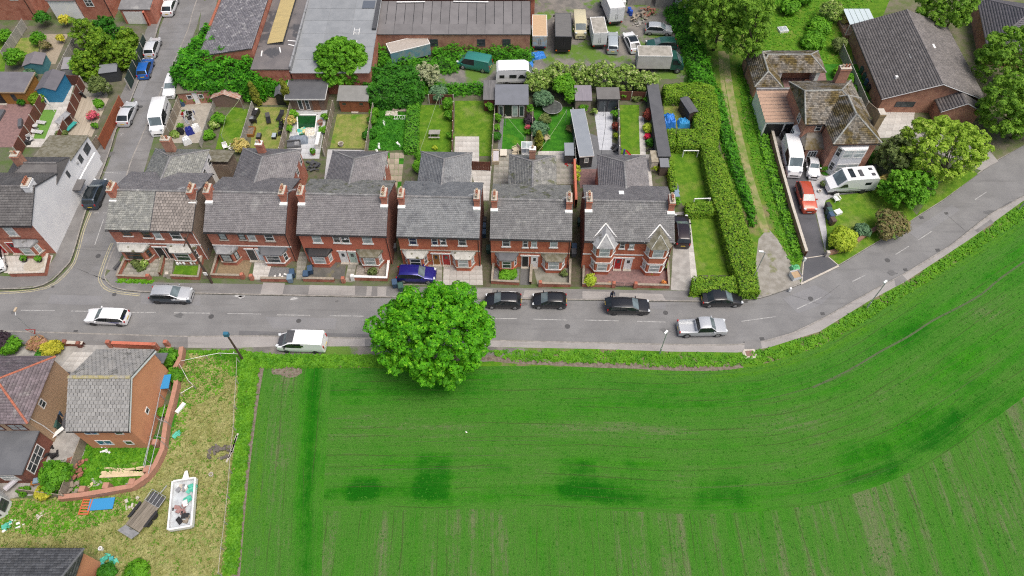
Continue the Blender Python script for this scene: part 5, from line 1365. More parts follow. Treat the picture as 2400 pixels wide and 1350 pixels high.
# --- workshops behind the gardens
h = thing('slate_workshop', 'old workshop with a broad worn slate roof and red ridge tiles by the street', 'workshop',(-43.3,82.0,0),0)
mono_walls(h, 0,0,7.6,22,4.4,5.6, BRKD, 'x'); o = slab_roof(h, 0,0,7.6,22,4.3,5.6, DKGREY, .1, axis='x',ov=.1)
L_ = math.hypot(7.8,1.3)
slate_part('slating',o, [((-.1,22.1,4.40),(0,-1,0),(7.8,0,1.3),22.2, L_)], pm('slate_worn',(.22,.21,.225),(.17,.165,.18),1.3,.8, island=.2, c3=(.36,.35,.35), s3=1.6, lo3=.52, hi3=.66),.3,.26,4)
ridge(h, (-.1,6.5,4.5),(-.1,22,4.5), pm('red_ridge',(.36,.12,.07),(.28,.10,.06),3,.9),.16, name='verge_tiles')
h = thing('flat_roof_workshop', 'flat felt roof with puddles and a long yellow corrugated rooflight', 'workshop',(-35.5,79.2,0),0)
MB().box(0,0,-.3,5.0,20,4.3).build('wall',BRKD, h)
PUDDLE = pm('wet_felt',(.13,.12,.12),(.17,.155,.15),.5,.6, c3=(.07,.07,.075), s3=.35, lo3=.5, hi3=.58, fine=.08)
MB().box(-.1,-.1,4.3,5.1,20,4.45).build('flat_roof',PUDDLE, h)
YEL = pm('yellow_sheet',(.46,.37,.17),(.38,.31,.15),2,.7, stretch=(.3,6,1))
m = MB(); n = 46
for k in range(n):
  y0, y1 = 5.2 + k*.26,5.2 + (k+1)*.26
  for (ya, yb, zA, zB) in ((y0,(y0+y1)/2,4.62,4.72),((y0+y1)/2, y1,4.72,4.62)): m.add([(1.2, ya, zA),(3.5, ya, zA+.35),(3.5, yb, zB+.35),(1.2, yb, zB)], [(0,1,2,3)])
m.build('rooflight',YEL, h); MB().box(1.25,5.2,4.45,3.45,17.1,4.6).build('rooflight_kerb',DKGREY, h)
for x, y, a in ((3.2,4.0,.3),(4.5,6.0,1.4),(4.7,5.0,1.2),(.8,3.2,.1)): MB().cbox(x, y, 4.5,.16,1.2,.07, a).build('loose_board',WPAINT, h)
h = thing('grey_roof_workshop', 'workshop with pale grey felt roof, skylight and two white ladders', 'workshop',(-30.3,79.3,0),0)
mono_walls(h, 0,0,10.8,20,3.9,4.6, BRKD); GFELT = pm('grey_felt',(.25,.265,.28),(.21,.225,.24),.5,.8, fine=.05, c3=(.32,.33,.34), s3=.4, lo3=.55, hi3=.7)
o = slab_roof(h, 0,0,10.8,20,3.9,4.6, GFELT, .12, name='felt_roof')
def rz_(y): return 4.03 + .7*y/20
for k, y in enumerate((2.2,5.0,7.8,10.6,13.4,16.2)):
  for j in range(3):
    x = .1 + j*3.6; MB().add([(x, y-2.7, rz_(y-2.7)+.012),(x+3.55, y-2.7, rz_(y-2.7)+.012),(x+3.55, y+.02, rz_(y)+.02),(x, y+.02, rz_(y)+.02)], [(0,1,2,3)]).build('felt_sheet',pm('grey_felt_sheet',(.255,.27,.285),(.22,.235,.25),.8,.8, objr=.07, fine=.05), o)
MB().box(8.3,13.4,4.5,10.1,15.2,4.66).build('skylight',pm('skylight_grey',(.11,.125,.15), rough=.3), h)
MB().box(10.3,8.5,4.3,10.85,18,4.7).build('parapet',DKGREY, h); MB().box(-.05,0,4.0,.2,20,4.75).build('parapet',LEAD, h)
def ladder(name, label, p, L, w, rz, z, parent=None, group=None):
  m = MB().box(0,-w/2-.03,0, L, -w/2+.03,.06).box(0, w/2-.03,0, L, w/2+.03,.06)
  for k in range(max(2, int(L/.35))): xx = .15 + k*.35; m.box(xx, -w/2+.03,.015, xx+.05, w/2-.03,.045)
  o = m.build(name, WPAINT, parent, (p[0], p[1], z), rz)
  return tag(o, label, 'ladder',group)
ladder('roof_ladder', 'white ladder on the pale felt roof, upper one',(-22.2,86.8),1.6,.75, R90,4.32, group='ladders left on the felt roof'); ladder('roof_ladder', 'white ladder on the pale felt roof, lower one',(-22.3,84.2),1.5,.75, R90,4.25, group='ladders left on the felt roof')
h = thing('long_workshop', 'long low workshop roofed in seamed felt sheets behind the yard', 'workshop',(-19.6,88.2,0),0)
mono_walls(h, 0,0,22.2,6.6,3.4,4.2, BRKB); o = slab_roof(h, 0,0,22.2,6.6,3.4,4.2, DKGREY, .1)
SEAM = pm('seamed_felt',(.175,.168,.17),(.15,.144,.146),.7,.85, objr=.09, fine=.07)
n = 17; wpan = 22.4/n
for k in range(n):
  for (ya, yb) in ((-.15,1.9),(1.92,6.7)):
    if ya < 0 and k % 2: continue
    x0 = -.1 + k*wpan; x1 = x0 + wpan*(2 if ya < 0 and k < n-1 else 1) - .05; zz = lambda y: 3.5 + .02 + (y+.15)*.8/6.9 + .0
    MB().add([(x0, ya, zz(ya)),(x1, ya, zz(ya)),(x1, yb, zz(yb)+.01),(x0, yb, zz(yb)+.01)], [(0,1,2,3)]).build('roof_sheet',SEAM, o)
for k in range(n+1): MB().add([(-.13+k*wpan, 1.9,3.77),(-.07+k*wpan, 1.9,3.77),(-.07+k*wpan, 6.7,4.35),(-.13+k*wpan, 6.7,4.35)], [(0,1,2,3)]).build('seam',BLACK, o)
window(h, 7.6,0,1.4,0,1.2,1.2, DKGREY, GLASS, 1); window(h, 14.5,0,1.4,0,1.2,1.2, DKGREY, GLASS, 1); window(h, 18.2,0,1.4,0,1.2,1.2, DKGREY, GLASS, 1)
for x, y, L2, a in ((4.6,6.3,4.2,.02),(13.5,6.35,5.2,-.02)): MB().cbox(x, y, 4.45, L2,.22,.07, a).build('fascia_board',WPAINT, h)
h = thing('old_store', 'tall store with a dark mossy slate roof behind the long workshop', 'store',(-29.6,95.2,0),0)
gable_walls(33,8,4.6,6.6, BRKD, BRKD, h); r, fr, bk = roof_deck(33,8,4.6,6.6, DKGREY, h); slate_part('slating',r, [fr], SLATE_M, .4,.34,6)
chimney(h, 10.5,1.0,4.9,6.2,.6,.6, BRKP, 1, 'x')

# --- house with mossy hipped roofs on the bend
h = thing('detached_house', 'detached brick house with mottled mossy hipped roofs and a white bay', 'house',(37.4,64.2,0), math.radians(2))
MB().box(0,3.6,-.3,7.7,11.2,5.1).build('wall',BRKB, h)
MB().box(2.45,0,-.3,7.9,3.6,5.1).build('front_wing',BRKB, h)
hip_roof(h, 0,7.7,3.6,11.2,5.1,7.0, TILE_MOSS, .05,4.8,.3,.28,.24, axis='x',seed=5, deck=PEBBLE_D, ridge_mat=SLATE_L, th=.03)
hip_roof(h, 2.45,7.9,0,7.6,5.12,7.15, TILE_MOSS, 2.75,6.2,.3,.28,.24, axis='y',seed=7, deck=PEBBLE_D, ridge_mat=SLATE_L, name='front_roof',th=.03)
chimney(h, 8.35,2.9,0,7.3,.75,1.1, pm('cream_brick',(.36,.27,.16),(.30,.22,.13),2,.9, fine=.1),0, 'y'); chimney(h, 5.9,10.6,5.0,8.0,1.4,.8, BRKB, 3, 'x')
o = MB().prism([(3.1,.02),(3.6,-.75),(6.5,-.75),(7.0,.02)], -.1,4.6).build('bay_window',RENDER_W, h)
for zb in (.75,3.15):
  window(o, 3.72,-.75, zb, 0,1.3,1.35, WPAINT, GLASS_L, 0, True, flat=True); window(o, 5.12,-.75, zb, 0,1.3,1.35, WPAINT, GLASS_L, 0, True, flat=True)
  for (a, b) in (((3.1,.02),(3.6,-.75)),((6.5,-.75),(7.0,.02))):
    a, b = Vector(a), Vector(b); L2 = (b-a).length; d = (b-a)/L2; window(o, (a+d*.12).x, (a+d*.12).y, zb, math.atan2(d.y, d.x), L2-.24,1.35, WPAINT, GLASS, 0, True, flat=True)
MB().box(.2,1.6,2.55,2.44,3.58,2.6).build('porch_ceiling',WPAINT, h)
MB().add([(-.05,1.4,2.6),(2.44,1.4,2.6),(2.44,3.58,3.5),(.55,3.58,3.5),(-.05,3.58,2.6)], [(0,1,2,3),(0,3,4)]).build('porch_roof',TILE_MOSS, h)
MB().box(.3,1.75,-.2,2.44,3.58,2.55).build('porch_wall',BRKB, h)
o = MB().prism([(.75,1.7),(1.95,1.7),(1.95,1.76),(.75,1.76)], .05,2.1).build('door',WPAINT, h)
for i in range(3):
  for j in range(4): MB().box(.85+i*.36,1.685,.4+j*.4,1.1+i*.36,1.70,.72+j*.4).build('door_pane',GLASS, o)
window(h, 1.3,3.6,3.75,0,.8,1.0, WPAINT, GLASS, 0); window(h, 0,6.4,3.3,-R90,1.0,1.1, WPAINT, GLASS, 1)
o = MB().prism([(.02,4.1),(-.6,4.4),(-.6,5.4),(.02,5.7)], 1.6,3.0).build('side_bay',WPAINT, h); window(o, -.6,5.35,1.75,-R90,.9,1.1, WPAINT, GLASS, 1, True, flat=True)
MB().tube([(-.2,3.3,4.95),(2.3,3.3,4.95)], .06,6).build('gutter',BLACK, h); MB().tube([(2.2,-.33,4.95),(8.2,-.33,4.95)], .06,6).build('gutter',BLACK, h); MB().tube([(2.35,3.4,4.9),(2.3,3.5,2.6)], .05,6).build('downpipe',BLACK, h)
h = thing('car_port', 'car port with tan ribbed sheet roof and black doors', 'car port',(33.4,70.7,0),0)
MB().box(0,.1,-.2,5.0,6.4,2.6).build('wall',WPAINT, h)
TAN = pm('tan_sheet',(.42,.28,.20),(.37,.245,.175),1.5,.8, objr=.05)
for k in range(9):
  y0 = -.05 + k*.7; MB().add([(-.1, y0,2.62),(-.1, y0+.28,2.74),(-.1, y0+.40,2.74),(-.1, y0+.68,2.62),(5.2, y0,2.70),(5.2, y0+.28,2.82),(5.2, y0+.40,2.82),(5.2, y0+.68,2.62)], [(0,4,5,1),(1,5,6,2),(2,6,7,3)]).build('roof_sheet',TAN, h)
MB().box(5.0,1.4,2.6,5.45,6.3,2.95).build('box_gutter',LEAD, h); MB().box(-.1,6.2,2.6,5.4,6.5,2.9).build('flashing',LEAD, h)
for x0, x1 in ((.25,2.5),(2.75,4.0)): MB().box(x0,.03,.05, x1,.1,2.2).build('door',BLACK, h)
h = thing('outbuilding', 'courtyard outbuilding with mossy brown hipped roof and open front', 'outbuilding',(33.6,78.2,0),0)
MB().box(0,0,-.2,3.4,7.4,2.3).build('side_range',BRKB, h); MB().box(3.4,4.6,-.2,10.2,7.4,2.3).build('back_range',BRKB, h)
hip_roof(h, 0,3.4,0,7.4,2.3,3.5, TILE_MOSS, 1.6,5.8,.2,.28,.24, axis='y',seed=3, deck=PEBBLE_D, ridge_mat=SLATE_L, th=.03)
hip_roof(h, 1.2,10.2,3.0,7.4,2.32,3.55, TILE_MOSS, 2.4,8.4,.2,.28,.24, axis='x',seed=4, deck=PEBBLE_D, name='back_roof',ridge_mat=SLATE_L, th=.03)
for x in (3.9,9.2): MB().box(x, 3.0,0, x+.5,4.6,2.2).build('side_screen',RENDER_W, h)
sheet('courtyard',[(1830,172),(1935,168),(1945,200),(1838,205)], 2, PAVIOR)

# --- large bungalow
h = thing('bungalow', 'long bungalow with dark grey tiled gable roof and brick gable end', 'bungalow',(50.4,75.6,0), math.radians(-1.2))
W, D = 13.2,15.8
m = MB(); zr, ze = 5.0,2.55
m.add([(0,0,-.3),(W,0,-.3),(W,0,ze),(W/2,0,zr),(0,0,ze)], [(0,1,2,3,4)]); m.add([(0,D,-.3),(W,D,-.3),(W,D,ze),(W/2,D,zr),(0,D,ze)], [(4,3,2,1,0)])
m.add([(0,0,-.3),(0,D,-.3),(0,D,ze),(0,0,ze)], [(0,3,2,1)]); m.add([(W,0,-.3),(W,D,-.3),(W,D,ze),(W,0,ze)], [(0,1,2,3)]); m.build('wall',BRKP if False else BRKB, h)
sl = (zr-ze)/(W/2); m = MB()
for sg in (0,1):
  xe = -.4 if sg == 0 else W+.4; ze2 = ze-.4*sl
  vs = [(xe,-.3,ze2),(W/2,-.3,zr),(W/2,D+.3,zr),(xe,D+.3,ze2)]; vs += [(x, y, z+.14) for x, y, z in vs]
  m.add(vs, [(0,1,5,4),(1,2,6,5),(2,3,7,6),(3,0,4,7),(4,5,6,7) if sg == 0 else (7,6,5,4),(3,2,1,0)])
r = m.build('roof',DKGREY, h); V_ = math.hypot(W/2+.4, zr-ze2)
slate_part('tiling',r, [((-.4, D+.3, ze2+.13),(0,-1,0),(W/2+.4,0, zr-ze2), D+.6, V_),((W+.4,-.3, ze2+.13),(0,1,0),(-W/2-.4,0, zr-ze2), D+.6, V_)], TILE_BUNG, .33,.34,8,.035)
ridge(r, (W/2,-.3, zr+.13),(W/2, D+.3, zr+.13), TILE_BUNG, .13)
for s in (0,1): MB().tube([(-.4 if s == 0 else W+.4,-.34, ze2+.1),(W/2,-.34, zr+.12)], .07,4).build('barge_board',pm('barge_grey',(.42,.43,.44), rough=.6), h)
o = MB().box(4.4,6.0,4.05,5.6,6.8,4.45).build('roof_light',LEAD, h); o.rotation_euler = (0,0,0)
o = MB().cbox(2.0,2.9,3.55,.35,.35,.5).build('flue',WPAINT, h); MB().cbox(8.3,8.5,4.55,.5,.9,.12).build('roof_light',WPAINT, h)
window(h, 2.0,0,1.0,0,2.6,.9, DKGREY, GLASS, 2); 
PX = 7.2
gable = MB(); gable.add([(PX,-2.2,-.3),(PX+5.2,-2.2,-.3),(PX+5.2,-2.2,2.3),(PX+2.6,-2.2,3.6),(PX,-2.2,2.3)], [(0,1,2,3,4)]); gable.box(PX, -2.19,-.3, PX+5.2,0,2.3); gable.build('porch_wall',BRKB, h)
m = MB(); 
for sg in (0,1):
  xe = PX-.25 if sg == 0 else PX+5.45; vs = [(xe,-2.45,2.18),(PX+2.6,-2.45,3.66),(PX+2.6,.0,3.66),(xe,.0,2.18)]; vs += [(x, y, z+.12) for x, y, z in vs]
  m.add(vs, [(0,1,5,4),(1,2,6,5),(2,3,7,6),(3,0,4,7),(4,5,6,7) if sg == 0 else (7,6,5,4),(3,2,1,0)])
r = m.build('porch_roof',DKGREY, h); v2 = math.hypot(2.85,1.48)
slate_part('tiling',r, [((PX-.25,0,2.30),(0,-1,0),(2.85,0,1.48),2.45, v2),((PX+5.45,-2.45,2.30),(0,1,0),(-2.85,0,1.48),2.45, v2)], TILE_BUNG, .33,.34,9,.035)
for s in (0,1): MB().tube([(PX-.25 if s == 0 else PX+5.45,-2.49,2.3),(PX+2.6,-2.49,3.78)], .06,4).build('barge_board',MATS['barge_grey'], h)
h2 = thing('conservatory', 'glazed lean-to conservatory behind the bungalow', 'conservatory',(50.2,91.6,0),0)
MB().box(0,.25,-.1,4.0,4.0,.6).build('wall',BRKB, h2)
for k in range(5): MB().box(k*.8,.2,2.45, k*.8+.74,4.1,2.5).build('roof_pane',pm('polycarbonate',(.50,.58,.60), rough=.2), h2)
for k in range(6): MB().box(k*.79-.02,.22,.6, k*.79+.05,.3,2.44).build('post',WPAINT, h2)
h = thing('house_roof_beyond', 'house with slate-grey hipped roof at the top right corner', 'house',(68.5,86.0,0), math.radians(-14))
MB().box(0,0,-.3,14,12,2.8).build('wall',BRKB, h); hip_roof(h, 0,14,0,12,2.8,5.6, pm('tile_greyplum',(.13,.125,.14),(.15,.14,.155),.8,.8, island=.1),5.0,9.0,.4,.33,.34, axis='x',seed=2, deck=DKGREY, th=.03)
h.name = 'neighbour_house'

# --- houses south of the road
h = thing('rendered_house', 'orange rendered house with grey tiled gable roof and white barge boards', 'house',(-41.6,26.75,0),0)
W, D = 5.65,8.1; ZO = 4.95
gable_walls(W, D, ZO, 7.25, RENDER_O, RENDER_O, h)
r, fr, bk = roof_deck(W, D, ZO, 7.25, DKGREY, h, ov=.28, ox=.12)
tile_parts('roof_tile',r, fr[0], fr[1], fr[2], fr[3], fr[4], .40,.36, PANTILE_G, 300,4); tile_parts('roof_tile',r, bk[0], bk[1], bk[2], bk[3], bk[4], .40,.36, PANTILE_G, 0,5)
ridge(r, (-.1, D/2,7.38),(W+.1, D/2,7.38), pm('ridge_yellow',(.34,.30,.14),(.30,.29,.27),2.2,.9),.15)
for sg in (0,1): MB().add([(W+.13,-.3 if sg == 0 else D+.3,4.78),(W+.13, D/2,7.33),(W+.13, D/2,7.05),(W+.13,-.3 if sg == 0 else D+.3,4.50)], [(0,1,2,3)]).build('barge_board',pm('white_barge',(.72,.76,.80), rough=.5), h)
MB().tube([(-.1,-.34,4.75),(W+.15,-.34,4.75)], .06,6).build('gutter',BLACK, h)
for (x, z, w_, h_) in ((1.0,3.5,1.3,1.1),(3.9,3.5,.8,.9),(1.1,.9,1.5,1.1),(3.8,1.0,.8,.9)): window(h, x, 0, z, 0, w_, h_, WPAINT, GLASS_B if x < 2 else GLASS, 1 if x < 2 else 0, False)
window(h, W, 2.5,2.3, R90,.6,.7, WPAINT, GLASS, 0, False)
mono_walls(h, 1.6, D, 4.6, D+1.0,2.7,2.4, RENDER_O, name='porch_wall'); slab_roof(h, 3.2, D+.02, W+.1, D+1.1,2.8,2.5, FELT, .1, 'porch_roof')
for k in range(3): MB().tube([(W-.1, D+1.05,2.5-.0),(W-.1, D+1.0,.0)], .05,4)
h = thing('hipped_house', 'pebbledashed house with plum tiled hip roof and orange ridge tiles', 'house',(-61.7,27.4,0),0)
W, D = 16.0,6.7
MB().box(0,0,-.3, W, D, 4.9).build('wall',PEBBLE, h)
hip_roof(h, 0, W, 0, D, 4.95,6.95, TILE_HIP, 3.3, W-3.0,.25,.30,.27, axis='x',seed=6, deck=DKGREY, ridge_mat=pm('orange_ridge',(.42,.14,.08),(.33,.12,.08),2,.9), th=.03)
window(h, W, 3.6-1.6,3.3, R90,.7,1.1, WPAINT, GLASS, 0); MB().tube([(W+.08,.4,4.8),(W+.08,.6,2.6),(W+.08,.6,0)], .05,6).build('downpipe',WPAINT, h)
for k, (x, w_) in enumerate(((11.4,1.6),(13.6,1.6))): window(h, x, 0,3.0,0, w_, 1.3, pm('maroon_frame',(.10,.025,.025), rough=.5), GLASS_L, 1)
MB().box(9.2,-4.2,-.2, W-.1,-.02,2.7).build('extension_wall',BRKG, h); MB().box(9.0,-4.4,2.7, W+.05,-.02,2.85).build('extension_roof',FELT, h)
for y in (-3.7,): window(h, W-.1, y, .9, R90,2.6,1.4, WPAINT, GLASS, 2)
for x in (11.0,13.3): window(h, x, -4.2,.9,0,1.6,1.3, WPAINT, GLASS_L, 1)
h = thing('sun_room', 'white sun room with two dark windows at the edge of the yard', 'sun room',(-52.8,18.9,0), math.radians(0))
MB().prism([(0,0),(3.8,0),(5.4,1.2),(5.4,2.4),(3.9,3.6),(0,3.6)], -.1,2.1).build('wall',RENDER_W, h); MB().prism([(-.1,-.1),(3.3,-.1),(4.3,1.0),(4.3,2.6),(3.4,3.7),(-.1,3.7)], 2.1,2.25).build('roof',FELT, h)
d = Vector((1.6,1.2)).normalized(); window(h, 3.95,.1,.6, math.atan2(1.2,1.6),1.6,1.2, DKGREY, GLASS, 0); window(h, 5.4,1.3,.6, R90,1.0,1.2, DKGREY, GLASS, 0)
h = thing('tiled_house', 'house roof of small dark grey tiles at the bottom left corner', 'house',(-45.6,8.2,0),0)
W, D = 8.5,7.6
MB().box(0,0,-.3, W, D, 4.0).build('wall',RENDER_O, h); hip_roof(h, 0, W, 0, D, 4.0,6.2, pm('tile_slategrey',(.085,.09,.098),(.12,.125,.132),1.0,.85, island=.28),0.2, W-.1,.25,.30,.27, axis='x',seed=4, deck=DKGREY, th=.03)
window(h, W, 3.5,2.3, R90,.9,1.3, WPAINT, GLASS, 1)
MB().box(W, 2.4,-.2, W+1.5,5.6,2.2).build('porch_wall',RENDER_O, h); slab_roof(h, W+.02,2.4, W+1.5,5.6,2.9,2.3, pm('porch_grey',(.14,.135,.15),(.12,.115,.13),2,.9),.1, 'porch_roof', .1, 'x')
# ---------------------------------------------------------------- plots, front gardens, back gardens
# ground of the back gardens and the land beyond
sheet('garden_ground',[(425,205),(1640,205),(1690,420),(1725,640),(1620,680),(1340,668),(470,652),(285,645),(300,560),(340,400),(380,330)], 0, pm('garden_soil',(.115,.105,.075),(.075,.10,.035),1.2,.95, world=True, fine=.25))
sheet('yard',[(900,60),(1240,110),(1240,-60),(1640,-60),(1650,180),(1250,205),(1050,200),(900,150)], 0, DIRTYARD)
sheet('grass_lane',[(1560,-60),(1720,-60),(1760,150),(1800,330),(1850,500),(1882,605),(1872,640),(1800,670),(1770,640),(1735,500),(1700,400),(1680,300),(1650,150)], 1, LANE)
sheet('lane_mouth',[(1778,560),(1800,535),(1822,560),(1840,590),(1868,640),(1876,662),(1830,682),(1790,694),(1772,690),(1768,640)], 2, pm('lane_gravel',(.30,.285,.255),(.22,.205,.175),1.2,.95, world=True, fine=.25, c3=(.16,.17,.07), s3=.5, lo3=.58, hi3=.7))
for k, (ln, w_) in enumerate((([(1700,120),(1706,180),(1716,240),(1730,310),(1752,400),(1776,480),(1795,545)], .5),([(1688,120),(1692,180),(1702,250),(1712,310)], .3))):
  setting(strip('worn_path',smooth_line(pix(ln),3),-w_, w_, .0125+.004*k, pm('lane_path',(.27,.25,.11),(.13,.20,.035),.9,.95, world=True, fine=.25, c3=(.30,.25,.17), s3=.5, lo3=.55, hi3=.65)))
sheet('orchard_grass',[(1760,-60),(2110,-60),(2060,60),(1990,60),(2000,150),(1930,160),(1760,130),(1730,40)], 3, LAWN)
sheet('orchard_grass',[(1930,150),(2010,150),(2060,230),(1990,240),(1940,200)], 4, LAWN_LUSH)
sheet('neighbour_ground',[(2010,60),(2120,-60),(2700,-60),(2700,160),(2400,340),(2330,378),(2230,330),(2080,300)], 2, pm('neighbour_soil',(.16,.145,.10),(.10,.13,.04),.7,.95, world=True, fine=.2))
sheet('brick_path',[(1990,70),(2010,70),(2075,240),(2050,262)], 3, PAVIOR)
flags('slab_drive',((2060,262),(2145,258),(2135,320),(2040,325)),6,4, PALEFLAG, .02, CONC)
sheet('gravel_drive',[(2135,300),(2300,330),(2340,378),(2300,400),(2200,360),(2120,330)], 3, PAVEL)
# drive of the mossy-roofed house
sheet('tarmac_drive',[(1806,300),(1880,330),(1886,395),(1932,590),(1936,598),(1884,606),(1850,500)], 3, TARM)
sheet('drive_apron',[(1884,607),(1937,599),(1965,621),(1879,663)], 4, TARM)
for a, b in (((1884,606),(1936,598)),((1884,606),(1879,664)),((1937,598),(1964,621))): setting(strip('drive_edging',[P2(*a), P2(*b)], -.06,.05,.024, STONE))
setting(strip('drive_edging',[P2(1877,666), P2(1966,623)], -.10,.12,.026, STONE))
sheet('concrete_path',[(1882,372),(1905,375),(1912,400),(1930,412),(2032,410),(2034,447),(1960,457),(1935,470),(1930,490),(1938,545),(1934,588),(1890,400)], 4, PALEPAVE)
sheet('concrete_path',[(1800,300),(1885,300),(1885,335),(1830,385)], 4, CONC)
sheet('front_lawn',[(1932,475),(1960,459),(2034,450),(2050,415),(2120,470),(2150,505),(2105,540),(2000,590),(1942,592),(1938,545)], 3, LAWN_MID)
sheet('road_verge',[(1938,600),(2000,588),(2060,548),(2150,503),(2200,430),(2275,395),(2292,408),(2213,466),(2153,504),(2102,539),(2032,580),(1966,620)], 2, LAWN_MID)
sheet('garden_bed',[(1900,330),(1960,350),(1965,400),(1935,412),(1912,395)], 3, LAWN_LUSH)
sheet('stepping_path',[(2034,388),(2052,385),(2058,415),(2034,420)], 4, PALEPAVE)
# west block gardens
sheet('west_ground',[(-80,60),(345,60),(318,150),(280,230),(240,310),(215,350),(-80,345)], 1, pm('west_soil',(.13,.12,.09),(.09,.10,.05),.8,.95, world=True, fine=.2))
sheet('side_lawn',[(-80,80),(22,70),(10,170),(-80,180)], 2, LAWN_MID); sheet('side_lawn',[(40,90),(100,85),(80,150),(20,155)], 2, LAWN_DRY)
sheet('side_path',[(100,80),(160,80),(130,150),(90,150)], 2, pm('pale_gravel',(.33,.28,.21),(.27,.225,.165),4,.95, world=True, fine=.2))
sheet('side_lawn',[(165,120),(200,120),(170,180),(145,178)], 2, LAWN_MID)
sheet('red_patio',[(-60,245),(70,240),(105,250),(30,345),(-80,345)], 3, PAVIOR)
flags('grey_patio',((125,195),(178,185),(130,345),(62,345)),5,12, PALEFLAG, .016, CONC)
sheet('artificial_lawn',[(100,257),(133,257),(105,325),(78,325)], 6, ARTGRASS)
flags('deck',((190,225),(256,230),(215,322),(158,318)),5,1, DECK, .03, SOIL)
flags('terrace_flags',((186,190),(258,205),(250,232),(182,226)),5,2, FLAGS, .02, CONC)
flags('corner_forecourt',((-10,600),(125,598),(110,640),(10,640)),9,3, PALEFLAG, .016, CONC)
blob('stone_circle',(80,622),1.2,1.0,8, pm('circle_stone',(.46,.42,.35),(.36,.32,.26),5,.9), seed=1, amp=.03)
wall_run('low brick wall round the forecourt of the white gable house',[(118,602),(110,645),(28,647)], .7, BRKD, STONE)

# --- front gardens of the row
flags('front_flags',((306,606),(384,607),(372,648),(284,648)),7,4, FLAGS, .012, SOIL)
flags('front_path',((388,606),(408,606),(402,650),(382,650)),2,5, FLAGS, .012, SOIL)
sheet('front_lawn',[(412,622),(470,623),(464,646),(404,645)], 3, LAWN)
sheet('front_gravel',[(517,610),(592,610),(580,650),(505,650)], 2, pm('brown_gravel',(.25,.185,.11),(.19,.14,.085),4,.95, world=True, fine=.25))
flags('front_flags',((598,608),(640,609),(626,656),(590,655)),3,4, PALEFLAG, .012, CONC)
sheet('front_gravel',[(622,626),(678,627),(676,650),(617,650)], 3, GREYGRAV)
flags('side_path',((697,590),(724,590),(710,655),(694,655)),2,6, FLAGS, .012, SOIL)
sheet('front_tarmac',[(728,612),(814,612),(806,654),(722,652)], 2, pm('old_tarmac',(.125,.12,.11),(.09,.088,.08),1.2,.95, world=True, fine=.15, c3=(.15,.14,.08), s3=.7, lo3=.55, hi3=.7))
flags('front_path',((818,610),(838,611),(826,662),(808,660)),2,5, FLAGS, .012, SOIL)
sheet('front_gravel',[(838,622),(908,614),(908,652),(832,650)], 3, GRAVEL)
flags('slab_drive',((940,618),(1036,620),(1036,668),(934,668)),8,4, FLAGS, .012, SOIL)
flags('slab_drive',((1040,618),(1130,620),(1132,668),(1038,668)),6,4, pm('pale_slab',(.42,.40,.375),(.36,.345,.32),1.3,.9, objr=.09, fine=.06),.012, SOIL)
sheet('front_gravel',[(1157,628),(1218,630),(1216,664),(1154,662)], 2, GREYGRAV)
sheet('front_lawn',[(1170,632),(1212,633),(1210,652),(1168,650)], 3, LAWN_LUSH)
sheet('tile_path',[(1220,616),(1243,617),(1241,668),(1219,667)], 3, pm('dark_tiles',(.10,.10,.10),(.14,.14,.135),6,.8, world=True))
sheet('front_concrete',[(1248,618),(1335,620),(1335,668),(1260,668)], 2, pm('mossy_concrete',(.24,.235,.20),(.18,.175,.14),1.5,.95, world=True, fine=.12))
sheet('passage',[(1340,560),(1366,480),(1372,480),(1366,672),(1336,672)], 3, MOSSDRIVE); sheet('passage',[(1128,560),(1146,480),(1152,480),(1150,672),(1132,672)], 3, MOSSDRIVE)
sheet('passage',[(915,590),(930,500),(932,672),(912,660)], 3, MOSSDRIVE); sheet('passage',[(478,598),(515,590),(500,652),(474,655)], 2, MOSSDRIVE)
sheet('red_forecourt',[(1372,620),(1566,624),(1562,672),(1370,668)], 2, PAVIOR)
sheet('concrete_drive',[(1582,498),(1610,495),(1630,640),(1632,682),(1572,680)], 2, CONC)
flags('drive_edge',((1608,498),(1616,500),(1636,668),(1620,670)),1,9, PALEFLAG, .018, CONC)
G = 'front garden walls of the brick row'
for lab, pts, piers in (('low brick wall round the corner garden of the row',[(303,600),(279,652),(352,654)], ((352,655),)),('thin mossy wall dividing the two corner front gardens',[(388,600),(377,646)], ()),
    ('brick wall in front of the small lawn with white pier',[(404,652),(468,655),(478,600)], ((397,650),)),('mossy wall round the brown gravel front garden',[(514,600),(499,650),(571,652)], ((571,652),(592,655))),
    ('short brick wall in front of the grey gravel bed',[(613,658),(678,659)], ()),('brick wall in front of the old tarmac garden',[(712,658),(785,660)], ((806,661),)),
    ('low brick wall of the garden with leafy planting',[(1158,614),(1153,664),(1217,667)], ()),('brick wall along the tiled path and concrete garden',[(1246,618),(1243,668)], ()),('brick wall before the mossy concrete garden',[(1266,670),(1335,672),(1336,614)], ((1266,670),)),
    ('brick wall with stone coping before the red forecourt, left part',[(1368,612),(1366,671),(1437,672)], ((1437,672),)),('brick wall with stone coping before the red forecourt, right part',[(1488,673),(1566,675),(1563,618)], ((1488,673),))):
  wall_run(lab, pts, .65, BRKD, pm('dull_cope',(.33,.285,.23),(.24,.21,.165),3,.9, fine=.1) if 'thin' not in lab else pm('mossy_cope',(.22,.20,.15),(.15,.15,.09),3,.95),.22, group=G, piers=piers, pier_mat=STONE if 'white' in lab or 'dark' in lab else BRKD, z=0.0)
wall_run('brick wall with bright white painted top round the gravel garden',[(830,655),(908,658),(914,606)], .7, BRKD, WPAINT, .24, group=G, piers=((828,656),), pier_mat=WPAINT)
wall_run('terracotta rendered wall running beside the passage',[(1347,372),(1351,468)], 1.7, BRKP, None, .28, tops=True)
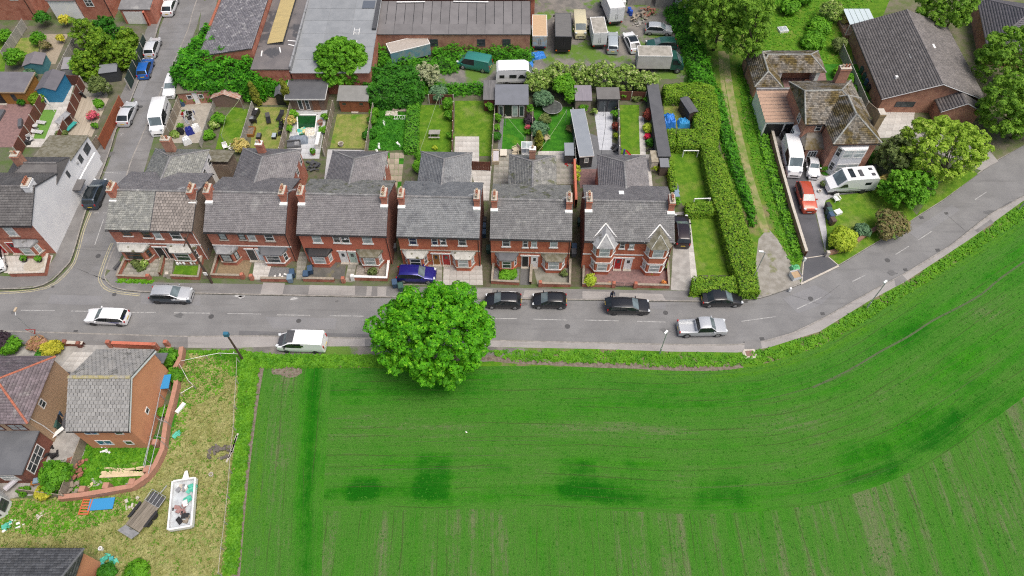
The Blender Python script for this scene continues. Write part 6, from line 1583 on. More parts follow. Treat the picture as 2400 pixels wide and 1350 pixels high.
def gate(label, a, b, h=.95):
  A, B = P(*a), P(*b); L = (B-A).length; o = thing('garden_gate',label, 'gate',A, math.atan2(B.y-A.y, B.x-A.x), 'iron gates of the red forecourt')
  m = MB().box(0,-.02,.1, L, .02,.15).box(0,-.02, h-.15, L, .02, h-.1); m.build('rail',IRON, o)
  for k in range(9): MB().tube([(L*(k+.5)/9,0,.08),(L*(k+.5)/9,0, h-.3*abs(k-4)/4)], .012,4).build('bar',IRON, o)
gate('left iron gate of the red forecourt',(1439,672),(1461,673)); gate('right iron gate of the red forecourt',(1464,673),(1486,673))

# --- back garden sheets
sheet('paved_yard',[(430,232),(500,232),(470,335),(395,335)], 2, pm('yard_flag',(.36,.33,.28),(.29,.265,.225),1.8,.9, world=True, fine=.12))
sheet('back_lawn',[(545,250),(586,258),(570,320),(548,350),(505,350),(520,290)], 2, LAWN_MID)
sheet('back_lawn',[(600,250),(678,252),(655,352),(585,350)], 2, LAWN_DRY)
sheet('deck_patch',[(612,214),(650,214),(652,246),(606,246)], 3, pm('deck_brown',(.27,.20,.12),(.22,.165,.10),3,.9, world=True))
flags('white_patio',((690,258),(768,258),(748,372),(668,372)),7,10, pm('porcelain_flag',(.48,.49,.50),(.43,.44,.45),1,.7, objr=.05),.012, CONC)
sheet('back_lawn',[(790,268),(868,268),(856,348),(773,347)], 2, LAWN_DRY)
sheet('back_yard',[(768,350),(856,352),(850,400),(760,420)], 3, PALEPAVE)
sheet('back_lawn',[(872,246),(956,246),(948,352),(860,352)], 2, LAWN_LUSH)
flags('broken_flags',((902,358),(948,358),(940,440),(905,440)),4,6, pm('old_flag',(.34,.29,.22),(.28,.24,.18),1.5,.95, objr=.15),.012, LAWN_LUSH, skip=.22)
sheet('back_lawn',[(980,246),(1064,246),(1060,358),(976,358)], 2, LAWN)
sheet('back_lawn',[(1066,236),(1158,236),(1154,366),(1064,366)], 2, LAWN_MID)
flags('pale_patio',((1066,320),(1123,320),(1123,382),(1064,382)),6,5, PALEFLAG, .016, CONC)
flags('side_flags',((1101,390),(1152,390),(1146,470),(1122,470)),4,7, PALEFLAG, .016, CONC)
sheet('back_lawn',[(1181,278),(1236,278),(1230,350),(1176,350)], 2, LAWN_LUSH); sheet('gravel_path',[(1173,278),(1181,278),(1176,352),(1166,352)], 3, GREYGRAV)
sheet('back_lawn',[(1250,250),(1345,250),(1345,354),(1258,354)], 2, LAWN_LUSH)
flags('back_flags',((1262,354),(1322,354),(1322,372),(1258,372)),7,2, PALEFLAG, .014, CONC); flags('back_flags',((1304,372),(1344,372),(1346,432),(1302,432)),4,5, FLAGS, .016, CONC)
flags('corner_flags',((1160,350),(1205,350),(1200,432),(1155,432)),4,6, FLAGS, .014, SOIL)
sheet('grey_deck',[(1352,300),(1452,340),(1454,375),(1400,400),(1352,400)], 2, pm('deck_grey',(.15,.155,.165),(.13,.135,.145),2,.8, world=True))
flags('pale_patio',((1392,258),(1436,258),(1434,352),(1405,352)),4,8, pm('blue_white_flag',(.50,.52,.56),(.46,.48,.52),1,.8, objr=.03),.020, PALEPAVE, gap=.004)
sheet('back_lawn',[(1453,246),(1498,246),(1500,362),(1456,362)], 2, LAWN); flags('side_flags',((1497,272),(1509,272),(1514,366),(1500,366)),1,9, PALEFLAG, .016, CONC)
flags('back_flags',((1456,362),(1522,362),(1530,440),(1512,440)),5,5, PALEFLAG, .02, CONC); sheet('brick_yard',[(1352,396),(1406,396),(1404,440),(1360,440)], 4, PAVIOR)
sheet('shed_plot',[(1556,225),(1640,225),(1640,300),(1558,300)], 2, LAWN_DRY)
sheet('goal_lawn',[(1564,338),(1650,338),(1680,478),(1600,482),(1578,420)], 2, LAWN); sheet('side_lawn',[(1604,498),(1690,494),(1725,645),(1624,645)], 2, LAWN_MID)

# --- fences
for lab, a, b, mt, po in (('street-side slatted fence with plant pots behind the corner pair',(420,216),(381,318), WOOD, CONCP),('grey panel fence between the washing yard and the flower bed',(501,231),(466,332), WOOD_G, CONCP),
    ('grey panel fence beside the dry lawn with loungers',(589,238),(564,322), WOOD_G, CONCP),('long panel fence between the dry lawn and the pond',(680,236),(653,346), WOOD, CONCP),
    ('panel fence between the pond patio and the brown shed lawn',(779,236),(755,346), WOOD, CONCP),('panel fence between the plain lawn and the overgrown lawn',(873,242),(854,356), WOOD, CONCP),
    ('dark red thin fence beside the picnic bench lawn',(1062,238),(1059,354), WOOD_R, CONCP),('weathered fence beside the gravel path garden',(1160,246),(1152,366), WOOD, CONCP),
    ('low fence between the summerhouse lawn and the trampoline lawn',(1249,256),(1245,362), WOOD, CONCP),('white-topped fence beside the long blue-grey shed',(1343,254),(1350,372), WOOD_G, WPAINT),('thin pale fence beside the narrow lawn',(1450,236),(1453,364), WOOD_G, WPAINT),
    ('dark brown fence at the back of the narrow lawn',(1449,214),(1515,216), WOOD_R, CONCP),('short brown fence behind the washing-line lawn',(1004,222),(1062,222), WOOD_R, CONCP),('brown timber gate fence beside the rear wing',(1103,378),(1148,380), WOOD_R, WOOD_R)):
  fence(lab, a, b, 1.6 if 'low' not in lab else 1.1, mt, po)
GW = 'fences of the gardens west of the side street'
for lab, a, b, mt, h_ in (('brown panel fence with pale posts beside the red patio',(92,222),(30,345), WOOD_R, 1.8),('brown panel fence between the sun loungers and the decking',(186,180),(122,345), WOOD_R, 1.8),
    ('brown fence behind the blue shed',(148,176),(186,178), WOOD_R, 1.8),('tall rust-coloured fence along the side street',(278,225),(230,325), WOOD_OR, 1.9),('grey weathered fence down the back of the conifers',(170,88),(128,170), WOOD_G, 1.8),
    ('pale fence at the far left garden',(50,45),(0,120), WOOD_G, 1.6),('dark green fence under the conifers by the street',(335,80),(292,185), pm('fence_green',(.025,.05,.04),(.02,.04,.035),3,.9, objr=.1),2.0),('brown slatted fence at the end of the decking',(205,345),(225,318), WOOD, 1.5)):
  fence(lab, a, b, h_, mt, CONCP if 'rust' not in lab else WOOD_OR, group=GW)
GR = 'fences around the bungalow'
fence('long grey fence between the orchard and the bungalow',(1972,92),(2036,238),1.8, WOOD_G, WOOD_G, group=GR); fence('grey garden fence beside the bungalow drive',(2036,238),(2064,262),1.7, WOOD, WOOD, group=GR)
wall_run('long brick wall between the grassy lane and the tarmac drive',[(1756,172),(1776,216),(1798,290),(1822,390),(1852,498),(1884,602)], 1.1, BRKB, STONE, .26, tops=False)
wall_run('low brick front wall under the yellow shrub on the bend',[(1937,598),(1985,584),(2030,552),(2056,536)], .6, BRKB, pm('brick_cope',(.25,.14,.10),(.20,.115,.08),4,.9),.3, piers=((1936,600),), pier_mat=STONE)
fence('timber side fence of the yard with the bins',(40,1146),(145,1160),1.2, WOOD, WOOD, group='paddock fences',tops=True); fence('timber fence between the yard and the building plot',(190,1020),(140,1150),1.4, WOOD, WOOD, group='paddock fences')
# ---------------------------------------------------------------- trees, hedges, shrubs
L_SYC = leaf_mat('leaf_sycamore',(.020,.12,.003),(.105,.37,.008),(.19,.45,.02),.3,1.3)
L_ASH = leaf_mat('leaf_ash',(.065,.165,.014),(.20,.35,.036), None, .38)
L_IVY = leaf_mat('leaf_ivy',(.012,.085,.003),(.06,.25,.008),(.10,.32,.015),.2)
L_DARK = leaf_mat('leaf_dark',(.010,.065,.004),(.045,.18,.010), None, .2)
L_MID = leaf_mat('leaf_mid',(.034,.135,.006),(.12,.30,.016), None, .3)
L_BRIGHT = leaf_mat('leaf_bright',(.04,.15,.006),(.14,.33,.02), None, .3)
L_PALE = leaf_mat('leaf_pale',(.07,.15,.018),(.24,.34,.07),(.42,.46,.20),.25)
L_CONI = leaf_mat('leaf_conifer',(.042,.115,.006),(.16,.28,.018),(.22,.33,.03),.25)
L_OLIVE = leaf_mat('leaf_olive',(.05,.08,.02),(.13,.17,.05), None, .2)
L_HEDGE = leaf_mat('leaf_hedge',(.055,.14,.006),(.15,.27,.016),(.22,.32,.03),.2)
L_LIME = leaf_mat('leaf_lime',(.12,.22,.014),(.29,.43,.045),(.38,.48,.09),.36)
L_YEL = leaf_mat('leaf_yellow',(.22,.24,.02),(.50,.46,.05), None, .3)
L_YGRN = leaf_mat('leaf_yellowgreen',(.17,.26,.015),(.36,.44,.04), None, .3)
L_BLUE = leaf_mat('leaf_bluegreen',(.035,.09,.04),(.12,.21,.11), None, .2)
L_RED = leaf_mat('leaf_red',(.07,.012,.012),(.20,.05,.03), None, .2)
L_PURP = leaf_mat('leaf_purple',(.012,.008,.012),(.045,.03,.04), None, .1)
L_BROWN = leaf_mat('leaf_brown',(.10,.09,.035),(.20,.17,.07),(.08,.16,.02),.2)
L_PINK = leaf_mat('petal_pink',(.35,.04,.07),(.60,.16,.20),(.08,.2,.02),.2)
L_GOLD = leaf_mat('leaf_gold',(.30,.24,.06),(.50,.42,.16),(.14,.24,.03),.2)
L_BRAM = leaf_mat('leaf_bramble',(.018,.10,.004),(.08,.27,.012), None, .25)

def big_tree(name, label, centre, radii, nl, lr, mat, size=.3, density=13, seed=1, base=None, group=None, trunk=.3, low=-.55, nleaf=5, inner=True):
  """broad crown: many rounded clumps over an uneven dome, limbs reaching into it; centre = crown centre in metres"""
  rng = np.random.default_rng(seed); c = Vector(centre); b = Vector(base if base else (c.x, c.y, 0)); b.z = 0
  t = thing(name, label, 'tree',b, 0, group); rel = c - b; lobes = []
  for k in range(nl):
    zz = 1 - (1-low)*(k+.5)/nl; an = k*2.39996 + rng.uniform(-.25,.25); rr = math.sqrt(max(0,1-zz*zz))
    f = rng.uniform(.74,1.04)*(1 + .05*math.sin(3*an + seed) + .04*math.sin(5*an + seed*2) + .03*math.sin(2*an+zz*4))
    lobes.append(((rel.x + radii[0]*rr*math.cos(an)*f, rel.y + radii[1]*rr*math.sin(an)*f, rel.z + radii[2]*zz*f),(lr*(.55 + 1.1*rng.random()**1.6),)*2 + (lr*rng.uniform(.5,1.1),)))
  if inner:
    for k in range(9):
      d = np.clip(rng.normal(0,.3,3),-.42,.42); lobes.append(((rel.x+radii[0]*d[0], rel.y+radii[1]*d[1], rel.z+radii[2]*d[2]),(min(radii)*.42,)*3,.25))
  link('trunk',trunk_mesh(rel.z, trunk, [lobes[i] for i in range(0, len(lobes), max(1, len(lobes)//13))]), t)
  link('crown',crown_mesh(lobes, size, density, mat, nleaf, .62,-.5,.55, rng), t)
  return t

c = P(1018,781,5.6)
big_tree('sycamore_tree', 'large bright green round tree on the verge, overhanging road and field',(c.x, c.y, 5.7),(5.65,5.0,4.3),300,.58, L_SYC, .15,27,11, base=P(1012,832), trunk=.38, low=-.62)
c = P(801,150,3.4)
big_tree('garden_tree', 'bright green bushy tree beside the pale felt workshop roof',(c.x, c.y, 3.6),(3.5,3.1,3.3),190,.5, L_BRIGHT, .2,20,3, base=P(806,205), trunk=.2)
TG = 'tall trees beside the grassy lane'
for lab, px, py, z, rad, nl, lr, mt, sd, bp in (('tall dark green tree at the head of the lane', 1680,40,6,(3.4,3.4,5.0),130,.5, L_ASH, 5,(1672,118)),('tall ash-like tree leaning over the lane wall', 1752,72,6.5,(2.9,3.0,5.8),140,.46, L_ASH, 6,(1745,175)),('bushy tree in the corner above the lane', 1650,-30,6,(4,4,5),100,.55, L_ASH, 7,(1640,40))):
  c = P(px, py, z); big_tree('lane_tree',lab, (c.x, c.y, z), rad, nl, lr, mt, .18,17, sd, base=P(*bp), group=TG, trunk=.25)
TR = 'trees round the bungalow and the bend'
for lab, px, py, z, rad, nl, lr, mt, sd, bp in (('large pale lime tree overhanging the bend of the road', 2205,345,4.5,(5.4,4.2,3.2),190,.5, L_LIME, 8,(2185,440)),('dark leafy tree right of the bungalow porch', 2368,250,4.5,(3.9,3.8,3.8),130,.5, L_ASH, 9,(2370,325)),
    ('wide green tree at the right edge beyond the bungalow', 2370,135,5,(4.2,4.2,4.0),130,.52, L_ASH, 10,(2375,205)),('green tree behind the bungalow ridge', 2225,10,5,(4.2,3.4,3.4),110,.5, L_ASH, 12,(2215,70)),
    ('olive-green bush tree in front of the white bay', 2100,365,3,(2.2,2.2,2.4),60,.42, L_OLIVE, 13,(2095,420)),('loose green shrub tree beside the flowering bush', 2125,440,2.4,(3.2,2.4,2.1),80,.42, L_BRIGHT, 14,(2120,475)),('tree at the very right edge by the gravel drive', 2420,260,4,(3.0,3.0,3.4),60,.5, L_LIME, 15,(2425,310))):
  c = P(px, py, z); big_tree('garden_tree',lab, (c.x, c.y, z), rad, nl, lr, mt, .19,16, sd, base=P(*bp), group=TR, trunk=.2, low=-.75)
CG = 'conifers behind the green fence'
for lab, bp, h_, r_, mt, sd in (('tall conifer nearest the street behind the green fence',(303,160),4.6,1.7, L_CONI, 1),('broad conifer in the middle of the group',(262,150),5.6,1.9, L_CONI, 2),('conifer at the far side of the group',(226,118),5.4,1.9, L_CONI, 3),
    ('dark narrow conifer behind the group',(272,112),5.0,1.7, L_DARK, 4),('low spreading conifer at the front of the group',(218,180),4.0,1.7, L_CONI, 5),('small conifer beside the garage',(312,118),3.6,1.4, L_CONI, 6)):
  g = P(*bp); big_tree('conifer',lab, (g.x, g.y, h_*.5),(r_*.95, r_*.95, h_*.5),55,.4, mt, .17,20, sd+40, group=CG, trunk=.14, low=-.85)
for lab, bp, h_, r_ in (('slim golden-green column conifer beside the dark shed',(606,246),3.9,.62),('slim golden-green column conifer left of the summerhouse',(681,250),4.6,.62),('slim green column conifer beside the garden chair',(1262,350),3.2,.6)):
  tree('column_conifer',lab, P(*bp), h_, r_, leaf_mat('leaf_golden',(.075,.095,.010),(.17,.19,.02), None, .15),.15,55,8,.06,3, 'column conifers in the back gardens',nleaf=5, shape='column')

# wild masses
def hz(pts, z): return [P2(x, y, z) for x, y in pts]
hedge('ivy_mass', 'thick bright ivy swallowing the end of the slate workshop',hz([(392,158),(404,132),(440,92),(474,56),(500,54),(512,86),(560,112),(604,142),(602,182),(500,182),(425,180)], 4.2),4.3, L_IVY, .24,34,.2, cat='ivy',bumpy=.8, seed=4, round_=.35)
hedge('ivy_mass', 'lower ivy hedge running on behind the back gardens',hz([(590,140),(690,146),(692,186),(592,190)], 2.8),2.9, L_IVY, .22,34,.18, cat='ivy',bumpy=.5, seed=5)
hedge('laurel_hedge', 'dark green overgrown hedge behind the brown shed',hz([(842,160),(905,150),(988,152),(988,200),(972,222),(862,222)], 2.5),2.6, L_DARK, .24,32,.2, bumpy=.55, seed=6, round_=.35)
BG = 'bramble thickets of the yard and lane'
for lab, pts, h_, mt, sd, ls in (('brambles under the workshop wall around the container',[(880,92),(920,88),(926,120),(1010,150),(1000,162),(930,168),(884,165)], 1.3, L_BRAM, 7,.3),('bramble bank between the workshop and the yard',[(1020,112),(1100,98),(1244,98),(1246,140),(1160,138),(1140,120),(1100,128),(1060,165),(1005,165)], 1.2, L_BRAM, 8,.3),
    ('bramble thicket along the yard edge beside the lane',[(1560,20),(1626,15),(1650,110),(1680,215),(1650,215),(1612,205),(1618,165),(1600,110),(1588,70)], 1.6, L_BRAM, 9,.3),('rough scrub between hedge and lane path',[(1640,205),(1690,215),(1710,300),(1740,400),(1768,490),(1764,530),(1742,470),(1712,390),(1690,320),(1668,260)], .7, L_BRAM, 10,.25),
    ('bright tall weeds under the lane wall',[(1744,190),(1758,190),(1800,320),(1852,505),(1880,600),(1866,610),(1836,530),(1808,440),(1776,320)], .3, L_BRIGHT, 12,.15),('green scrub behind the fence of the washing-line lawn',[(990,196),(1062,200),(1130,198),(1160,206),(1130,214),(1062,218),(1000,216)], .9, L_BRAM, 15,.25)):
  hedge('bramble_thicket',lab, hz(pts, h_*.5), h_, mt, .19,34, ls, BG, 'brambles',bumpy=h_*.35, seed=sd, round_=.5, corez=.4)
# pale flowering bushes in a row behind the sheds
for k, (px, py, r, h_) in enumerate(((1262,190,2.0,3.2),(1308,176,2.3,3.6),(1358,180,2.3,3.4),(1410,176,2.4,3.7),(1462,180,2.2,3.4),(1512,192,1.8,3.0))):
  names = ('leftmost', 'second', 'third', 'fourth', 'fifth', 'last')
  c = P(px, py, h_*.55); big_tree('flowering_bush',f'pale cream-green bush, {names[k]} of the row from the camper',(c.x, c.y, h_*.55),(r*.95, r*.8, h_*.45),60,.36, L_PALE, .16,19,20+k, group='pale bushes behind the back gardens',trunk=.1, low=-.8)
c = P(1002,176,1.8); big_tree('willow_shrub', 'pale silvery shrub at the end of the dark hedge',(c.x, c.y, 1.8),(1.7,1.5,1.7),50,.3, leaf_mat('leaf_silver',(.15,.18,.08),(.34,.36,.22), None, .2),.15,22,31, trunk=.08)

# clipped hedges
HG = 'clipped hedges round the goal lawn'
for lab, pts, z, sd in (('long clipped hedge beside the goal lawn and side lawn',[(1645,336),(1682,336),(1712,415),(1740,491),(1766,567),(1776,642),(1784,680),(1738,680),(1729,642),(1715,612),(1686,497),(1668,451)], 1.9,21),('clipped hedge beside the shed plot, upper stretch',[(1624,222),(1680,215),(1690,280),(1684,334),(1646,336),(1630,290)], 1.9,22),
    ('small clipped hedge block behind the black shed',[(1565,298),(1583,298),(1585,338),(1567,338)], 1.6,23),('clipped hedge block behind the far goal',[(1588,300),(1642,300),(1648,338),(1588,338)], 1.7,24),('low clipped hedge dividing the two lawns',[(1608,472),(1682,470),(1684,495),(1609,498)], 1.3,25),
    ('clipped hedge along the pavement at the lane mouth',[(1626,645),(1728,645),(1737,682),(1620,680)], 1.3,26),('narrow hedge beside the rear of the end pair',[(1564,372),(1578,372),(1588,440),(1574,442)], 1.4,27),('clipped hedge behind the small grey shed',[(1555,196),(1640,188),(1676,200),(1672,226),(1560,224)], 1.8,28)):
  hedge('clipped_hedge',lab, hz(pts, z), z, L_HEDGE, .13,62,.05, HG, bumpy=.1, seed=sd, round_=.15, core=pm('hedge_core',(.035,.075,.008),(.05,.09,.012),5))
hedge('privet_hedge', 'wide shaggy green hedge between two washing-line lawns',hz([(955,232),(982,232),(979,350),(946,350)], 1.0),1.0, leaf_mat('leaf_privet',(.03,.13,.006),(.10,.27,.018), None, .2),.14,45,.07, seed=31, bumpy=.1)
# shrubs: pixel of the base, radius, height, leaves, colour word
SH = [(48,155,1.5,2.6,L_MID,'round green bush behind the grey shed roof'),(98,106,1.1,2.0,L_MID,'green bush on the dry lawn'),(112,62,1.2,2.4,L_DARK,'dark bush below the terrace windows'),(160,62,.9,1.8,L_YEL,'yellow bush at the conifer edge'),(148,100,.7,1.3,L_YEL,'small yellow shrub by the grey fence'),
(196,172,1.4,2.6,L_BRIGHT,'lime green bush at the foot of the conifers'),(242,222,1.6,2.8,L_OLIVE,'olive shrub above the decking'),(94,246,1.1,1.7,L_CONI,'round clipped bush beside the blue shed'),(55,246,.6,.9,L_DARK,'small dark shrub in a planter'),(222,280,.8,1.2,L_PINK,'pink flowering shrub on the decking edge'),(225,300,.5,.8,L_MID,'little green shrub below the pink flowers'),(150,325,.9,1.2,L_OLIVE,'olive shrub at the end of the decking'),
(75,185,1.0,1.4,L_BLUE,'bluish shrub in front of the teal shed'),(20,100,1.3,1.8,L_MID,'green shrub at the far left garden'),(112,118,.9,1.5,L_BROWN,'twiggy grey-brown shrub beside the pale gravel path'),
(517,290,1.1,1.6,L_MID,'leafy shrub in the flower bed'),(505,300,.8,1.2,L_PALE,'pale flowering shrub in the bed'),(492,322,.9,.8,L_MID,'low green shrub by the grey fence'),(568,355,1.2,1.8,L_GOLD,'golden round bush beside the rear wing'),(432,240,.7,1.3,L_MID,'potted palm-like shrub in the washing yard'),
(436,270,.5,.8,L_MID,'small pot plant beside the street fence'),(425,300,.5,.7,L_BRIGHT,'small bright pot plant by the slatted fence'),(412,318,.7,.7,L_PALE,'row of pale flowers at the yard end'),
(688,275,.8,1.1,L_BRIGHT,'bright green shrub beside the pond'),(682,292,.9,1.2,L_GOLD,'golden shrub beside the pond'),(678,308,.6,.9,L_MID,'green shrub below the golden one'),(762,280,.6,1.0,L_BRIGHT,'green shrub at the pond fence'),(758,312,.6,1.0,L_BRIGHT,'green shrub beside the white box'),
(878,275,.8,1.4,L_MID,'shrub at the overgrown lawn fence'),(874,290,.7,1.1,L_MID,'second shrub at the overgrown lawn fence'),(868,320,1.0,1.0,L_DARK,'dark grassy clump at the broken fence'),(958,348,.7,.8,L_DARK,'dark clump at the hedge foot'),
(1030,232,1.3,2.0,L_BLUE,'blue-green bush at the back of the washing-line lawn'),(1050,255,.9,1.5,L_MID,'green bush beside the red fence'),(1052,280,.7,1.4,L_MID,'leafy bush further down the red fence'),(1056,325,.6,1.0,L_MID,'small bush at the low end of the red fence'),(1020,350,.4,.6,L_YGRN,'yellow-green rose bush on the lawn'),
(982,400,.9,1.3,L_BRIGHT,'leafy bush in the walled bed by the wing'),(985,372,.8,1.0,L_MID,'potted plants beside the stone wall'),
(1148,262,.7,1.6,L_BRIGHT,'tall green shrub in front of the red shed'),(1166,285,.6,1.2,L_BRIGHT,'bright shrub beside the gravel path'),(1165,305,.5,.9,L_BRIGHT,'small bright shrub on the path side'),(1165,330,.7,1.3,L_DARK,'dark round shrub by the path'),
(1240,270,.6,1.8,L_BRIGHT,'bright shrub at the summerhouse corner'),(1240,290,.8,1.1,L_PURP,'dark purple shrub beside the fence'),(1236,304,.4,.7,L_PINK,'pink flowers below the purple shrub'),(1238,316,.5,.8,L_BRIGHT,'green shrub under the pink flowers'),(1237,344,.5,.8,L_YGRN,'yellow-green shrub by the greenhouse'),
(1270,250,1.5,2.2,L_BLUE,'large grey-green bush behind the trampoline'),(1262,315,1.4,1.7,L_BLUE,'large grey-green bush beside the garden chair'),(1318,225,1.8,3.2,L_BRIGHT,'tall bright bush right of the trampoline'),(1275,285,.9,.9,L_OLIVE,'olive bed shrub near the trampoline'),(1335,310,.6,1.0,L_BROWN,'brown shrub at the white-topped fence'),(1338,245,1.2,2.4,L_BRIGHT,'bright bush against the plum shed'),
(1365,255,1.1,1.3,L_BRIGHT,'bright shrubs in front of the plum shed'),(1392,268,.5,.9,L_PALE,'pale grass clump by the patio'),(1440,280,.7,1.5,L_MID,'rounded green shrub at the patio edge'),(1442,258,.4,1.0,L_YGRN,'cream flower spike by the thin fence'),(1442,305,.6,1.2,L_RED,'dark red shrub at the patio edge'),(1444,325,.5,.9,L_YGRN,'yellow-green shrub under the red one'),(1423,250,.5,1.6,L_BRIGHT,'potted plant in front of the dark glazed shed'),
(1458,232,.6,1.3,L_BRIGHT,'green shrub at the back of the narrow lawn'),(1490,232,1.0,.9,L_OLIVE,'mixed bed at the back of the narrow lawn'),(1517,224,.7,1.8,L_GOLD,'yellowish tree-like shrub beside the black shed'),(1514,242,.5,1.0,L_MID,'green shrub beside the black shed'),(1520,282,1.0,1.6,L_RED,'red-leaved bush against the black shed'),(1518,308,.8,1.1,L_YGRN,'cream-flowered bush against the black shed'),(1516,326,.5,.8,leaf_mat('petal_red',(.40,.01,.04),(.60,.03,.08), None, .2),'bright red flowers against the black shed'),(1520,340,.6,.9,L_DARK,'dark green shrub below the red flowers'),(1532,400,.5,1.0,L_YGRN,'potted shrub beside the stone shed'),
(1350,428,.5,1.6,L_YGRN,'climbing shrub along the terracotta wall, low end'),(1351,408,.5,1.5,L_YGRN,'climbing shrub along the terracotta wall, high end'),(1582,480,.6,1.2,L_BRIGHT,'rounded bush at the head of the concrete drive'),
(1382,665,.8,1.2,L_YGRN,'yellow-green shrub inside the forecourt wall'),(1437,622,.4,.9,L_BRIGHT,'potted ball shrub beside the red door'),(1395,634,.4,.6,L_DARK,'small shrub left of the bay pot'),(1412,634,.4,.6,L_DARK,'small shrub right of the bay pot'),(1522,640,.5,.8,L_YGRN,'potted shrub below the bay on the forecourt'),(1553,626,.6,.8,L_BRIGHT,'shrub at the corner of the forecourt'),(1555,666,.35,.5,leaf_mat('petal_orange',(.45,.16,.04),(.6,.28,.10),(.1,.2,.02),.2),'orange flowers in the forecourt corner'),(1427,668,.3,.4,leaf_mat('petal_rust',(.35,.15,.05),(.5,.25,.10),(.1,.2,.02),.2),'rust-coloured flowers by the gate'),
(1005,614,.5,1.2,L_MID,'shrub between the bay and the oak door'),(1188,646,1.0,.6,L_BRIGHT,'leafy plants in the small front bed'),(1200,642,.7,.5,L_BRIGHT,'second clump of leafy front plants'),(1320,645,.5,.6,L_OLIVE,'shrub in the concrete front garden'),(875,640,.6,.8,L_OLIVE,'olive shrub in a trough on the gravel'),(330,628,.7,.5,L_OLIVE,'shrubs among the corner front flags'),
(2075,545,2.2,2.6,L_BROWN,'russet-green bush on the bend'),(1968,575,1.9,2.0,L_YGRN,'bright yellow-green shrub over the low brick wall'),(2016,548,1.0,1.3,L_BLUE,'blue-green shrub beside the yellow-green one'),(2068,435,.9,1.5,L_GOLD,'golden shrub beside the motorhome'),(2090,450,1.3,1.8,L_MID,'green shrub behind the golden one'),(1930,395,.9,1.0,L_MID,'shrubs between the rounded white car and the white bay'),(2040,380,1.1,1.5,L_DARK,'dark shrubs at the house corner'),
(1845,30,1.6,2.0,L_BRIGHT,'bright orchard bush at the top'),(1900,105,2.0,1.6,L_BRIGHT,'long clipped orchard shrub, lower'),(1915,72,2.0,1.6,L_BRIGHT,'long clipped orchard shrub, upper'),(1940,50,1.9,3.0,L_PALE,'pale orchard tree by the fence'),(1978,60,1.0,2.2,L_GOLD,'golden orchard tree by the fence'),(1960,120,1.2,2.0,L_OLIVE,'olive bush at the orchard fence'),(1880,10,1.5,2.2,L_MID,'green bush at the top of the orchard'),(1965,180,1.1,1.4,L_BRIGHT,'bright bush behind the mossy house'),(1985,195,1.0,1.4,L_MID,'green bush between chimney and fence'),(1800,20,1.5,2.0,L_MID,'bush at the orchard lane corner'),(2000,215,.8,1.0,L_MID,'small bush at the tall chimney'),
(12,815,1.4,2.0,L_PURP,'dark purple bush by the front path'),(32,820,1.2,1.5,L_MID,'green bush beside the purple one'),(92,812,1.0,1.2,leaf_mat('leaf_copper',(.24,.12,.07),(.40,.25,.15),(.2,.22,.04),.2),'coppery bush beside the sign post'),(128,826,1.2,1.3,L_YEL,'bright yellow bush by the gate'),(105,836,.7,1.0,L_DARK,'dark green bush under the yellow one'),(398,845,1.2,1.3,L_MID,'leafy bushes between the rendered house and its wall'),(412,885,1.0,1.1,L_MID,'second leafy bush along the new wall'),(386,970,.7,.9,L_MID,'small bush growing in the scaffold'),
(145,1125,1.6,2.2,L_MID,'green bush at the yard corner'),(112,1158,.9,1.1,L_YEL,'yellow bush beside the yard fence'),(60,1152,.6,.6,L_MID,'small plant in the yard'),(325,1340,1.2,.7,L_MID,'green scrub beside the bottom left house'),(255,1345,.9,1.0,L_DARK,'dark scrub behind the bottom left porch')]
for k, (px, py, r, h_, mt, lab) in enumerate(SH):
  tree('garden_shrub',lab, P(px, py), h_, r, mt, .13 + .06*min(1.5, r),26 if r < 1.2 else 17,6 if r < .8 else 9,.05,100+k, 'shrubs', 'shrub',cb=.02, lob=.58, nleaf=4)
# grass that nobody could count: tufts on verge, paddock, lane, lawns
GT = leaf_mat('grass_blades',(.035,.14,.005),(.11,.27,.012), None, .25); GD = leaf_mat('grass_dry',(.17,.18,.05),(.30,.29,.125),(.09,.19,.016),.25); GC = leaf_mat('crop_blades',(.016,.12,.003),(.038,.17,.005), None, .25,.3)
def stuff(o, label): return tag(o, label, 'grass')
stuff(tufts('verge_grass',pix([(1140,822),(1401,824),(1578,830),(1729,832),(1800,820),(1921,783),(2037,712),(2122,666),(2271,568),(2410,470),(2700,310),(2700,330),(2400,512),(2230,622),(2153,672),(2047,738),(1926,808),(1800,848),(1729,858),(1578,860),(1401,850),(1200,846)]),3300,.24, GT, 1), 'long bright verge grass between pavement and crop')
stuff(tufts('verge_grass',pix([(440,824),(560,822),(640,832),(900,834),(1060,846),(1060,860),(608,862),(596,900),(560,900),(500,840)]),2600,.24, GT, 2), 'grass strip along the top of the crop beside the parked van')
stuff(tufts('rough_grass',pix([(0,1175),(140,1170),(340,1145),(395,1060),(425,940),(415,870),(450,830),(556,850),(560,940),(545,1110),(524,1345),(240,1349),(240,1300),(190,1290),(0,1285)]),7500,.22, GD, 3), 'dry rough grass of the paddock')
stuff(tufts('rough_grass',pix([(0,1180),(140,1172),(300,1165),(330,1180),(230,1230),(120,1260),(0,1240)]),1500,.22, GT, 13), 'greener rough grass below the plot wall')
stuff(tufts('rough_grass',pix([(440,840),(545,845),(520,920),(440,960),(425,1040),(400,1060),(424,940)]),700,.22, GT, 14), 'greener rough grass outside the new wall')
stuff(tufts('rough_grass',pix([(566,870),(604,880),(590,990),(575,1110),(556,1345),(522,1345),(545,1110),(556,960)]),3200,.22, GT, 4), 'green rough grass along the paddock fence')
stuff(tufts('plot_grass',pix([(205,1045),(350,1045),(390,1050),(345,1125),(290,1150),(170,1160)]),1500,.2, GT, 5), 'long grass of the building plot')
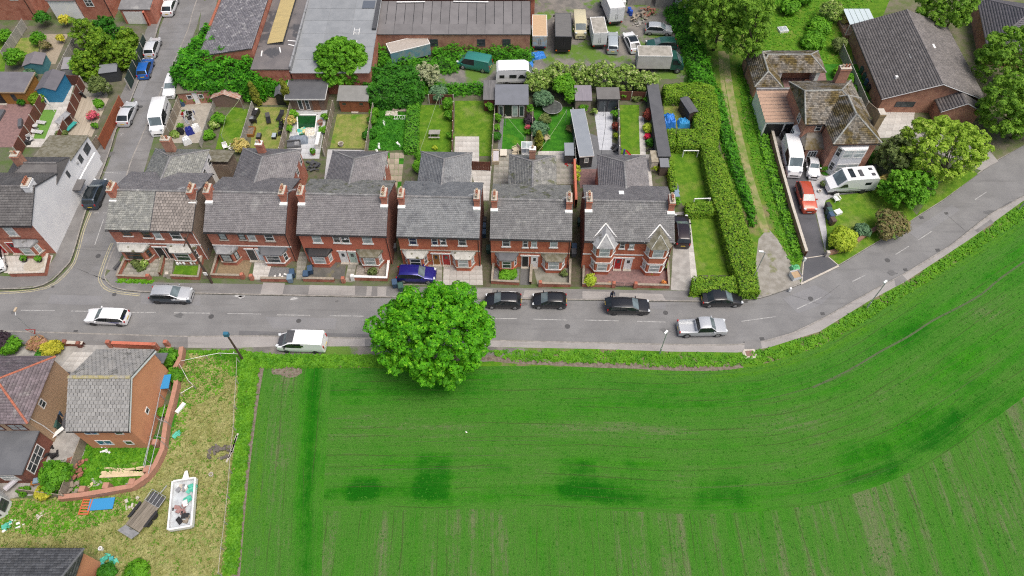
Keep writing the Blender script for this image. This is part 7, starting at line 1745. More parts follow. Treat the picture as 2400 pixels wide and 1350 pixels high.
stuff(tufts('lane_grass',pix([(1725,150),(1745,150),(1790,320),(1848,500),(1878,610),(1860,630),(1815,540),(1775,420),(1745,300)]),1800,.2, GT, 6), 'grass of the lane')
stuff(tufts('overgrown_grass',pix([(874,250),(956,250),(948,352),(862,352)]),900,.22, leaf_mat('grass_lush',(.012,.09,.004),(.05,.20,.010), None, .25),7), 'tall lush grass of the overgrown back lawn')
stuff(tufts('orchard_weeds',pix([(1770,0),(2050,0),(1980,70),(1990,140),(1930,150),(1770,120)]),1800,.2, GT, 8), 'orchard grass')
stuff(tufts('corner_weeds',pix([(276,655),(360,657),(358,664),(274,662)]),160,.2, GT, 9), 'weeds growing along the corner garden wall')

# crop seedlings in rows: round the headland along the road, then away from the camera
def rows_of_crop(name, label, P_, seed, size=.12):
  rng = np.random.default_rng(seed); n = len(P_)
  V, F = rosettes(P_ + rng.normal(0,.035, P_.shape)*np.array([1,1,0]), np.tile((0,0,1.),(n, 1)), size, 3,1.2, rng, 2.0)
  o = link(name, np_mesh(name, V, F, GC)); setting(o, 'stuff'); return tag(o, label, 'crop')
dq = np.arange(.25,15.0,.36); pts = []
for d in dq:
  xs = cx_ + ty*d; ys = cy_ - tx*d; s2 = np.r_[0, np.cumsum(np.hypot(np.diff(xs), np.diff(ys)))]
  q = np.arange(0, s2[-1], .34) + RNG.uniform(-.12,.12, len(np.arange(0, s2[-1], .34))); pts.append(np.stack([np.interp(q, s2, xs), np.interp(q, s2, ys), np.full(len(q),.01)], 1))
pts = np.concatenate(pts)
def inview(p, mrg=60):
  dz = p[:, 2]-CAM_H; dep = p[:, 1]*_c - dz*_s; u = 1200+FOC*p[:, 0]/dep; v = 675-FOC*(p[:, 1]*_s + dz*_c)/dep
  return (u > 560) & (u < 2400+mrg) & (v < 1350+mrg)
keep = inview(pts) & (RNG.random(len(pts)) < .42); rows_of_crop('crop_rows', 'young crop rows following the road round the headland',pts[keep], 5)
X_, Y_ = np.meshgrid(np.arange(-38,62,.36), np.arange(8,62,.34)); pts = np.stack([X_.ravel(), Y_.ravel()+RNG.uniform(-.12,.12,X_.size), np.full(X_.size, .008)], 1)
hx = cx_ + ty*15.1; hy = cy_ - tx*15.1
lx0 = np.interp(pts[:, 1], [p[1] for p in el][::-1], [p[0] for p in el][::-1])
keep = inview(pts) & (pts[:, 1] < np.interp(pts[:, 0], hx, hy)) & (pts[:, 0] > lx0 + .4) & (RNG.random(len(pts)) < .38)
rows_of_crop('crop_rows', 'young crop rows running down the open field',pts[keep], 6)
# ---------------------------------------------------------------- sheds and garden buildings
def shed(name, label, A, B, depth, hf, hb, wall, roof, ov=.15, fascia=None, boards=True, wins=(), doors=(), gable=False, group='sheds and summerhouses',cat='shed',rz=None, zr=None):
  """A, B: ground pixels of the front wall's ends; roof slopes from hf (front) to hb (back), or gabled towards the front"""
  a, b = P(*A), P(*B); W = (b-a).length; rz = math.atan2(b.y-a.y, b.x-a.x) if rz is None else rz
  o = thing(name, label, cat, a, rz, group)
  if gable:
    m = MB(); zr = zr or hf+.6
    m.add([(0,0,-.1),(W,0,-.1),(W,0,hf),(W/2,0,zr),(0,0,hf)], [(0,1,2,3,4)]); m.add([(0,depth,-.1),(W,depth,-.1),(W,depth,hf),(W/2,depth,zr),(0,depth,hf)], [(4,3,2,1,0)])
    m.add([(0,0,-.1),(0,depth,-.1),(0,depth,hf),(0,0,hf)], [(0,3,2,1)]); m.add([(W,0,-.1),(W,depth,-.1),(W,depth,hf),(W,0,hf)], [(0,1,2,3)]); m.build('wall',wall, o)
    for s in (0,1):
      xe = -ov if s == 0 else W+ov; ze = hf - ov*(zr-hf)/(W/2)
      vs = [(xe,-ov,ze),(W/2,-ov,zr),(W/2,depth+ov,zr),(xe,depth+ov,ze)]; vs += [(x, y, z+.06) for x, y, z in vs]
      MB().add(vs, [(0,1,5,4),(1,2,6,5),(2,3,7,6),(3,0,4,7),(4,5,6,7) if s == 0 else (7,6,5,4),(3,2,1,0)]).build('roof_half',roof, o)
  else:
    mono_walls(o, 0,0, W, depth, hf, hb, wall)
    slab_roof(o, 0,0, W, depth, hf, hb, roof, .07, 'roof',ov)
    if fascia:
      MB().box(-ov, -ov-.03, hf-.12, W+ov, -ov, hf+.06).build('fascia',fascia, o)
      for x in (-ov-.03, W+ov): MB().add([(x, -ov, hf-.1),(x+.03,-ov, hf-.1),(x+.03, depth+ov, hb-.1),(x, depth+ov, hb-.1),(x, -ov, hf+.09),(x+.03,-ov, hf+.09),(x+.03, depth+ov, hb+.09),(x, depth+ov, hb+.09)], [(0,3,2,1),(4,5,6,7),(0,1,5,4),(1,2,6,5),(2,3,7,6),(3,0,4,7)]).build('bargeboard',fascia, o)
  for (f0, f1, z0, z1, fm, gl) in wins: window(o, W*f0,0, z0,0, W*(f1-f0), z1-z0, fm, gl, 0, False)
  for (f0, f1, z1, dm) in doors: door(o, W*f0,0,.03,0, W*(f1-f0), z1, dm, dm, False)
  return o
PLUMROOF = pm('plum_sheet',(.23,.21,.24),(.19,.175,.20),2,.8, stretch=(5,.6,1)); REDSHED = pm('shed_darkred',(.13,.03,.025),(.11,.028,.022),3,.8); BLUESH = pm('shed_blue',(.03,.22,.40),(.025,.19,.36),3,.7); TEALSH = pm('shed_teal',(.08,.25,.28),(.06,.20,.24),3,.8); ORSHED = pm('shed_orange',(.36,.17,.035),(.30,.14,.03),3,.8, stretch=(.3,1,4))
CHAR = pm('charcoal_boards',(.045,.05,.055),(.055,.06,.068),3,.7, stretch=(.3,1,4)); BLUEGREY = pm('bluegrey_felt',(.235,.26,.29),(.215,.24,.27),.8,.8); BLACKFELT = pm('black_felt',(.085,.088,.097),(.10,.103,.112),.9,.85, fine=.05)
shed('summerhouse', 'brown summerhouse with wide flat dark grey roof and white edging',(686,259),(764,259),4.6,2.35,2.6, SHED_BR if False else pm('shed_dullbrown',(.19,.135,.10),(.16,.11,.085),3,.8), BLACKFELT, .45, WPAINT, wins=((.22,.36,.2,2.0,WPAINT,GLASS),(.44,.56,.2,2.0,WPAINT,GLASS)), doors=((.66,.84,2.0,pm('door_brown',(.20,.09,.05), rough=.7)),), cat='summerhouse')
shed('garden_shed', 'orange-brown timber shed with light grey roof behind the plain lawn',(800,262),(866,263),2.3,2.05,2.45, SHED_BR, FELT_MOSS if False else pm('felt_palegrey',(.225,.225,.215),(.20,.20,.19),1.5,.9),.2, wins=((.08,.26,1.1,1.75,SHED_BR,GLASS),(.68,.86,1.1,1.75,SHED_BR,GLASS)), doors=((.40,.58,1.9,SHED_BR),))
shed('playhouse', 'little grey gabled playhouse at the overgrown lawn',(882,252),(904,251),2.0,1.3,1.3, DKGREY, FELT, .2, gable=True, zr=1.9, wins=((.2,.45,.5,1.0,WPAINT,GLASS),), doors=((.5,.85,1.2,WPAINT),))
shed('garden_shed', 'narrow dark red shed with weathered grey roof',(1135,260),(1162,260),3.6,2.0,2.2, REDSHED, pm('felt_streaked',(.16,.155,.155),(.11,.11,.11),1.5,.9, stretch=(4,.4,1)),.1)
shed('summerhouse', 'summerhouse with blue-grey roof and white glazed doors',(1165,274),(1234,274),3.1,2.3,2.75, pm('shed_brownblack',(.10,.06,.04),(.08,.05,.035),3,.8), pm('felt_slateblue',(.16,.17,.195),(.145,.155,.175),1,.8),.25, wins=((.06,.22,.1,2.0,WPAINT,GLASS),(.50,.70,.1,2.0,WPAINT,GLASS_L),(.74,.92,.1,2.0,WPAINT,GLASS)), doors=((.28,.46,2.0,BLACK),), cat='summerhouse')
shed('lean_to', 'plum-grey sheet-roofed lean-to beside the bright bush',(1347,262),(1383,262),2.6,2.0,2.3, WOOD, PLUMROOF, .1)
shed('garden_room', 'dark glazed garden room with grey flat roof',(1398,262),(1446,262),2.0,2.3,2.4, CHAR, pm('felt_brownish',(.15,.145,.14),(.13,.125,.12),1,.9),.15, wins=((.05,.45,.1,2.0,DKGREY,GLASS),(.50,.95,.1,2.0,DKGREY,GLASS)))
shed('long_shed', 'long charcoal garden building with blue-grey roof beside the white-topped fence',(1357,394),(1386,392),8.2,2.15,2.5, CHAR, BLUEGREY, .12, WPAINT, wins=((.35,.7,.9,1.7,WPAINT,GLASS_L),))
shed('long_shed', 'very long narrow black-felted shed running down beside the narrow lawn',(1538,392),(1564,392),13.8,2.0,2.1, CHAR, BLACKFELT, .1)
shed('garden_store', 'short lower store with grey roof at the foot of the long black shed',(1544,412),(1562,412),1.3,1.6,1.75, pm('store_wood',(.12,.09,.07),(.10,.075,.06),3,.8), FELT_L, .08)
shed('stone_shed', 'small stone-walled shed beside the rear wing of the end pair',(1523,402),(1538,402),2.0,1.7,1.7, STONE, pm('stone_roof',(.36,.32,.25),(.24,.21,.15),1.6,.9),.03)
shed('garden_shed', 'small tilted grey-roofed shed with dark front in the shed plot',(1610,292),(1628,288),3.0,2.0,2.0, pm('shed_darkbrown',(.07,.045,.035),(.06,.04,.03),3,.8), BLACKFELT, .08, gable=True, zr=2.15)
shed('garden_shed', 'black gabled shed between the two column conifers',(652,247),(672,246),1.9,1.7,1.7, BLACK, pm('felt_midgrey',(.13,.137,.15), rough=.8),.12, gable=True, zr=2.1)
shed('grey_shed', 'small dark grey store at the patio corner by the terracotta wall',(1323,384),(1343,384),2.0,1.5,1.7, DKGREY, BLUEGREY, .06)
shed('garden_shed', 'old brick store with mossy slatted roof in the washing yard',(428,246),(500,240),2.2,2.0,2.2, BRKB, pm('mossy_slats',(.16,.15,.11),(.11,.10,.07),2,.9, stretch=(5,.5,1)),.15, wins=((.25,.42,.9,1.6,WPAINT,GLASS),(.62,.78,.9,1.6,WPAINT,GLASS)), doors=((.46,.58,1.95,WHITE_DOOR),))
shed('greenhouse', 'collapsing timber greenhouse with rust-red roof panels',(504,250),(568,252),2.0,1.5,1.5, pm('old_boards',(.24,.16,.13),(.20,.13,.10),3,.9), pm('rusty_panels',(.32,.12,.07),(.42,.38,.34),2.2,.9, stretch=(1,3,1)),.12, gable=True, zr=2.3)
shed('garden_shed', 'grey felt-roofed open shed with orange boards beside the blue shed',(-20,243),(76,244),3.6,2.2,2.4, ORSHED, pm('felt_violet',(.15,.145,.16),(.13,.125,.14),1,.85),.2, CREAM, group='sheds west of the side street',doors=((.10,.38,2.0,BLACK),), wins=((.62,.72,.6,1.7,DKGREY,GLASS),))
shed('blue_shed', 'bright blue timber shed with three white windows and grey roof',(104,240),(148,240),3.6,2.2,2.2, BLUESH, pm('felt_violetgrey',(.125,.12,.135),(.11,.107,.12),1,.85),.15, group='sheds west of the side street',gable=True, zr=2.7)
shed('teal_shed', 'teal shed with rounded grey roof among the bushes',(68,176),(112,172),2.4,1.6,1.6, TEALSH, pm('felt_plumgrey',(.17,.155,.165),(.15,.14,.15),1,.85),.12, group='sheds west of the side street',gable=True, zr=2.0)
shed('grey_store', 'grey-roofed store under the conifers by the green fence',(246,195),(285,190),1.6,1.7,1.8, CHAR, FELT_L, .1, group='sheds west of the side street')
shed('grey_store', 'pale round-backed store beside the lime green bush',(155,180),(184,178),2.2,1.3,1.6, LEAD, pm('felt_palelilac',(.26,.255,.265),(.23,.225,.235),1,.8),.05, group='sheds west of the side street')
for lab, A, B, d, mt, rf in (('pale green sheet-roofed shed at the back of the yard',(1470,12),(1525,12),3, WOOD_G, pm('sheet_palegreen',(.26,.31,.28),(.22,.26,.24),2,.8)),('brown sheet-roofed shed at the back of the yard',(1535,16),(1575,18),3, WOOD_G, pm('sheet_dun',(.30,.27,.22),(.25,.22,.18),2,.8)),('white caravan-like shed at the edge of the brambles',(1580,18),(1625,18),2.5, RENDER_W, FELT_L)):
  shed('yard_shed',lab, A, B, d, 2.1,2.4, mt, rf, .1, group='sheds at the back of the yard')
# small glasshouse
o = thing('small_glasshouse', 'little white-framed glasshouse behind the fifth pair', 'greenhouse',P(1222,368),0)
MB().box(0,0,0,1.4,1.3,.3).build('base',WPAINT, o)
for k in range(2): MB().box(.04+k*.69,.03,1.5,.70+k*.66,1.27,1.53).build('roof_pane',GLASS_L, o)
for x in (0,.68,1.36):
  for y in (0,1.26): MB().box(x, y, .3, x+.05, y+.05,1.5).build('post',WPAINT, o)
m = MB(); [m.box(a, b, 1.48, c_, d_, 1.54) for a, b, c_, d_ in ((-.02,-.02,1.42,.05),(-.02,1.25,1.42,1.32),(-.02,.05,.05,1.25),(1.36,.05,1.42,1.25),(.67,.05,.73,1.25))]; m.build('frame',WPAINT, o)

# ---------------------------------------------------------------- bins, posts, signs
BIN = {k: pm('bin_'+k, c_, rough=.55) for k, c_ in dict(blue=(.035,.075,.14), green=(.03,.085,.07), grey=(.10,.105,.115), black=(.025,.026,.03), brown=(.09,.055,.04), paleblue=(.18,.26,.34)).items()}
def wheelie(lab, px, py, col, rz=0.0):
  o = thing('wheelie_bin',lab, 'bin',P(px, py), rz, 'wheelie bins')
  vs = [(-.24,-.27,.08),(.24,-.27,.08),(.24,.25,.08),(-.24,.25,.08),(-.29,-.34,.95),(.29,-.34,.95),(.29,.34,.95),(-.29,.34,.95)]
  MB().add(vs, [(0,3,2,1),(4,5,6,7),(0,1,5,4),(1,2,6,5),(2,3,7,6),(3,0,4,7)]).build('bin_body',BIN[col], o)
  MB().add([(-.31,-.38,.96),(.31,-.38,.96),(.31,.37,1.0),(-.31,.37,1.0),(-.27,-.33,1.02),(.27,-.33,1.02),(.27,.33,1.08),(-.27,.33,1.08)], [(0,1,5,4),(1,2,6,5),(2,3,7,6),(3,0,4,7),(4,5,6,7),(3,2,1,0)]).build('lid',BIN[col], o)
  MB().tube([(-.26,.40,1.0),(.26,.40,1.0)], .025,5).build('handle',BIN[col], o)
  for s in (-1,1): MB().wheel(s*.0,0,.1,.1,.05,10).build('wheel',TYRE, o, (s*.24,.27,0), R90)
for lab, px, py, c_, rz in (('dark blue bin beside the painted salmon house', 720,652,'blue',.1),('second dark blue bin before the old tarmac garden', 730,640,'blue',.2),('blue bin at the grey gravel bed end', 683,660,'paleblue',.1),('blue bin behind the first at the gravel bed', 688,648,'blue',.1),
    ('blue bin at the edge of the slab drive', 927,672,'blue',.2),('green bin beside the tree at the slab drive', 941,680,'green',.3),('grey bin in the passage left of the fourth pair', 925,588,'grey',.1),('green bin behind the second pair gable', 690,592,'green',0),
    ('blue bin in the passage of the fifth pair, front', 1134,555,'blue',0),('blue bin in the passage of the fifth pair, behind', 1134,540,'blue',0),('grey bin in the passage of the fifth pair, last', 1135,526,'black',0),('green bin in the passage at the fifth pair corner', 1146,592,'green',0),
    ('grey bin in the dark passage, lower', 1344,600,'grey',0),('blue bin in the dark passage, upper', 1345,588,'blue',0),('green bin half way up the dark passage', 1358,528,'green',0),('dark bin beside the first gable', 490,592,'blue',.1),('blue-black bin beside the first gable, behind', 492,580,'black',.1),
    ('pale bin row beside the end pair, first', 1583,468,'paleblue',.2),('pale bin row beside the end pair, second', 1582,458,'paleblue',.2),('grey bin beside the end pair, last', 1581,448,'grey',.2),
    ('grey bin topmost of four on the front lawn edge', 1936,492,'black',.3),('green bin second of four on the front lawn edge', 1939,503,'green',.3),('blue bin third of four on the front lawn edge', 1943,514,'blue',.3),('brown bin lowest of four on the front lawn edge', 1947,526,'brown',.3),
    ('black bin beside the car port doors', 1833,326,'black',.1),('black bin with green lid by the car port wall', 1862,322,'green',.1),('dark green bin at the bungalow side, first', 2018,172,'green',.3),('dark green bin at the bungalow side, second', 2024,187,'green',.3),('blue bin at the bungalow side', 2029,200,'blue',.3),('black bin at the bungalow side', 2034,214,'black',.3),
    ('black bin under the end of the pebbledashed wall', 141,988,'black',.2),('blue bin under the pebbledashed wall', 145,974,'blue',.2),('green bin under the pebbledashed wall', 138,1003,'green',.2)):
  wheelie(lab, px, py, c_, rz)

STEEL = pm('galvanised_steel',(.42,.44,.45),(.36,.37,.38),4,.45, metal=.3); POLEW = pm('pole_wood',(.06,.04,.03),(.085,.06,.045),5,.9)
def lamp_post(lab, base, top, h=6.5, arm=.6, head=WPAINT):
  b = P(*base); t = P(*top, h); d = Vector((t.x-b.x, t.y-b.y, 0)); d = d.normalized() if d.length > .01 else Vector((0,1,0))
  o = thing('street_lamp',lab, 'street lamp',b, 0, 'street lamps along the road')
  MB().tube([(0,0,-.1),(0,0,1.2)], .09,8).build('base',STEEL, o); MB().tube([(0,0,1.2),(0,0,h-.1),tuple(d*arm*.5 + Vector((0,0,h+.05)))], .055,8,.04).build('pole',STEEL, o)
  e = d*arm + Vector((0,0,h+.08)); MB().cbox(e.x, e.y, e.z, .22,.5,.12, math.atan2(d.y, d.x)-R90).build('lamp_head',head, o)
lamp_post('street lamp in the verge weeds opposite the end pair',(1546,829),(1549,792),4.8,.3); lamp_post('tall street lamp leaning over the clipped hedge end',(1757,668),(1776,590),6.2,.5); lamp_post('street lamp on the field verge of the bend',(2031,722),(2076,660),5.6,.6); lamp_post('street lamp at the right edge of the field verge',(2388,490),(2412,468),5.5,.5)
lamp_post('street lamp on the side street by the white gable',(210,420),(186,388),3.2,.3, LEAD)
o = thing('telegraph_pole', 'dark timber telegraph pole in front of the second pair', 'pole',P(497,663),0, 'telegraph poles'); MB().tube([(0,0,-.1),(0,0,8.4)], .15,8,.10).build('pole',POLEW, o); MB().box(-.02,-.9,7.9,.06,.9,8.0).build('crossarm',POLEW, o); MB().box(-.2,-.22,1.8,.2,-.15,2.3).build('notice',WPAINT, o)
o = thing('telegraph_pole', 'pole carrying a blue box at the corner of the paddock', 'pole',P(569,842),0, 'telegraph poles'); MB().tube([(0,0,-.1),(0,0,5.4)], .13,8,.09).build('pole',POLEW, o); MB().cbox(0,-.05,5.3,.5,.35,.5).build('equipment_box',pm('box_petrol',(.03,.14,.22), rough=.5), o); MB().box(-.55,-.02,1.4,-.45,.08,1.5).build('bracket',WPAINT, o)
b = P(106,803); o = thing('road_sign', 'triangular red-bordered bend warning sign on a lamp column', 'sign',b, 0)
MB().tube([(0,0,-.1),(0,0,5.6),(-.1,.35,5.75)], .06,8,.04).build('pole',STEEL, o); MB().cbox(-.12,.55,5.8,.2,.5,.12).build('lamp_head',CREAM, o)
def tri(r, y): return [(r*math.cos(a), y, 2.55+r*math.sin(a)) for a in (math.radians(-90), math.radians(30), math.radians(150))]
MB().add(tri(.64,-.075)+tri(.64,-.055), [(0,1,2),(5,4,3),(0,3,4,1),(1,4,5,2),(2,5,3,0)]).build('sign_border',pm('sign_red',(.50,.03,.03), rough=.4), o)
MB().add(tri(.43,-.080)+tri(.43,-.076), [(0,1,2),(5,4,3)]).build('sign_face',WPAINT, o); MB().add([(-.05,-.084,2.42),(.03,-.084,2.40),(.06,-.084,2.62),(-.08,-.084,2.72),(-.02,-.084,2.56)], [(0,1,2,4),(4,2,3)]).build('symbol',BLACK, o)
o = thing('street_bench', 'small dark metal seat frame by the corner garden wall', 'bench',P(278,626), math.radians(70)); MB().box(-.6,-.15,.40,.6,.15,.45).build('seat',IRON, o); [MB().box(x,-.03,0,x+.05,.03,.42).build('leg',IRON, o) for x in (-.5,.45)]

# ---------------------------------------------------------------- person at the raised tailgate
def person(label, base, face):
  o = thing('person',label, 'person',P(*base, .01), face)
  J = dict(pel=(0,0,.93), spi=(0,.03,1.18), che=(0,.10,1.36), nec=(0,.14,1.47), hd=(0,.17,1.58), top=(0,.17,1.70), hl=(-.10,0,.88), kl=(-.11,.05,.50), al=(-.11,-.02,.10), tl=(-.11,.14,.05), hr=(.10,0,.88), kr=(.12,-.02,.50), ar=(.12,-.10,.10), tr=(.12,.06,.05),
      sl=(-.19,.10,1.38), el=(-.25,.22,1.14), wl=(-.18,.44,1.08), sr=(.19,.10,1.38), er=(.25,.24,1.14), wr=(.16,.46,1.10))
  E = [('pel','spi'),('spi','che'),('che','nec'),('nec','hd'),('hd','top'),('pel','hl'),('hl','kl'),('kl','al'),('al','tl'),('pel','hr'),('hr','kr'),('kr','ar'),('ar','tr'),('che','sl'),('sl','el'),('el','wl'),('che','sr'),('sr','er'),('er','wr')]
  R = dict(pel=.15, spi=.14, che=.16, nec=.06, hd=.10, top=.06, hl=.10, kl=.07, al=.05, tl=.045, hr=.10, kr=.07, ar=.05, tr=.045, sl=.075, el=.055, wl=.04, sr=.075, er=.055, wr=.04)
  ks = list(J); V = [J[k] for k in ks]; E_ = [(ks.index(a), ks.index(b)) for a, b in E]
  # fingers: five short chains from each wrist
  for s, w_ in ((-1, 'wl'),(1, 'wr')):
    for f in range(5):
      off = (f-2)*.017; p = Vector(J[w_]); n0 = len(V); thumb = f == (4 if s < 0 else 0)
      a = p + Vector((off*1.2,.05,.005)); b_ = p + Vector((off*(2.6 if thumb else 1.5),.08 if thumb else .10,-.01)); c_ = p + Vector((off*(3.0 if thumb else 1.6),.10 if thumb else .135,-.035))
      V += [tuple(a), tuple(b_), tuple(c_)]; E_ += [(ks.index(w_), n0),(n0, n0+1),(n0+1, n0+2)]; 
  me = bpy.data.meshes.new('body'); me.from_pydata(V, E_, []); me.update()
  b = link('body',me, o); md = b.modifiers.new('skin', 'SKIN')
  for i, sv in enumerate(me.skin_vertices[0].data):
    r = R[ks[i]] if i < len(ks) else .010
    sv.radius = (r, r*.8 if i < len(ks) and ks[i] in ('pel', 'spi', 'che') else r); sv.use_root = (i == 0)
  b.modifiers.new('sub', 'SUBSURF').levels = 1; b.modifiers['sub'].render_levels = 1
  t = NT('clothed_body'); z = t.n('SeparateXYZ'); t.l(t.obj(), z.inputs[0]); zz = z.outputs[2]
  col = t.mix(t.math('GREATER_THAN',zz, .92),(.015,.018,.03),(.022,.03,.06)); col = t.mix(t.math('GREATER_THAN',zz, 1.47), col, (.42,.25,.18))
  hand = t.math('MULTIPLY',t.math('GREATER_THAN',z.outputs[1], .42), t.math('GREATER_THAN',zz, .95)); col = t.mix(hand, col, (.42,.25,.18)); col = t.mix(t.math('LESS_THAN',zz, .10), col, (.02,.02,.02)); t.done(col, .85)
  me.materials.append(t.m)
  MB().lathe(0,.15, [(.105,1.56),(.115,1.62),(.10,1.70),(.05,1.745),(.005,1.75)], 12).build('hair',pm('hair_dark',(.03,.02,.015), rough=.7), o)
  for s in (-1,1): MB().cbox(s*.035,.262,1.605,.022,.02,.014).build('eye',BLACK, o)
  MB().cbox(0,.275,1.575,.024,.03,.04).build('nose',pm('skin',(.42,.25,.18), rough=.6), o); MB().cbox(0,.262,1.535,.05,.015,.012).build('mouth',pm('lips',(.30,.10,.09), rough=.6), o)
  return o
person('person in dark clothes leaning towards the raised tailgate of the estate car',(1432,700), math.radians(190))

# ---------------------------------------------------------------- building plot south of the road
BLOCKW = pm('salmon_block',(.42,.22,.155),(.36,.185,.13),2,.9, fine=.12)
w1 = [(432,822),(428,850),(416,872),(420,905),(410,950),(396,1000),(388,1060),(372,1095),(352,1122),(318,1146),(262,1156),(205,1166),(148,1172)]
o = wall_run('new salmon blockwork garden wall curving round the building plot',w1,.9, BLOCKW, None, .45, tops=False, name='block_wall')
W0 = P(*w1[0])
for px, py in ((402,828),(395,900),(372,1044),(352,1107),(318,1136),(258,1145),(203,1153)):
  p = P(px, py); MB().box(p.x-W0.x-.28, p.y-W0.y-.28,0, p.x-W0.x+.28, p.y-W0.y+.28,.95).build('pier',BLOCKW, o)
wall_run('brick boundary wall with piers beside the gate of the rendered house',[(270,812),(318,814),(372,816)], .9, BRKP, BRKP, .28, piers=((262,812),(370,818),(396,812)), pier_mat=BRKD)
wall_run('dark brick gate piers and railings by the yellow bush',[(160,808),(200,810)], .6, BRKG, STONE, .3, piers=((158,808),(190,812)))
# timber, boards, debris
G = 'materials lying on the building plot'
for k, (lab, a, b, w_) in enumerate((('longest pale plank of the stack on the plot',(238,1108),(346,1104),.25),('middle pale plank of the stack on the plot',(240,1114),(344,1110),.25),('lower pale plank of the stack on the plot',(236,1119),(340,1114),.25),('pale plank laid askew behind the stack',(246,1098),(345,1104),.2),('pale plank sticking out towards the new wall',(300,1102),(362,1092),.2),('grey plank lying before the stack',(297,1136),(350,1126),.12),('short board in the long grass',(200,1150),(220,1132),.3))):
  A, B = P(*a), P(*b); L = (B-A).length; rz = math.atan2(B.y-A.y, B.x-A.x); o = MB().box(0,-w_/2,0, L, w_/2,.06).build('timber_plank',TIMBER if k != 5 else WOOD_G, None, (A.x, A.y, .06+.065*(k % 3)), rz); tag(o, lab, 'plank',G)
def rubble(name, label, cat, px, py, n, r, mat, seed, hh=.3, group=G):
  rg = random.Random(seed); o = thing(name, label, cat, P(px, py),0, group)
  for k in range(n): MB().cbox(rg.uniform(-r, r), rg.uniform(-r, r)*.7, rg.uniform(.05, hh), rg.uniform(.2,.7)*r, rg.uniform(.1,.3)*r+.05, rg.uniform(.04,.12), rg.uniform(0,3.1), rg.uniform(-.4,.4)).build('piece',mat, o)
BRICKP = pm('loose_brick',(.30,.13,.09),(.24,.10,.07),5,.9, objr=.25)
rubble('brick_stack', 'stack of red bricks beside the plot fence, upper', 'bricks', 182,1088,26,.8, BRICKP, 1,.6); rubble('brick_stack', 'stack of red bricks beside the plot fence, lower', 'bricks', 178,1112,26,.8, BRICKP, 2,.6); rubble('scrap_wood', 'heap of scrap sticks beside the plot fence', 'wood', 165,1150,26,.9, WOOD, 3,.5); rubble('scrap_wood', 'slatted pallet pieces in the long grass', 'wood', 238,1128,10,.9, WOOD_G, 4,.12)
rubble('rubble_heap', 'grey rubble heap on the paddock by the fence', 'rubble', 515,1062,22,1.0, pm('rubble',(.10,.09,.08),(.14,.12,.10),5,.9, objr=.3),5,.3); [tag(MB().box(0,-.09,0,L_,.09,.05).build('white_board',STONE, None, (P(px,py).x, P(px,py).y, .12), rz), lab, 'board',G) for lab, px, py, L_, rz in (('longest pale board lying along the paddock fence', 538,1075,2.6,1.45),('middle pale board lying along the paddock fence', 545,1062,1.8,1.55),('short pale board beside the paddock fence', 532,1085,1.2,1.4))]; rubble('scrap_sheet', 'pale sacking beside the flatbed trailer', 'scrap', 315,1180,8,.8, STONE, 7,.2)
rubble('white_boards', 'white broken boards in the rough grass left', 'boards', 38,1235,7,.9, WPAINT, 8,.15); rubble('scrap_sheet', 'grey and white scrap below the plot wall', 'scrap', 103,1208,8,.5, STONE, 9,.3); rubble('scrap_sheet', 'white plaster bags behind the rendered house', 'scrap', 250,1055,8,.6, RENDER_W, 10,.25)
A = P(212,1186); o = MB().box(0,-.55,.02,2.3,.55,.07).build('blue_board',pm('blue_sheet',(.03,.24,.50), rough=.6), None, (A.x, A.y, .26),.08); tag(o, 'bright blue board lying below the new wall', 'board',G)
A = P(193,1190); o = thing('orange_barrier', 'orange slatted plastic barrier lying by the blue board', 'barrier',(A.x, A.y, .26),.0, G)
for k in range(6): MB().box(0,-.75+k*.27,.0,.95,-.62+k*.27,.06).build('slat',pm('orange_plastic',(.50,.13,.05), rough=.6), o)
for x in (0,.85): MB().box(x, -.75,.06, x+.1,.75,.1).build('rail',MATS['orange_plastic'], o)
A = P(382,912); o = MB().box(0,-.8,1.5,1.3,.8,1.56).build('blue_canopy',MATS['blue_sheet'], None, (A.x, A.y, 0),.1); tag(o, 'blue sheet roof on the scaffold beside the rendered house', 'sheet',G)
for k, (px, py) in enumerate(((384,905),(400,903),(384,928),(402,925))): MB().tube([(P(px,py).x-A.x, P(px,py).y-A.y, 0),(P(px,py).x-A.x, P(px,py).y-A.y, 1.5)], .04,5).build('leg',STEEL, o)
# scaffold tubes
o = thing('scaffold', 'grey scaffold tubes along the side of the rendered house', 'scaffold',P(372,1000),0, G); b0 = P(372,1000)
def wp(px, py, z): p = P(px, py); return (p.x-b0.x, p.y-b0.y, z)
for a, b in (((392,930,1.7),(356,1110,1.7)),((384,940,1.0),(346,1100,1.0)),((398,960,1.2),(360,1120,1.2)),((378,990,.9),(402,1000,.9)),((372,1030,.9),(396,1036,.9))): MB().tube([wp(*a), wp(*b)], .035,5).build('tube',STEEL, o)
for px, py in ((390,940),(378,990),(368,1040),(358,1090),(402,1000),(395,1050)): MB().tube([wp(px,py,0), wp(px,py,1.8)], .035,5).build('standard',STEEL, o)
def line_fence(name, label, pts, z, mat=STEEL, posts=True, cat='fence',group=None, r=.03):
  w_ = [P(*p) for p in pts]; o = thing(name, label, cat, w_[0], 0, group)
  MB().tube([tuple(p - w_[0] + Vector((0,0,z))) for p in w_], r, 5).build('wire',mat, o)
  if posts:
    for p in w_: MB().tube([tuple(p - w_[0]), tuple(p - w_[0] + Vector((0,0,z+.08)))], .045,5).build('post',WOOD_G, o)
  return o
line_fence('wire_fence', 'long white-taped wire fence between paddock and crop',[(562,850),(560,900),(556,960),(554,1010),(548,1060),(545,1110),(540,1170),(534,1230),(526,1290),(520,1349)], 1.0, CONCP, r=.022)
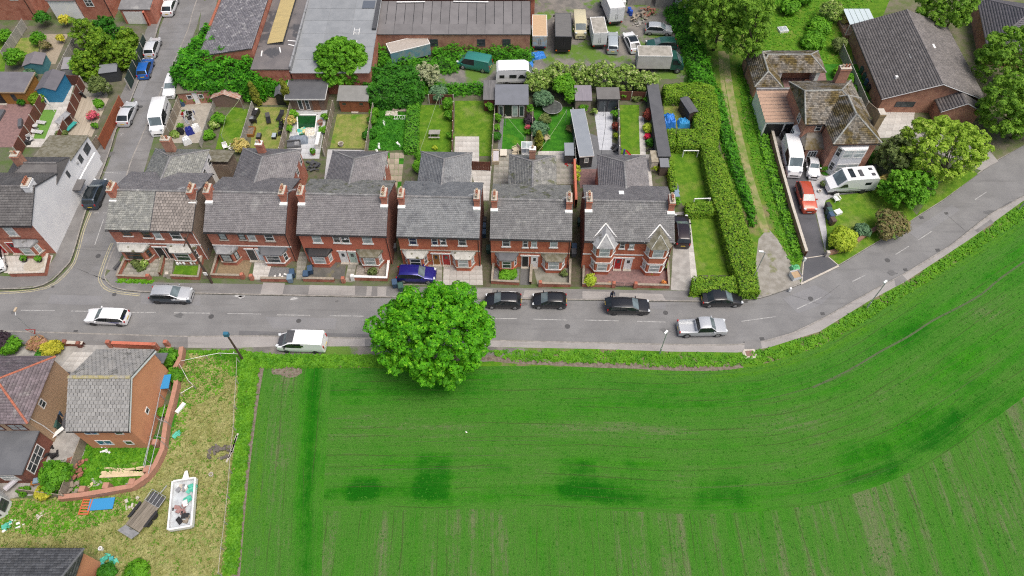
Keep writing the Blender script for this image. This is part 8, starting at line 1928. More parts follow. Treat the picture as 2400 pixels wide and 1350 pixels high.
line_fence('tape_line', 'white barrier tape from the corner pole across the grass',[(566,838),(520,836),(488,842),(424,856),(448,900),(460,912),(430,930)], .8, WPAINT, group=G); 
# trailers
def place(a, b, z=0.0):
  A, B = P(*a, z), P(*b, z); return (A+B)/2, math.atan2(B.y-A.y, B.x-A.x),(B-A).length
c, rz, L = place((430,1245),(440,1130)); o = thing('white_trailer', 'long white box trailer body filled with scrap on the paddock', 'trailer',c, rz); L = 4.6; w = 1.05
MB().box(-L/2,-w,.45,L/2,w,.55).build('floor',pm('trailer_floor',(.48,.52,.54),(.38,.40,.42),2,.7), o)
for y in (-1,1): MB().box(-L/2, y*w-.08,.45, L/2, y*w+.08,1.0).build('side',WPAINT, o)
for x in (-1,1): MB().box(x*L/2-.08,-w+.081,.45, x*L/2+.08, w-.081,.98).build('end',WPAINT, o)
MB().add([(L/2+.09,-.35,.6),(L/2+.09,.35,.6),(L/2+1.0,.12,.6),(L/2+1.0,-.12,.6),(L/2+.09,-.35,.5),(L/2+.09,.35,.5),(L/2+1.0,.12,.5),(L/2+1.0,-.12,.5)], [(3,2,1,0),(4,5,6,7),(0,4,7,3),(3,7,6,2),(2,6,5,1),(0,1,5,4)]).build('drawbar',WPAINT, o)
for y in (-1,1): MB().wheel(-.3, y*(w-.1),.3,.3,.2,12).build('wheel',TYRE, o)
def junk(px, py, cols, n, r, z, lab, name='scrap_load',seed=1, cat='scrap'):
  rg = random.Random(seed); t = thing(name, lab, cat, P(px, py, z),0)
  for k in range(n): MB().cbox(rg.uniform(-r, r), rg.uniform(-r, r), rg.uniform(.02,.2), rg.uniform(.25,.7), rg.uniform(.2,.5), rg.uniform(.06,.22), rg.uniform(0,3), rg.uniform(-.5,.5)).build('piece',cols[k % len(cols)], t)
TARPG = pm('tarp_green',(.05,.36,.25),(.09,.44,.33),4,.6)
junk(446,1150,[TARPG],7,.4,.6,'green tarpaulin in the front of the white trailer',seed=2); junk(441,1175,[TARPG, WPAINT],5,.35,.6,'green tarpaulin strip in the middle of the white trailer',seed=3); junk(424,1192,[pm('pink_scrap',(.34,.20,.18),(.28,.15,.14),6,.9)],9,.4,.6,'pinkish rags in the white trailer',seed=4); junk(432,1215,[TRIM, WOOD],6,.4,.6,'black and brown scrap at the tail of the white trailer',seed=5); junk(427,1150,[WPAINT, STONE, LEAD],6,.5,.6,'pale sheets in the front of the white trailer',seed=6)
c, rz, L = place((322,1235),(372,1172)); o = thing('flatbed_trailer', 'weathered timber flatbed trailer with mesh front on the paddock', 'trailer',c, rz); L = 3.4; w = .85
for k in range(6): MB().box(-L/2,-w+k*w/3+.01,.5, L/2-.9,-w+(k+1)*w/3-.01,.56).build('plank',pm('old_plank',(.22,.19,.155),(.16,.14,.11),3,.9, objr=.2, stretch=(.3,3,1)), o)
m = MB(); [m.tube([(L/2-.9,-w+k*w/2,.6),(L/2+.2,-w+k*w/2,.75)], .03,4) for k in range(5)]; m.tube([(L/2-.9,-w,.6),(L/2-.9,w,.6)],.03,4); m.tube([(L/2+.2,-w,.75),(L/2+.2,w,.75)],.03,4); m.build('mesh_front',STEEL, o)
MB().box(L/2-.85,-w+.05,.50,L/2+.1,w-.05,.53).build('front_plate',DKGREY, o)
MB().add([(-L/2-.05,-w,.5),(-L/2-.05,w,.5),(-L/2-.75,w,.95),(-L/2-.75,-w,.95),(-L/2-.10,-w,.46),(-L/2-.10,w,.46),(-L/2-.80,w,.91),(-L/2-.80,-w,.91)], [(0,1,2,3),(7,6,5,4),(0,4,5,1),(1,5,6,2),(2,6,7,3),(3,7,4,0)]).build('tailboard',LEAD, o)
MB().tube([(L/2+.2,0,.55),(L/2+1.1,0,.5)], .05,6).build('drawbar',STEEL, o)
for y in (-1,1):
  for x in (-.7,.05): MB().wheel(x, y*(w+.14),.33,.33,.2,14).build('wheel',TYRE, o)
  MB().box(-1.15, y*(w+.14)-.13,.68,.5, y*(w+.14)+.13,.72).build('mudguard',TRIM, o)
junk(258,1318,[TARPG, TARPG, pm('tarp_teal',(.04,.30,.30), rough=.6)],12,.7,.05,'bundle of teal tarpaulin beside the bottom left house',seed=8,name='tarpaulin_heap'); junk(418,1016,[TARPG],4,.3,.05,'scrap of teal sheet in the rough grass',seed=9,name='sheet_scrap'); junk(16,1232,[TARPG],4,.3,.05,'teal scrap at the left edge of the paddock',seed=10,name='sheet_scrap')
o = MB().box(-.6,-.2,0,.6,.2,.3).build('white_block',WPAINT, None, P(425,958,.0),1.1); tag(o, 'white block lying outside the new wall', 'block'); o = MB().lathe(0,0,[(.18,0),(.20,.3),(.22,.35),(.16,.35),(.15,.1)],12).build('pipe_collar',STONE, None, P(497,1114)); tag(o, 'pale pipe collar standing in the dry grass', 'pipe')
o = MB().lathe(0,0,[(.16,0),(.18,.4),(.2,.45),(.12,.45),(.1,.1)],12).build('pipe_collar',WPAINT, None, P(240,1288)); tag(o, 'white pipe end by the bottom left house', 'pipe')
# ---------------------------------------------------------------- small things in the gardens and yards
def goal(lab, a, b, h=1.15):
  A, B = P(*a), P(*b); L = (B-A).length; o = thing('football_goal',lab, 'goal',A, math.atan2(B.y-A.y, B.x-A.x), 'football goals on the lawn')
  for x in (0, L): MB().tube([(x,0,0),(x,0,h)], .07,6).build('post',WPAINT, o); MB().tube([(x,.0,h),(x,.8,.02)], .025,5).build('stay',WPAINT, o)
  MB().tube([(-.05,0,h),(L+.05,0,h)], .07,6).build('crossbar',WPAINT, o)
goal('far white football goal under the clipped hedge block',(1599,368),(1633,368)); goal('near white football goal against the low hedge',(1622,486),(1658,485),1.6)
o = thing('trampoline', 'round trampoline with dark mat in the back garden', 'trampoline',P(1294,260),0)
MB().lathe(0,0,[(1.25,.62),(1.25,.66),(.02,.64),(.02,.62)],28).build('mat',pm('trampoline_mat',(.05,.055,.052),(.08,.09,.08),2,.8), o)
m = MB(); pts = [(1.32*math.cos(a),1.32*math.sin(a),.68) for a in [k*2*math.pi/28 for k in range(29)]]; m.tube(pts, .05,5); m.build('rim',LEAD, o)
for k in range(6): a = k*math.pi/3; MB().tube([(1.28*math.cos(a),1.28*math.sin(a),0),(1.28*math.cos(a),1.28*math.sin(a),.64)], .03,5).build('leg',STEEL, o)
def chair(lab, px, py, rz, mat, name='garden_chair',w=.6, group='garden chairs',low=False):
  o = thing(name, lab, 'chair',P(px, py), rz, group); s = w/2
  MB().bbox(-s,-s,.36,s,s,.44,.02).build('seat',mat, o); MB().bbox(-s,s-.07,.44,s,s,.95,.03).build('backrest',mat, o)
  for x in (-s, s-.05):
    for y in (-s, s-.05): MB().box(x,y,0,x+.05,y+.05,.36).build('leg',mat, o)
    MB().box(x-.02,-s,.60,x+.07,s-.07,.66).build('armrest',mat, o)
RATTAN = pm('rattan',(.50,.43,.31),(.42,.36,.26),12,.85)
chair('rattan armchair beside the little glasshouse', 1210,355,-1.0, RATTAN, w=.9); chair('lower rattan armchair on the same patio', 1208,368,-1.5, RATTAN, w=.85); chair('white plastic chair by the golden bush, left', 530,348,.4, WPAINT); chair('white plastic chair by the golden bush, right', 545,352,-.5, WPAINT)
chair('tan folding chair beside the grey-green bush', 1280,328,.6, pm('canvas_tan',(.40,.34,.22), rough=.9), w=.8)
o = thing('garden_sofa', 'rattan sofa with pale cushion behind the fifth pair', 'sofa',P(1162,372),0); MB().bbox(-.4,-1.0,.0,.4,1.0,.42,.03).build('base',RATTAN, o); MB().bbox(-.52,-1.0,0,-.4,1.0,.8,.03).build('backrest',RATTAN, o); MB().bbox(-.36,-.92,.42,.38,.92,.55,.04).build('cushion',pm('cushion_lilac',(.46,.44,.47), rough=.9), o); [MB().bbox(-.52,y-.06,0,.4,y+.06,.65,.02).build('arm',RATTAN, o) for y in (-1.06,1.06)]
o = thing('patio_table', 'cream low table in front of the rattan sofa', 'table',P(1180,362),0); MB().bbox(-.45,-.6,.36,.45,.6,.42,.02).build('tabletop',pm('cream_top',(.60,.55,.46), rough=.7), o); [MB().box(x,y,0,x+.07,y+.07,.36).build('leg',RATTAN, o) for x in (-.42,.35) for y in (-.57,.5)]
o = thing('picnic_bench', 'pale grey picnic bench on the washing-line lawn', 'bench',P(1019,320),0)
MB().box(-.75,-.35,.72,.75,.35,.77).build('tabletop',WOOD_G, o)
for y in (-.75,.6): MB().box(-.75,y,.42,.75,y+.22,.46).build('seat',WOOD_G, o)
for x in (-.55,.5): MB().box(x,-.7,.34,x+.06,.75,.41).build('brace',WOOD_G, o); [MB().box(x,y,0,x+.06,y+.08,.72).build('leg',WOOD_G, o) for y in (-.45,.4)]
def lounger(lab, px, py, rz, mat, group='sun loungers'):
  o = thing('sun_lounger',lab, 'lounger',P(px, py), rz, group)
  for k in range(6): MB().box(-.3,-.9+k*.22,.30,.3,-.72+k*.22,.34).build('slat',mat, o)
  MB().add([(-.3,.42,.30),(.3,.42,.30),(.3,.95,.62),(-.3,.95,.62),(-.3,.42,.26),(.3,.42,.26),(.3,.97,.58),(-.3,.97,.58)], [(0,1,2,3),(7,6,5,4),(0,4,5,1),(1,5,6,2),(2,6,7,3),(3,7,4,0)]).build('backrest',mat, o)
  for x in (-.26,.22):
    for y in (-.8,.4): MB().box(x,y,0,x+.05,y+.05,.30).build('leg',mat, o)
PALEPL = pm('pale_plastic',(.48,.48,.48), rough=.6)
lounger('upper pale sun lounger on the artificial lawn', 95,290,1.4, PALEPL); lounger('lower pale sun lounger on the artificial lawn', 88,312,1.4, PALEPL); lounger('black lounger in the middle of the dry lawn', 630,282,.3, BLACK); lounger('black lounger beside the pond fence', 658,276,-.2, BLACK)
o = thing('side_table', 'round white table between the pale loungers', 'table',P(88,302),0); MB().lathe(0,0,[(.25,0),(.05,.05),(.05,.6),(.35,.62),(.35,.66)],14).build('table',PALEPL, o); chair('pale chair at the end of the artificial lawn', 74,330,.8, PALEPL, w=.7)
for lab, px, py, col in (('grey box stool on the dry lawn, left', 608,322, BIN['grey']),('pale blue-topped box stool on the dry lawn, right', 644,322, pm('stool_top',(.36,.42,.46), rough=.6))):
  o = thing('box_stool',lab, 'stool',P(px, py),0, 'box stools'); MB().bbox(-.28,-.42,0,.28,.42,.42,.04).build('stool_body',BLACK, o); MB().bbox(-.27,-.41,.421,.27,.41,.47,.02).build('lid',col, o)
for k, (lab, px, py) in enumerate((('black chair stacked against the pond fence, first', 661,292),('black chair stacked against the pond fence, second', 660,302),('black chair stacked against the pond fence, third', 658,316))): chair(lab, px, py, -1.4, BLACK, w=.55)
o = thing('barbecue', 'black barbecue with silver lid at the grey fence', 'barbecue',P(594,288),.2); MB().bbox(-.55,-.3,.5,.55,.3,.9,.05).build('fire_box',BLACK, o); MB().bbox(-.3,-.28,.9,.3,.28,1.1,.1).build('lid',RIM, o); [MB().box(x,-.25,0,x+.05,.25,.5).build('leg',IRON, o) for x in (-.5,.45)]
o = thing('storage_box', 'black storage box against the grey fence', 'box',P(600,270),-.2); MB().bbox(-.4,-.7,0,.4,.7,.7,.05).build('box_body',BLACK, o); MB().box(-.1,.3,.701,.25,.65,.76).build('white_cover',WPAINT, o)
o = thing('planter_box', 'orange-brown timber planter by the dry lawn', 'planter',P(588,312),.0)
for a in ((-.6,-.8,.6,-.72),(-.6,.72,.6,.8),(-.6,-.72,-.52,.72),(.52,-.72,.6,.72)): MB().box(a[0],a[1],0,a[2],a[3],.5).build('board',BROWN_DOOR, o)
MB().box(-.52,-.72,.0,.52,.72,.35).build('soil',SOIL, o)
# pond with its frame and the inflatables beside it
o = thing('garden_pond', 'square dark green pond with white timber edge', 'pond',P(720,318),0); pd = pix([(697,272),(744,272),(738,322),(700,322)]); b = P(720,318)
MB().sheet([(x-b.x,y-b.y) for x,y in pd], .12).build('water',pm('pond_water',(.008,.045,.012),(.012,.07,.018),1,.15), o)
for i in range(4):
  a_, b_ = Vector(pd[i]), Vector(pd[(i+1)%4]); d = b_-a_; MB().cbox((a_.x+b_.x)/2-b.x,(a_.y+b_.y)/2-b.y,.12,d.length+.15,.16,.3,math.atan2(d.y,d.x)).build('edging',WPAINT, o)
def soft(lab, px, py, sx, sy, sz, mat, name, cat, rz=0.0, seed=0, group=None, z=0.0):
  """crumpled, sagging cover: a lumpy dome"""
  rg = random.Random(seed); n, m_ = 12,9; vs, fs = [], []
  for i in range(n+1):
    for j in range(m_+1):
      u, v = i/n*2-1, j/m_*2-1; e = (1-abs(u)**4)*(1-abs(v)**4)
      vs.append((u*sx/2+rg.uniform(-.03,.03), v*sy/2+rg.uniform(-.03,.03), max(0.0, sz*e**.5*(.82+rg.uniform(-.12,.18)))))
  fs = [(i*(m_+1)+j, (i+1)*(m_+1)+j, (i+1)*(m_+1)+j+1, i*(m_+1)+j+1) for i in range(n) for j in range(m_)]
  o = MB().add(vs, fs).build(name, mat, None, P(px, py, z), rz); return tag(o, lab, cat, group)
soft('white crumpled paddling pool on the pond patio', 727,312,1.5,1.9,.5, pm('pool_white',(.62,.60,.55),(.55,.50,.38),3,.6), 'paddling_pool', 'pool', .2,1); soft('turquoise and yellow inflatable on the pond patio', 708,308,1.4,1.2,.4, pm('inflatable',(.06,.42,.36),(.60,.50,.22),1.4,.5, lo=.45, hi=.55), 'inflatable', 'inflatable', .5,2); soft('grey-blue crumpled cover over the corner sofa', 700,330,2.6,1.6,.6, pm('cover_bluegrey',(.20,.24,.29),(.15,.18,.22),3,.8), 'furniture_cover', 'cover', .1,3)
o = thing('corner_sofa', 'grey corner sofa on the white patio', 'sofa',P(690,342),.1); MB().bbox(-.9,-.45,0,.9,.45,.4,.05).build('seat',BIN['grey'], o); MB().bbox(-.9,.3,.4,.9,.45,.75,.04).build('backrest',BIN['grey'], o); MB().bbox(.1,-.35,.4,.7,.3,.55,.05).build('cushion',LEAD, o)
o = thing('white_unit', 'long white storage unit against the patio fence', 'unit',P(748,335),0); MB().bbox(-.25,-1.2,0,.25,1.2,.9,.03).build('cabinet',WPAINT, o); [MB().box(-.27,-1.15+k*.6,.1,-.25,-.62+k*.6,.8).build('door',RENDER_W, o) for k in range(4)]
for lab, px, py in (('blue tarpaulin over a tall load beside the black shed', 1567,290),('bright blue tarpaulin over a load in front of the small shed', 1602,292)):
  soft(lab, px, py, 1.7,2.3 if px < 1580 else 1.5,1.5 if px < 1580 else 1.0, pm('tarp_blue',(.02,.15,.50),(.04,.22,.62),3,.5) if px < 1580 else pm('tarp_cyan',(.03,.26,.55),(.05,.32,.60),3,.5), 'tarpaulin_cover', 'tarpaulin', 0, int(px))
soft('crumpled blue tarpaulin below the plywood-roofed box', 1258,132,2.6,1.6,.5, MATS['tarp_blue'], 'tarpaulin_cover', 'tarpaulin', .3,5); soft('strip of blue tarpaulin beside the white camper', 1242,148,1.0,1.8,.4, MATS['tarp_blue'], 'tarpaulin_cover', 'tarpaulin', 0,6)
# washing lines
def wline(lab, pts, z=2.0, sag=.1, mat=pm('line_green',(.30,.38,.20), rough=.8), poles=True):
  w_ = [P(*p, z) for p in pts]; b = Vector((w_[0].x, w_[0].y, 0)); o = thing('washing_line',lab, 'washing line',b, 0, 'washing lines'); L = []
  for i in range(len(w_)-1):
    for k in range(6): t = k/6; q = w_[i].lerp(w_[i+1], t); q.z -= sag*4*t*(1-t); L.append(tuple(q-b))
  L.append(tuple(w_[-1]-b)); MB().tube(L, .022,4).build('line',mat, o)
  if poles: [MB().tube([(p.x-b.x,p.y-b.y,0),(p.x-b.x,p.y-b.y,z+.05)], .035,5).build('pole',STEEL, o) for p in (w_[0], w_[-1])]
wline('washing line over the lawn with the flower bed',[(562,232),(529,272),(518,316)]); wline('washing line over the lawn with the picnic bench',[(1028,226),(985,350)]); wline('washing line from the summerhouse to the glasshouse',[(1184,268),(1230,322)]); wline('washing line across the trampoline lawn',[(1328,258),(1292,315),(1254,364)]); wline('dark washing line over the pale patio',[(1418,246),(1420,290),(1408,368)], mat=BLACK)
# laundry hanging in the washing yard
o = thing('rotary_dryer', 'rotary clothes dryer hung with white and dark laundry', 'clothes dryer',P(452,290),0); MB().tube([(0,0,0),(0,0,1.9)], .03,6).build('pole',STEEL, o)
for k in range(4): a = k*math.pi/2+.4; MB().tube([(0,0,1.5),(1.1*math.cos(a),1.1*math.sin(a),1.85)], .018,4).build('arm',STEEL, o)
rg = random.Random(4)
for k in range(11):
  a = k*.57; r = .55+.4*(k%3)/2; w_ = rg.uniform(.3,.7); x, y = r*math.cos(a), r*math.sin(a); m = MB(); n = 5; h_ = rg.uniform(.5,1.0)
  vs = []
  for i in range(n+1):
    for j in range(4): t = i/n-.5; vs.append((x-math.sin(a)*w_*t+.05*math.sin(i*2+j), y+math.cos(a)*w_*t+.05*math.cos(i*3+j),1.78-h_*j/3))
  m.add(vs, [(i*4+j,(i+1)*4+j,(i+1)*4+j+1,i*4+j+1) for i in range(n) for j in range(3)]); m.build('laundry',[WPAINT, BLUEDEC, WPAINT, BLACK, RENDER_W, RED_DOOR][k%6], o)
for lab, px, py, m_ in (('white and navy sheet drying at the yard end', 462,305, WPAINT),('dark clothes drying beside the white sheet', 446,312, BLUEDEC),('pale sheet drying on the line nearest the house', 440,335, RENDER_W)): soft(lab, px, py, 1.1,.9,1.2, m_, 'hanging_sheet', 'laundry', .5, int(px), 'laundry')
soft('dark covered barbecue in the washing yard', 424,312,.9,.8,1.0, BLACK, 'barbecue_cover', 'cover', 0,9); soft('navy covered pot by the street fence', 428,246,.8,.8,.9, BIN['blue'], 'pot_cover', 'cover', 0,10)
# scattered small things
def bits(lab, name, cat, lst, mat, sx, sy, sz, group):
  for k, (px, py, rz, l2) in enumerate(lst): o = MB().bbox(-sx/2,-sy/2,0,sx/2,sy/2,sz,min(.02,sz*.3)).build(name, mat, None, P(px, py, .03), rz); tag(o, l2, cat, group)
bits('', 'white_pennant', 'pennant',((900,288,.1,'narrow white pennant lying in the overgrown grass, upper'),(888,342,.2,'narrow white pennant in the overgrown grass, lower'),(884,356,.4,'white pennant nearest the rear wing'),(934,338,.5,'small white paper in the overgrown grass')), WPAINT, .3,1.1,.04, 'white scraps on the overgrown lawn')
bits('', 'board_sheet', 'board',((918,266,.0,'large pale board on the overgrown lawn'),), STONE, 1.7,.9,.1, None); ladder('wooden_ladder', 'pale wooden ladder lying on the overgrown lawn',P2(922,276),1.8,.7,.0,.05)
bits('', 'timber_board', 'board',((930,256,.1,'weathered boards stacked at the back of the overgrown lawn'),(944,258,.0,'second weathered board stack at the back'),), WOOD, 1.2,.8,.2, 'boards at the back of the overgrown lawn')
def pot(lab, px, py, r, h_, mat, plant=None):
  o = thing('plant_pot',lab, 'pot',P(px, py),0, 'plant pots'); MB().lathe(0,0,[(r*.7,0),(r,h_),(r*1.08,h_),(r*1.08,h_*.92),(r*.85,h_*.9),(r*.8,h_*.75)],12).build('pot_body',mat, o); MB().cyl(0,0,h_*.7,h_*.8,r*.82,12).build('soil',SOIL, o)
  if plant: link('plant',crown_mesh([((0,0,h_+r*.9),(r*1.2,r*1.2,r*1.1))], r*.45,40, plant, 5, name='plant'), o)
for a in (('stone urn at the edge of the plain lawn',800,342,.35,.5,STONE,None),('clay pot in the mossy courtyard',1890,196,.4,.5,CLAY,None),('dark pot between the two little shrubs by the bay',1404,634,.3,.45,BLACK,None),('black pot beside the black door',1216,620,.25,.6,BLACK,L_BRIGHT),('round stone planter on the corner flags',322,624,.35,.35,STONE,L_OLIVE),('second round stone planter on the corner flags',344,625,.35,.35,STONE,L_PALE),('terracotta barrel on its side by the pond',752,292,.35,.6,CLAY,None),
     ('white pot of flowers on the decking edge',238,255,.5,.5,WPAINT,L_MID),('clay pot by the outhouse wall',1880,140,.25,.3,CLAY,None),('green pot on the outhouse wall',1842,136,.3,.35,BIN['green'],None),('pot in the second pair back yard',735,362,.3,.4,CLAY,L_MID),('potted fern by the wing',905,372,.3,.35,CLAY,None),('black planter by the motorhome step',1925,438,.3,.4,BLACK,L_OLIVE),('white planter by the motorhome step',1920,450,.25,.3,WPAINT,None),('pot by the mossy house porch',1900,370,.3,.4,BLACK,L_MID),('dark pot before the forecourt house',60,612,.3,.3,BLACK,L_MID),('second dark pot before the forecourt house',95,612,.3,.3,BLACK,L_MID)): pot(*a)
o = thing('flower_trough', 'wooden trough on the front gravel', 'trough',P(872,636),0); MB().bbox(-.8,-.35,0,.8,.35,.35,.03).build('trough',WOOD, o); MB().box(-.7,-.25,.3,.7,.25,.36).build('soil',SOIL, o)
for k, (px, py) in enumerate(((418,620),(425,618),(433,619),(441,617),(450,619),(458,618))): o = MB().lathe(0,0,[(.14,0),(.18,.2),(.13,.3),(.16,.4),(.02,.48)],8).build('garden_ornament',RENDER_W, None, P(px, py)); tag(o, ('first','second','third','fourth','fifth','sixth')[k] + ' of six white ornaments above the small front lawn', 'ornament', 'white garden ornaments')
o = thing('motorcycle', 'black motorcycle parked on the flags above the decking', 'motorcycle',P(192,226),-.5); [MB().wheel(x,0,.32,.32,.13,14).build('wheel',TYRE, o) for x in (-.7,.7)]; MB().add([(-.7,-.14,.75),(.1,-.16,.8),(.4,-.14,.95),(.75,-.1,.85),(.5,-.12,.45),(-.3,-.16,.35),(-.7,.14,.75),(.1,.16,.8),(.4,.14,.95),(.75,.1,.85),(.5,.12,.45),(-.3,.16,.35)], [(0,1,2,3,4,5),(11,10,9,8,7,6),(0,6,7,1),(1,7,8,2),(2,8,9,3),(3,9,10,4),(4,10,11,5),(5,11,6,0)]).build('frame',BLACK, o); MB().tube([(.45,-.38,1.05),(.5,0,1.0),(.45,.38,1.05)], .025,5).build('handlebar',RIM, o); MB().bbox(-.75,-.14,.76,-.05,.14,.86,.03).build('saddle',TRIM, o)
o = thing('swing_seat', 'garden swing seat with pale canopy and teal cushion', 'swing seat',P(165,300),-.35); MB().add([(-.55,-1.1,1.9),(.25,-1.1,1.75),(.25,1.1,1.75),(-.55,1.1,1.9),(-.55,-1.1,1.85),(.25,-1.1,1.7),(.25,1.1,1.7),(-.55,1.1,1.85)], [(0,1,2,3),(7,6,5,4),(0,4,5,1),(1,5,6,2),(2,6,7,3),(3,7,4,0)]).build('canopy',LEAD, o); MB().bbox(.1,-.9,.4,.65,.9,.55,.05).build('cushion',pm('cushion_teal',(.03,.30,.27), rough=.8), o)
for y in (-1.15,1.15): MB().tube([(.6,y,0),(-.15,y,1.85),(-.7,y,0)], .035,5).build('leg',IRON, o)
o = thing('garden_sofa', 'dark rattan sofa on the red patio', 'sofa',P(-2,275),0); MB().bbox(-.5,-1.2,0,.5,1.2,.4,.04).build('seat',BIN['grey'], o); MB().bbox(-.65,-1.2,0,-.5,1.2,.8,.03).build('backrest',BIN['black'], o); bits('', 'storage_bench', 'bench',((50,292,.35,'slim grey bench against the brown fence'),), BIN['grey'], .5,1.6,.45, None); bits('', 'storage_box', 'box',((62,335,.2,'dark box in the corner below the fence'),), BIN['black'], 1.2,1.0,.6, None)
o = thing('umbrella_base', 'closed white parasol leaning over the artificial lawn', 'parasol',P(128,262),0); MB().tube([(0,0,0),(-.3,.3,2.3)], .04,6).build('pole',WPAINT, o); MB().lathe(0,0,[(.03,0),(.14,.5),(.10,1.3),(.02,1.5)],8).build('canopy',WPAINT, o, (-.12,.12,.9))
soft('green garden bag at the lane mouth', 1862,632,1.0,.9,.8, pm('bag_green',(.16,.50,.25),(.12,.42,.20),3,.7), 'garden_bag', 'bag', .2,21)
o = thing('builders_bag', 'white builders bag holding sand at the drive mouth', 'bag',P(1862,650),.3); MB().add([(-.5,-.45,0),(.5,-.45,0),(.5,.45,0),(-.5,.45,0),(-.58,-.5,.75),(.55,-.52,.7),(.58,.5,.78),(-.52,.55,.72)], [(0,3,2,1),(0,1,5,4),(1,2,6,5),(2,3,7,6),(3,0,4,7)]).build('bag',RENDER_W, o); MB().prism([(-.48,-.42),(.46,-.44),(.5,.42),(-.44,.46)], .3,.5).build('sand',pm('sand',(.42,.30,.18),(.36,.26,.16),8,.95), o)
o = thing('inspection_cover', 'concrete-framed inspection cover in the verge on the bend', 'cover',P(1757,829),.1); MB().prism([(-.75,-.35),(-.6,-.6),(.45,-.62),(.7,-.2),(.65,.5),(-.5,.55),(-.78,.2)],-.05,.08).build('surround',STONE, o); MB().box(-.42,-.32,.08,.42,.32,.1).build('lid',pm('cover_rust',(.24,.14,.11),(.20,.12,.10),5,.8), o)
for lab, px, py in (('white road marker beside the kerb on the bend', 1850,682),('white stone post at the drive mouth', 1884,612)): o = MB().bbox(-.12,-.12,0,.12,.12,.6,.03).build('marker_post',WPAINT, None, P(px,py)); tag(o, lab, 'post', 'white marker posts')
chair('white seat on the front lawn beside the bins, upper', 1958,470,.3, WPAINT, w=.7); bits('', 'white_table', 'table',((1962,500,.4,'white low table on the front lawn'),), WPAINT, .9,.7,.4, None)
o = thing('aerial', 'thin television aerial on the stack of the fifth pair', 'aerial',P(1335,500,0),0); b = P(1335,500)
bpy.data.objects.remove(o)
# yard clutter
BAR = BIN['blue']
for lab, px, py, m_ in (('blue barrel by the yard sheds, left', 1474,30, pm('barrel_blue',(.02,.08,.42), rough=.5)),('blue barrel by the yard sheds, right', 1478,36, MATS['barrel_blue'] if 'barrel_blue' in MATS else BAR),('white drum by the white box lorry', 1462,14, WPAINT)): o = MB().lathe(0,0,[(.28,0),(.30,.3),(.28,.32),(.30,.6),(.28,.88),(.1,.9)],12).build('drum',m_, None, P(px,py)); tag(o, lab, 'drum', 'drums in the yard')
rubble('pallet_heap', 'heap of pallets and boards in the yard', 'pallets', 1500,42,20,1.3, WOOD, 31,.6, None); rubble('scrap_heap', 'rusty scrap heap beside the silver hatchback', 'scrap', 1520,30,18,1.1, BRICKP, 32,.6, None); rubble('scrap_heap', 'grey scrap below the pallet heap', 'scrap', 1495,55,14,1.0, WOOD_G, 33,.25, None); rubble('scrap_heap', 'planks and pipes beside the small shed', 'scrap', 1590,240,12,1.0, WOOD, 34,.4, None); rubble('garden_clutter', 'grey rubble beside the second pair yard', 'clutter', 730,392,22,1.1, DKGREY, 35,.5, None); rubble('garden_clutter', 'black clutter below the narrow lawn', 'clutter', 1444,352,14,.7, BLACK, 36,.5, None); rubble('garden_clutter', 'black and white chairs folded by the long black shed', 'clutter', 1524,352,10,.6, BLACK, 37,.6, None)
rubble('bagged_compost', 'white bags lying on the grey gravel bed', 'bags', 652,646,6,.9, WPAINT, 38,.2, None); rubble('garden_clutter', 'red and yellow toys by the terracotta wall', 'toys', 1336,388,7,.6, RED_DOOR, 39,.3, None); rubble('garden_clutter', 'clutter of pots beside the pebbledashed yard', 'clutter', 118,1060,16,1.0, BLACK, 40,.5, None); rubble('garden_clutter', 'blue and white sacks by the extension wall', 'sacks', 97,1070,6,.5, BIN['paleblue'], 41,.3, None)
o = thing('toy_slide', 'red toy slide at the end of the narrow lawn', 'slide',P(1472,365),.0); MB().add([(-.5,.2,.8),(-.2,.2,.85),(.6,-.2,.05),(.3,-.3,.05),(-.5,.2,.72),(-.2,.2,.77),(.6,-.2,.0),(.3,-.3,.0)], [(0,3,2,1),(4,5,6,7),(0,1,5,4),(1,2,6,5),(2,3,7,6),(3,0,4,7)]).build('chute',RED_DOOR, o); MB().box(-.65,.1,0,-.45,.35,.85).build('steps',BLUEDEC, o)
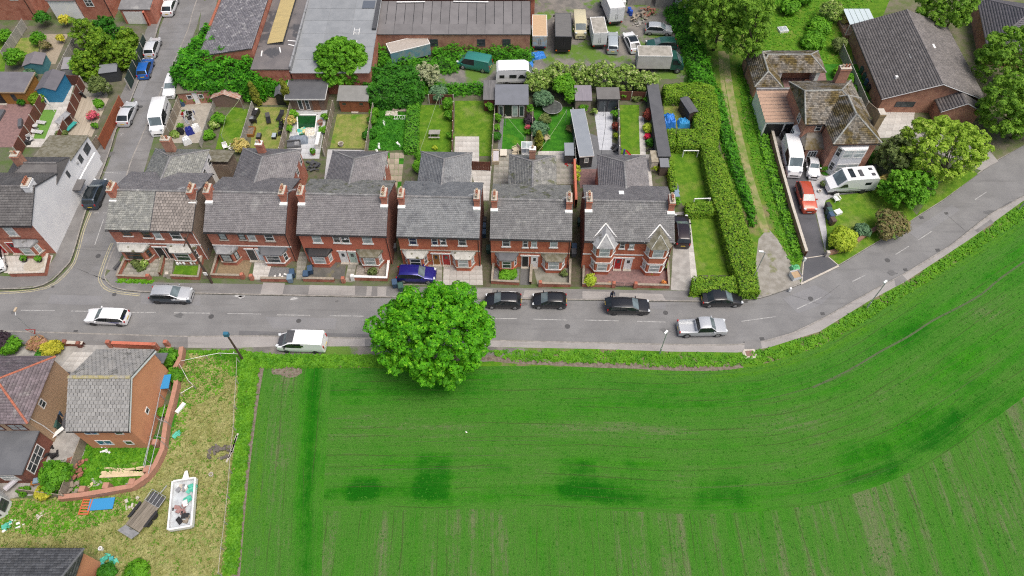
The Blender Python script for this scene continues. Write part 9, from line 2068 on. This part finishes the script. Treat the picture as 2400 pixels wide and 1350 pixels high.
o = thing('parasol', 'folded lilac parasol lying across the sun room yard', 'parasol',P(68,1118),0); MB().tube([(-1.4,-1.4,.6),(1.0,1.3,.9)], .28,8,.12).build('canopy',pm('lilac_cloth',(.45,.43,.47), rough=.8), o); MB().tube([(-1.7,-1.7,.55),(1.3,1.6,.95)], .03,5).build('pole',STEEL, o)
o = thing('yard_bench', 'white bench top beside the dark yard planting', 'bench',P(135,1022),.9); MB().box(-.9,-.2,.45,.9,.2,.5).build('seat',WPAINT, o); [MB().box(x,-.15,0,x+.06,.15,.45).build('leg',WPAINT, o) for x in (-.7,.65)]
o = thing('patio_set', 'small orange table with blue cover in the yard', 'table',P(92,1132),.2); MB().bbox(-.5,-.35,.5,.5,.35,.56,.02).build('tabletop',BROWN_DOOR, o); [MB().box(x,y,0,x+.06,y+.06,.5).build('leg',BROWN_DOOR, o) for x in (-.45,.4) for y in (-.3,.25)]; MB().bbox(-.2,-.3,.56,.4,.25,.85,.08).build('cover',BIN['paleblue'], o)
flags('gate_flags',((172,825),(222,826),(212,872),(132,872)),5,4, PALEFLAG, .02, CONC)
rubble('litter', 'white litter on the crop', 'litter', 1092,1011,2,.2, WPAINT, 50,.1, None)
for lab, px, py in (('cold frame on the orchard grass', 1834,72),): o = thing('cold_frame',lab, 'cold frame',P(px, py),.2); MB().box(-.7,-.6,0,.7,.6,.35).build('frame',WPAINT, o); [MB().box(-.62+k*.64,-.52,.352,-.05+k*.64,.52,.37).build('pane',GLASS_L, o) for k in range(2)]
# television aerials and satellite dishes on the row
for k, hs_ in HS.items():
  h, W, D, zr, sA = hs_
  for xx in ((W-.3,) if k in (1,4,5) else (.35,)):
    m = MB(); m.tube([(xx,D/2-.9,zr+.3),(xx,D/2-.9,zr+1.9)], .022,4); m.tube([(xx-.1,D/2-.9,zr+1.85),(xx-.9,D/2-1.2,zr+1.85)], .02,4)
    for j in range(6): q = j/6; m.tube([(xx-.15-.7*q,D/2-.92-.28*q-.22,zr+1.85),(xx-.15-.7*q,D/2-.92-.28*q+.22,zr+1.85)], .012,4)
    m.build('aerial',STEEL, h)
  if k in (3,4,6): MB().lathe(W*.5+.3,-.12, [(.02,4.6),(.14,4.64),(.18,4.72)], 12).build('alarm_box',WPAINT, h)
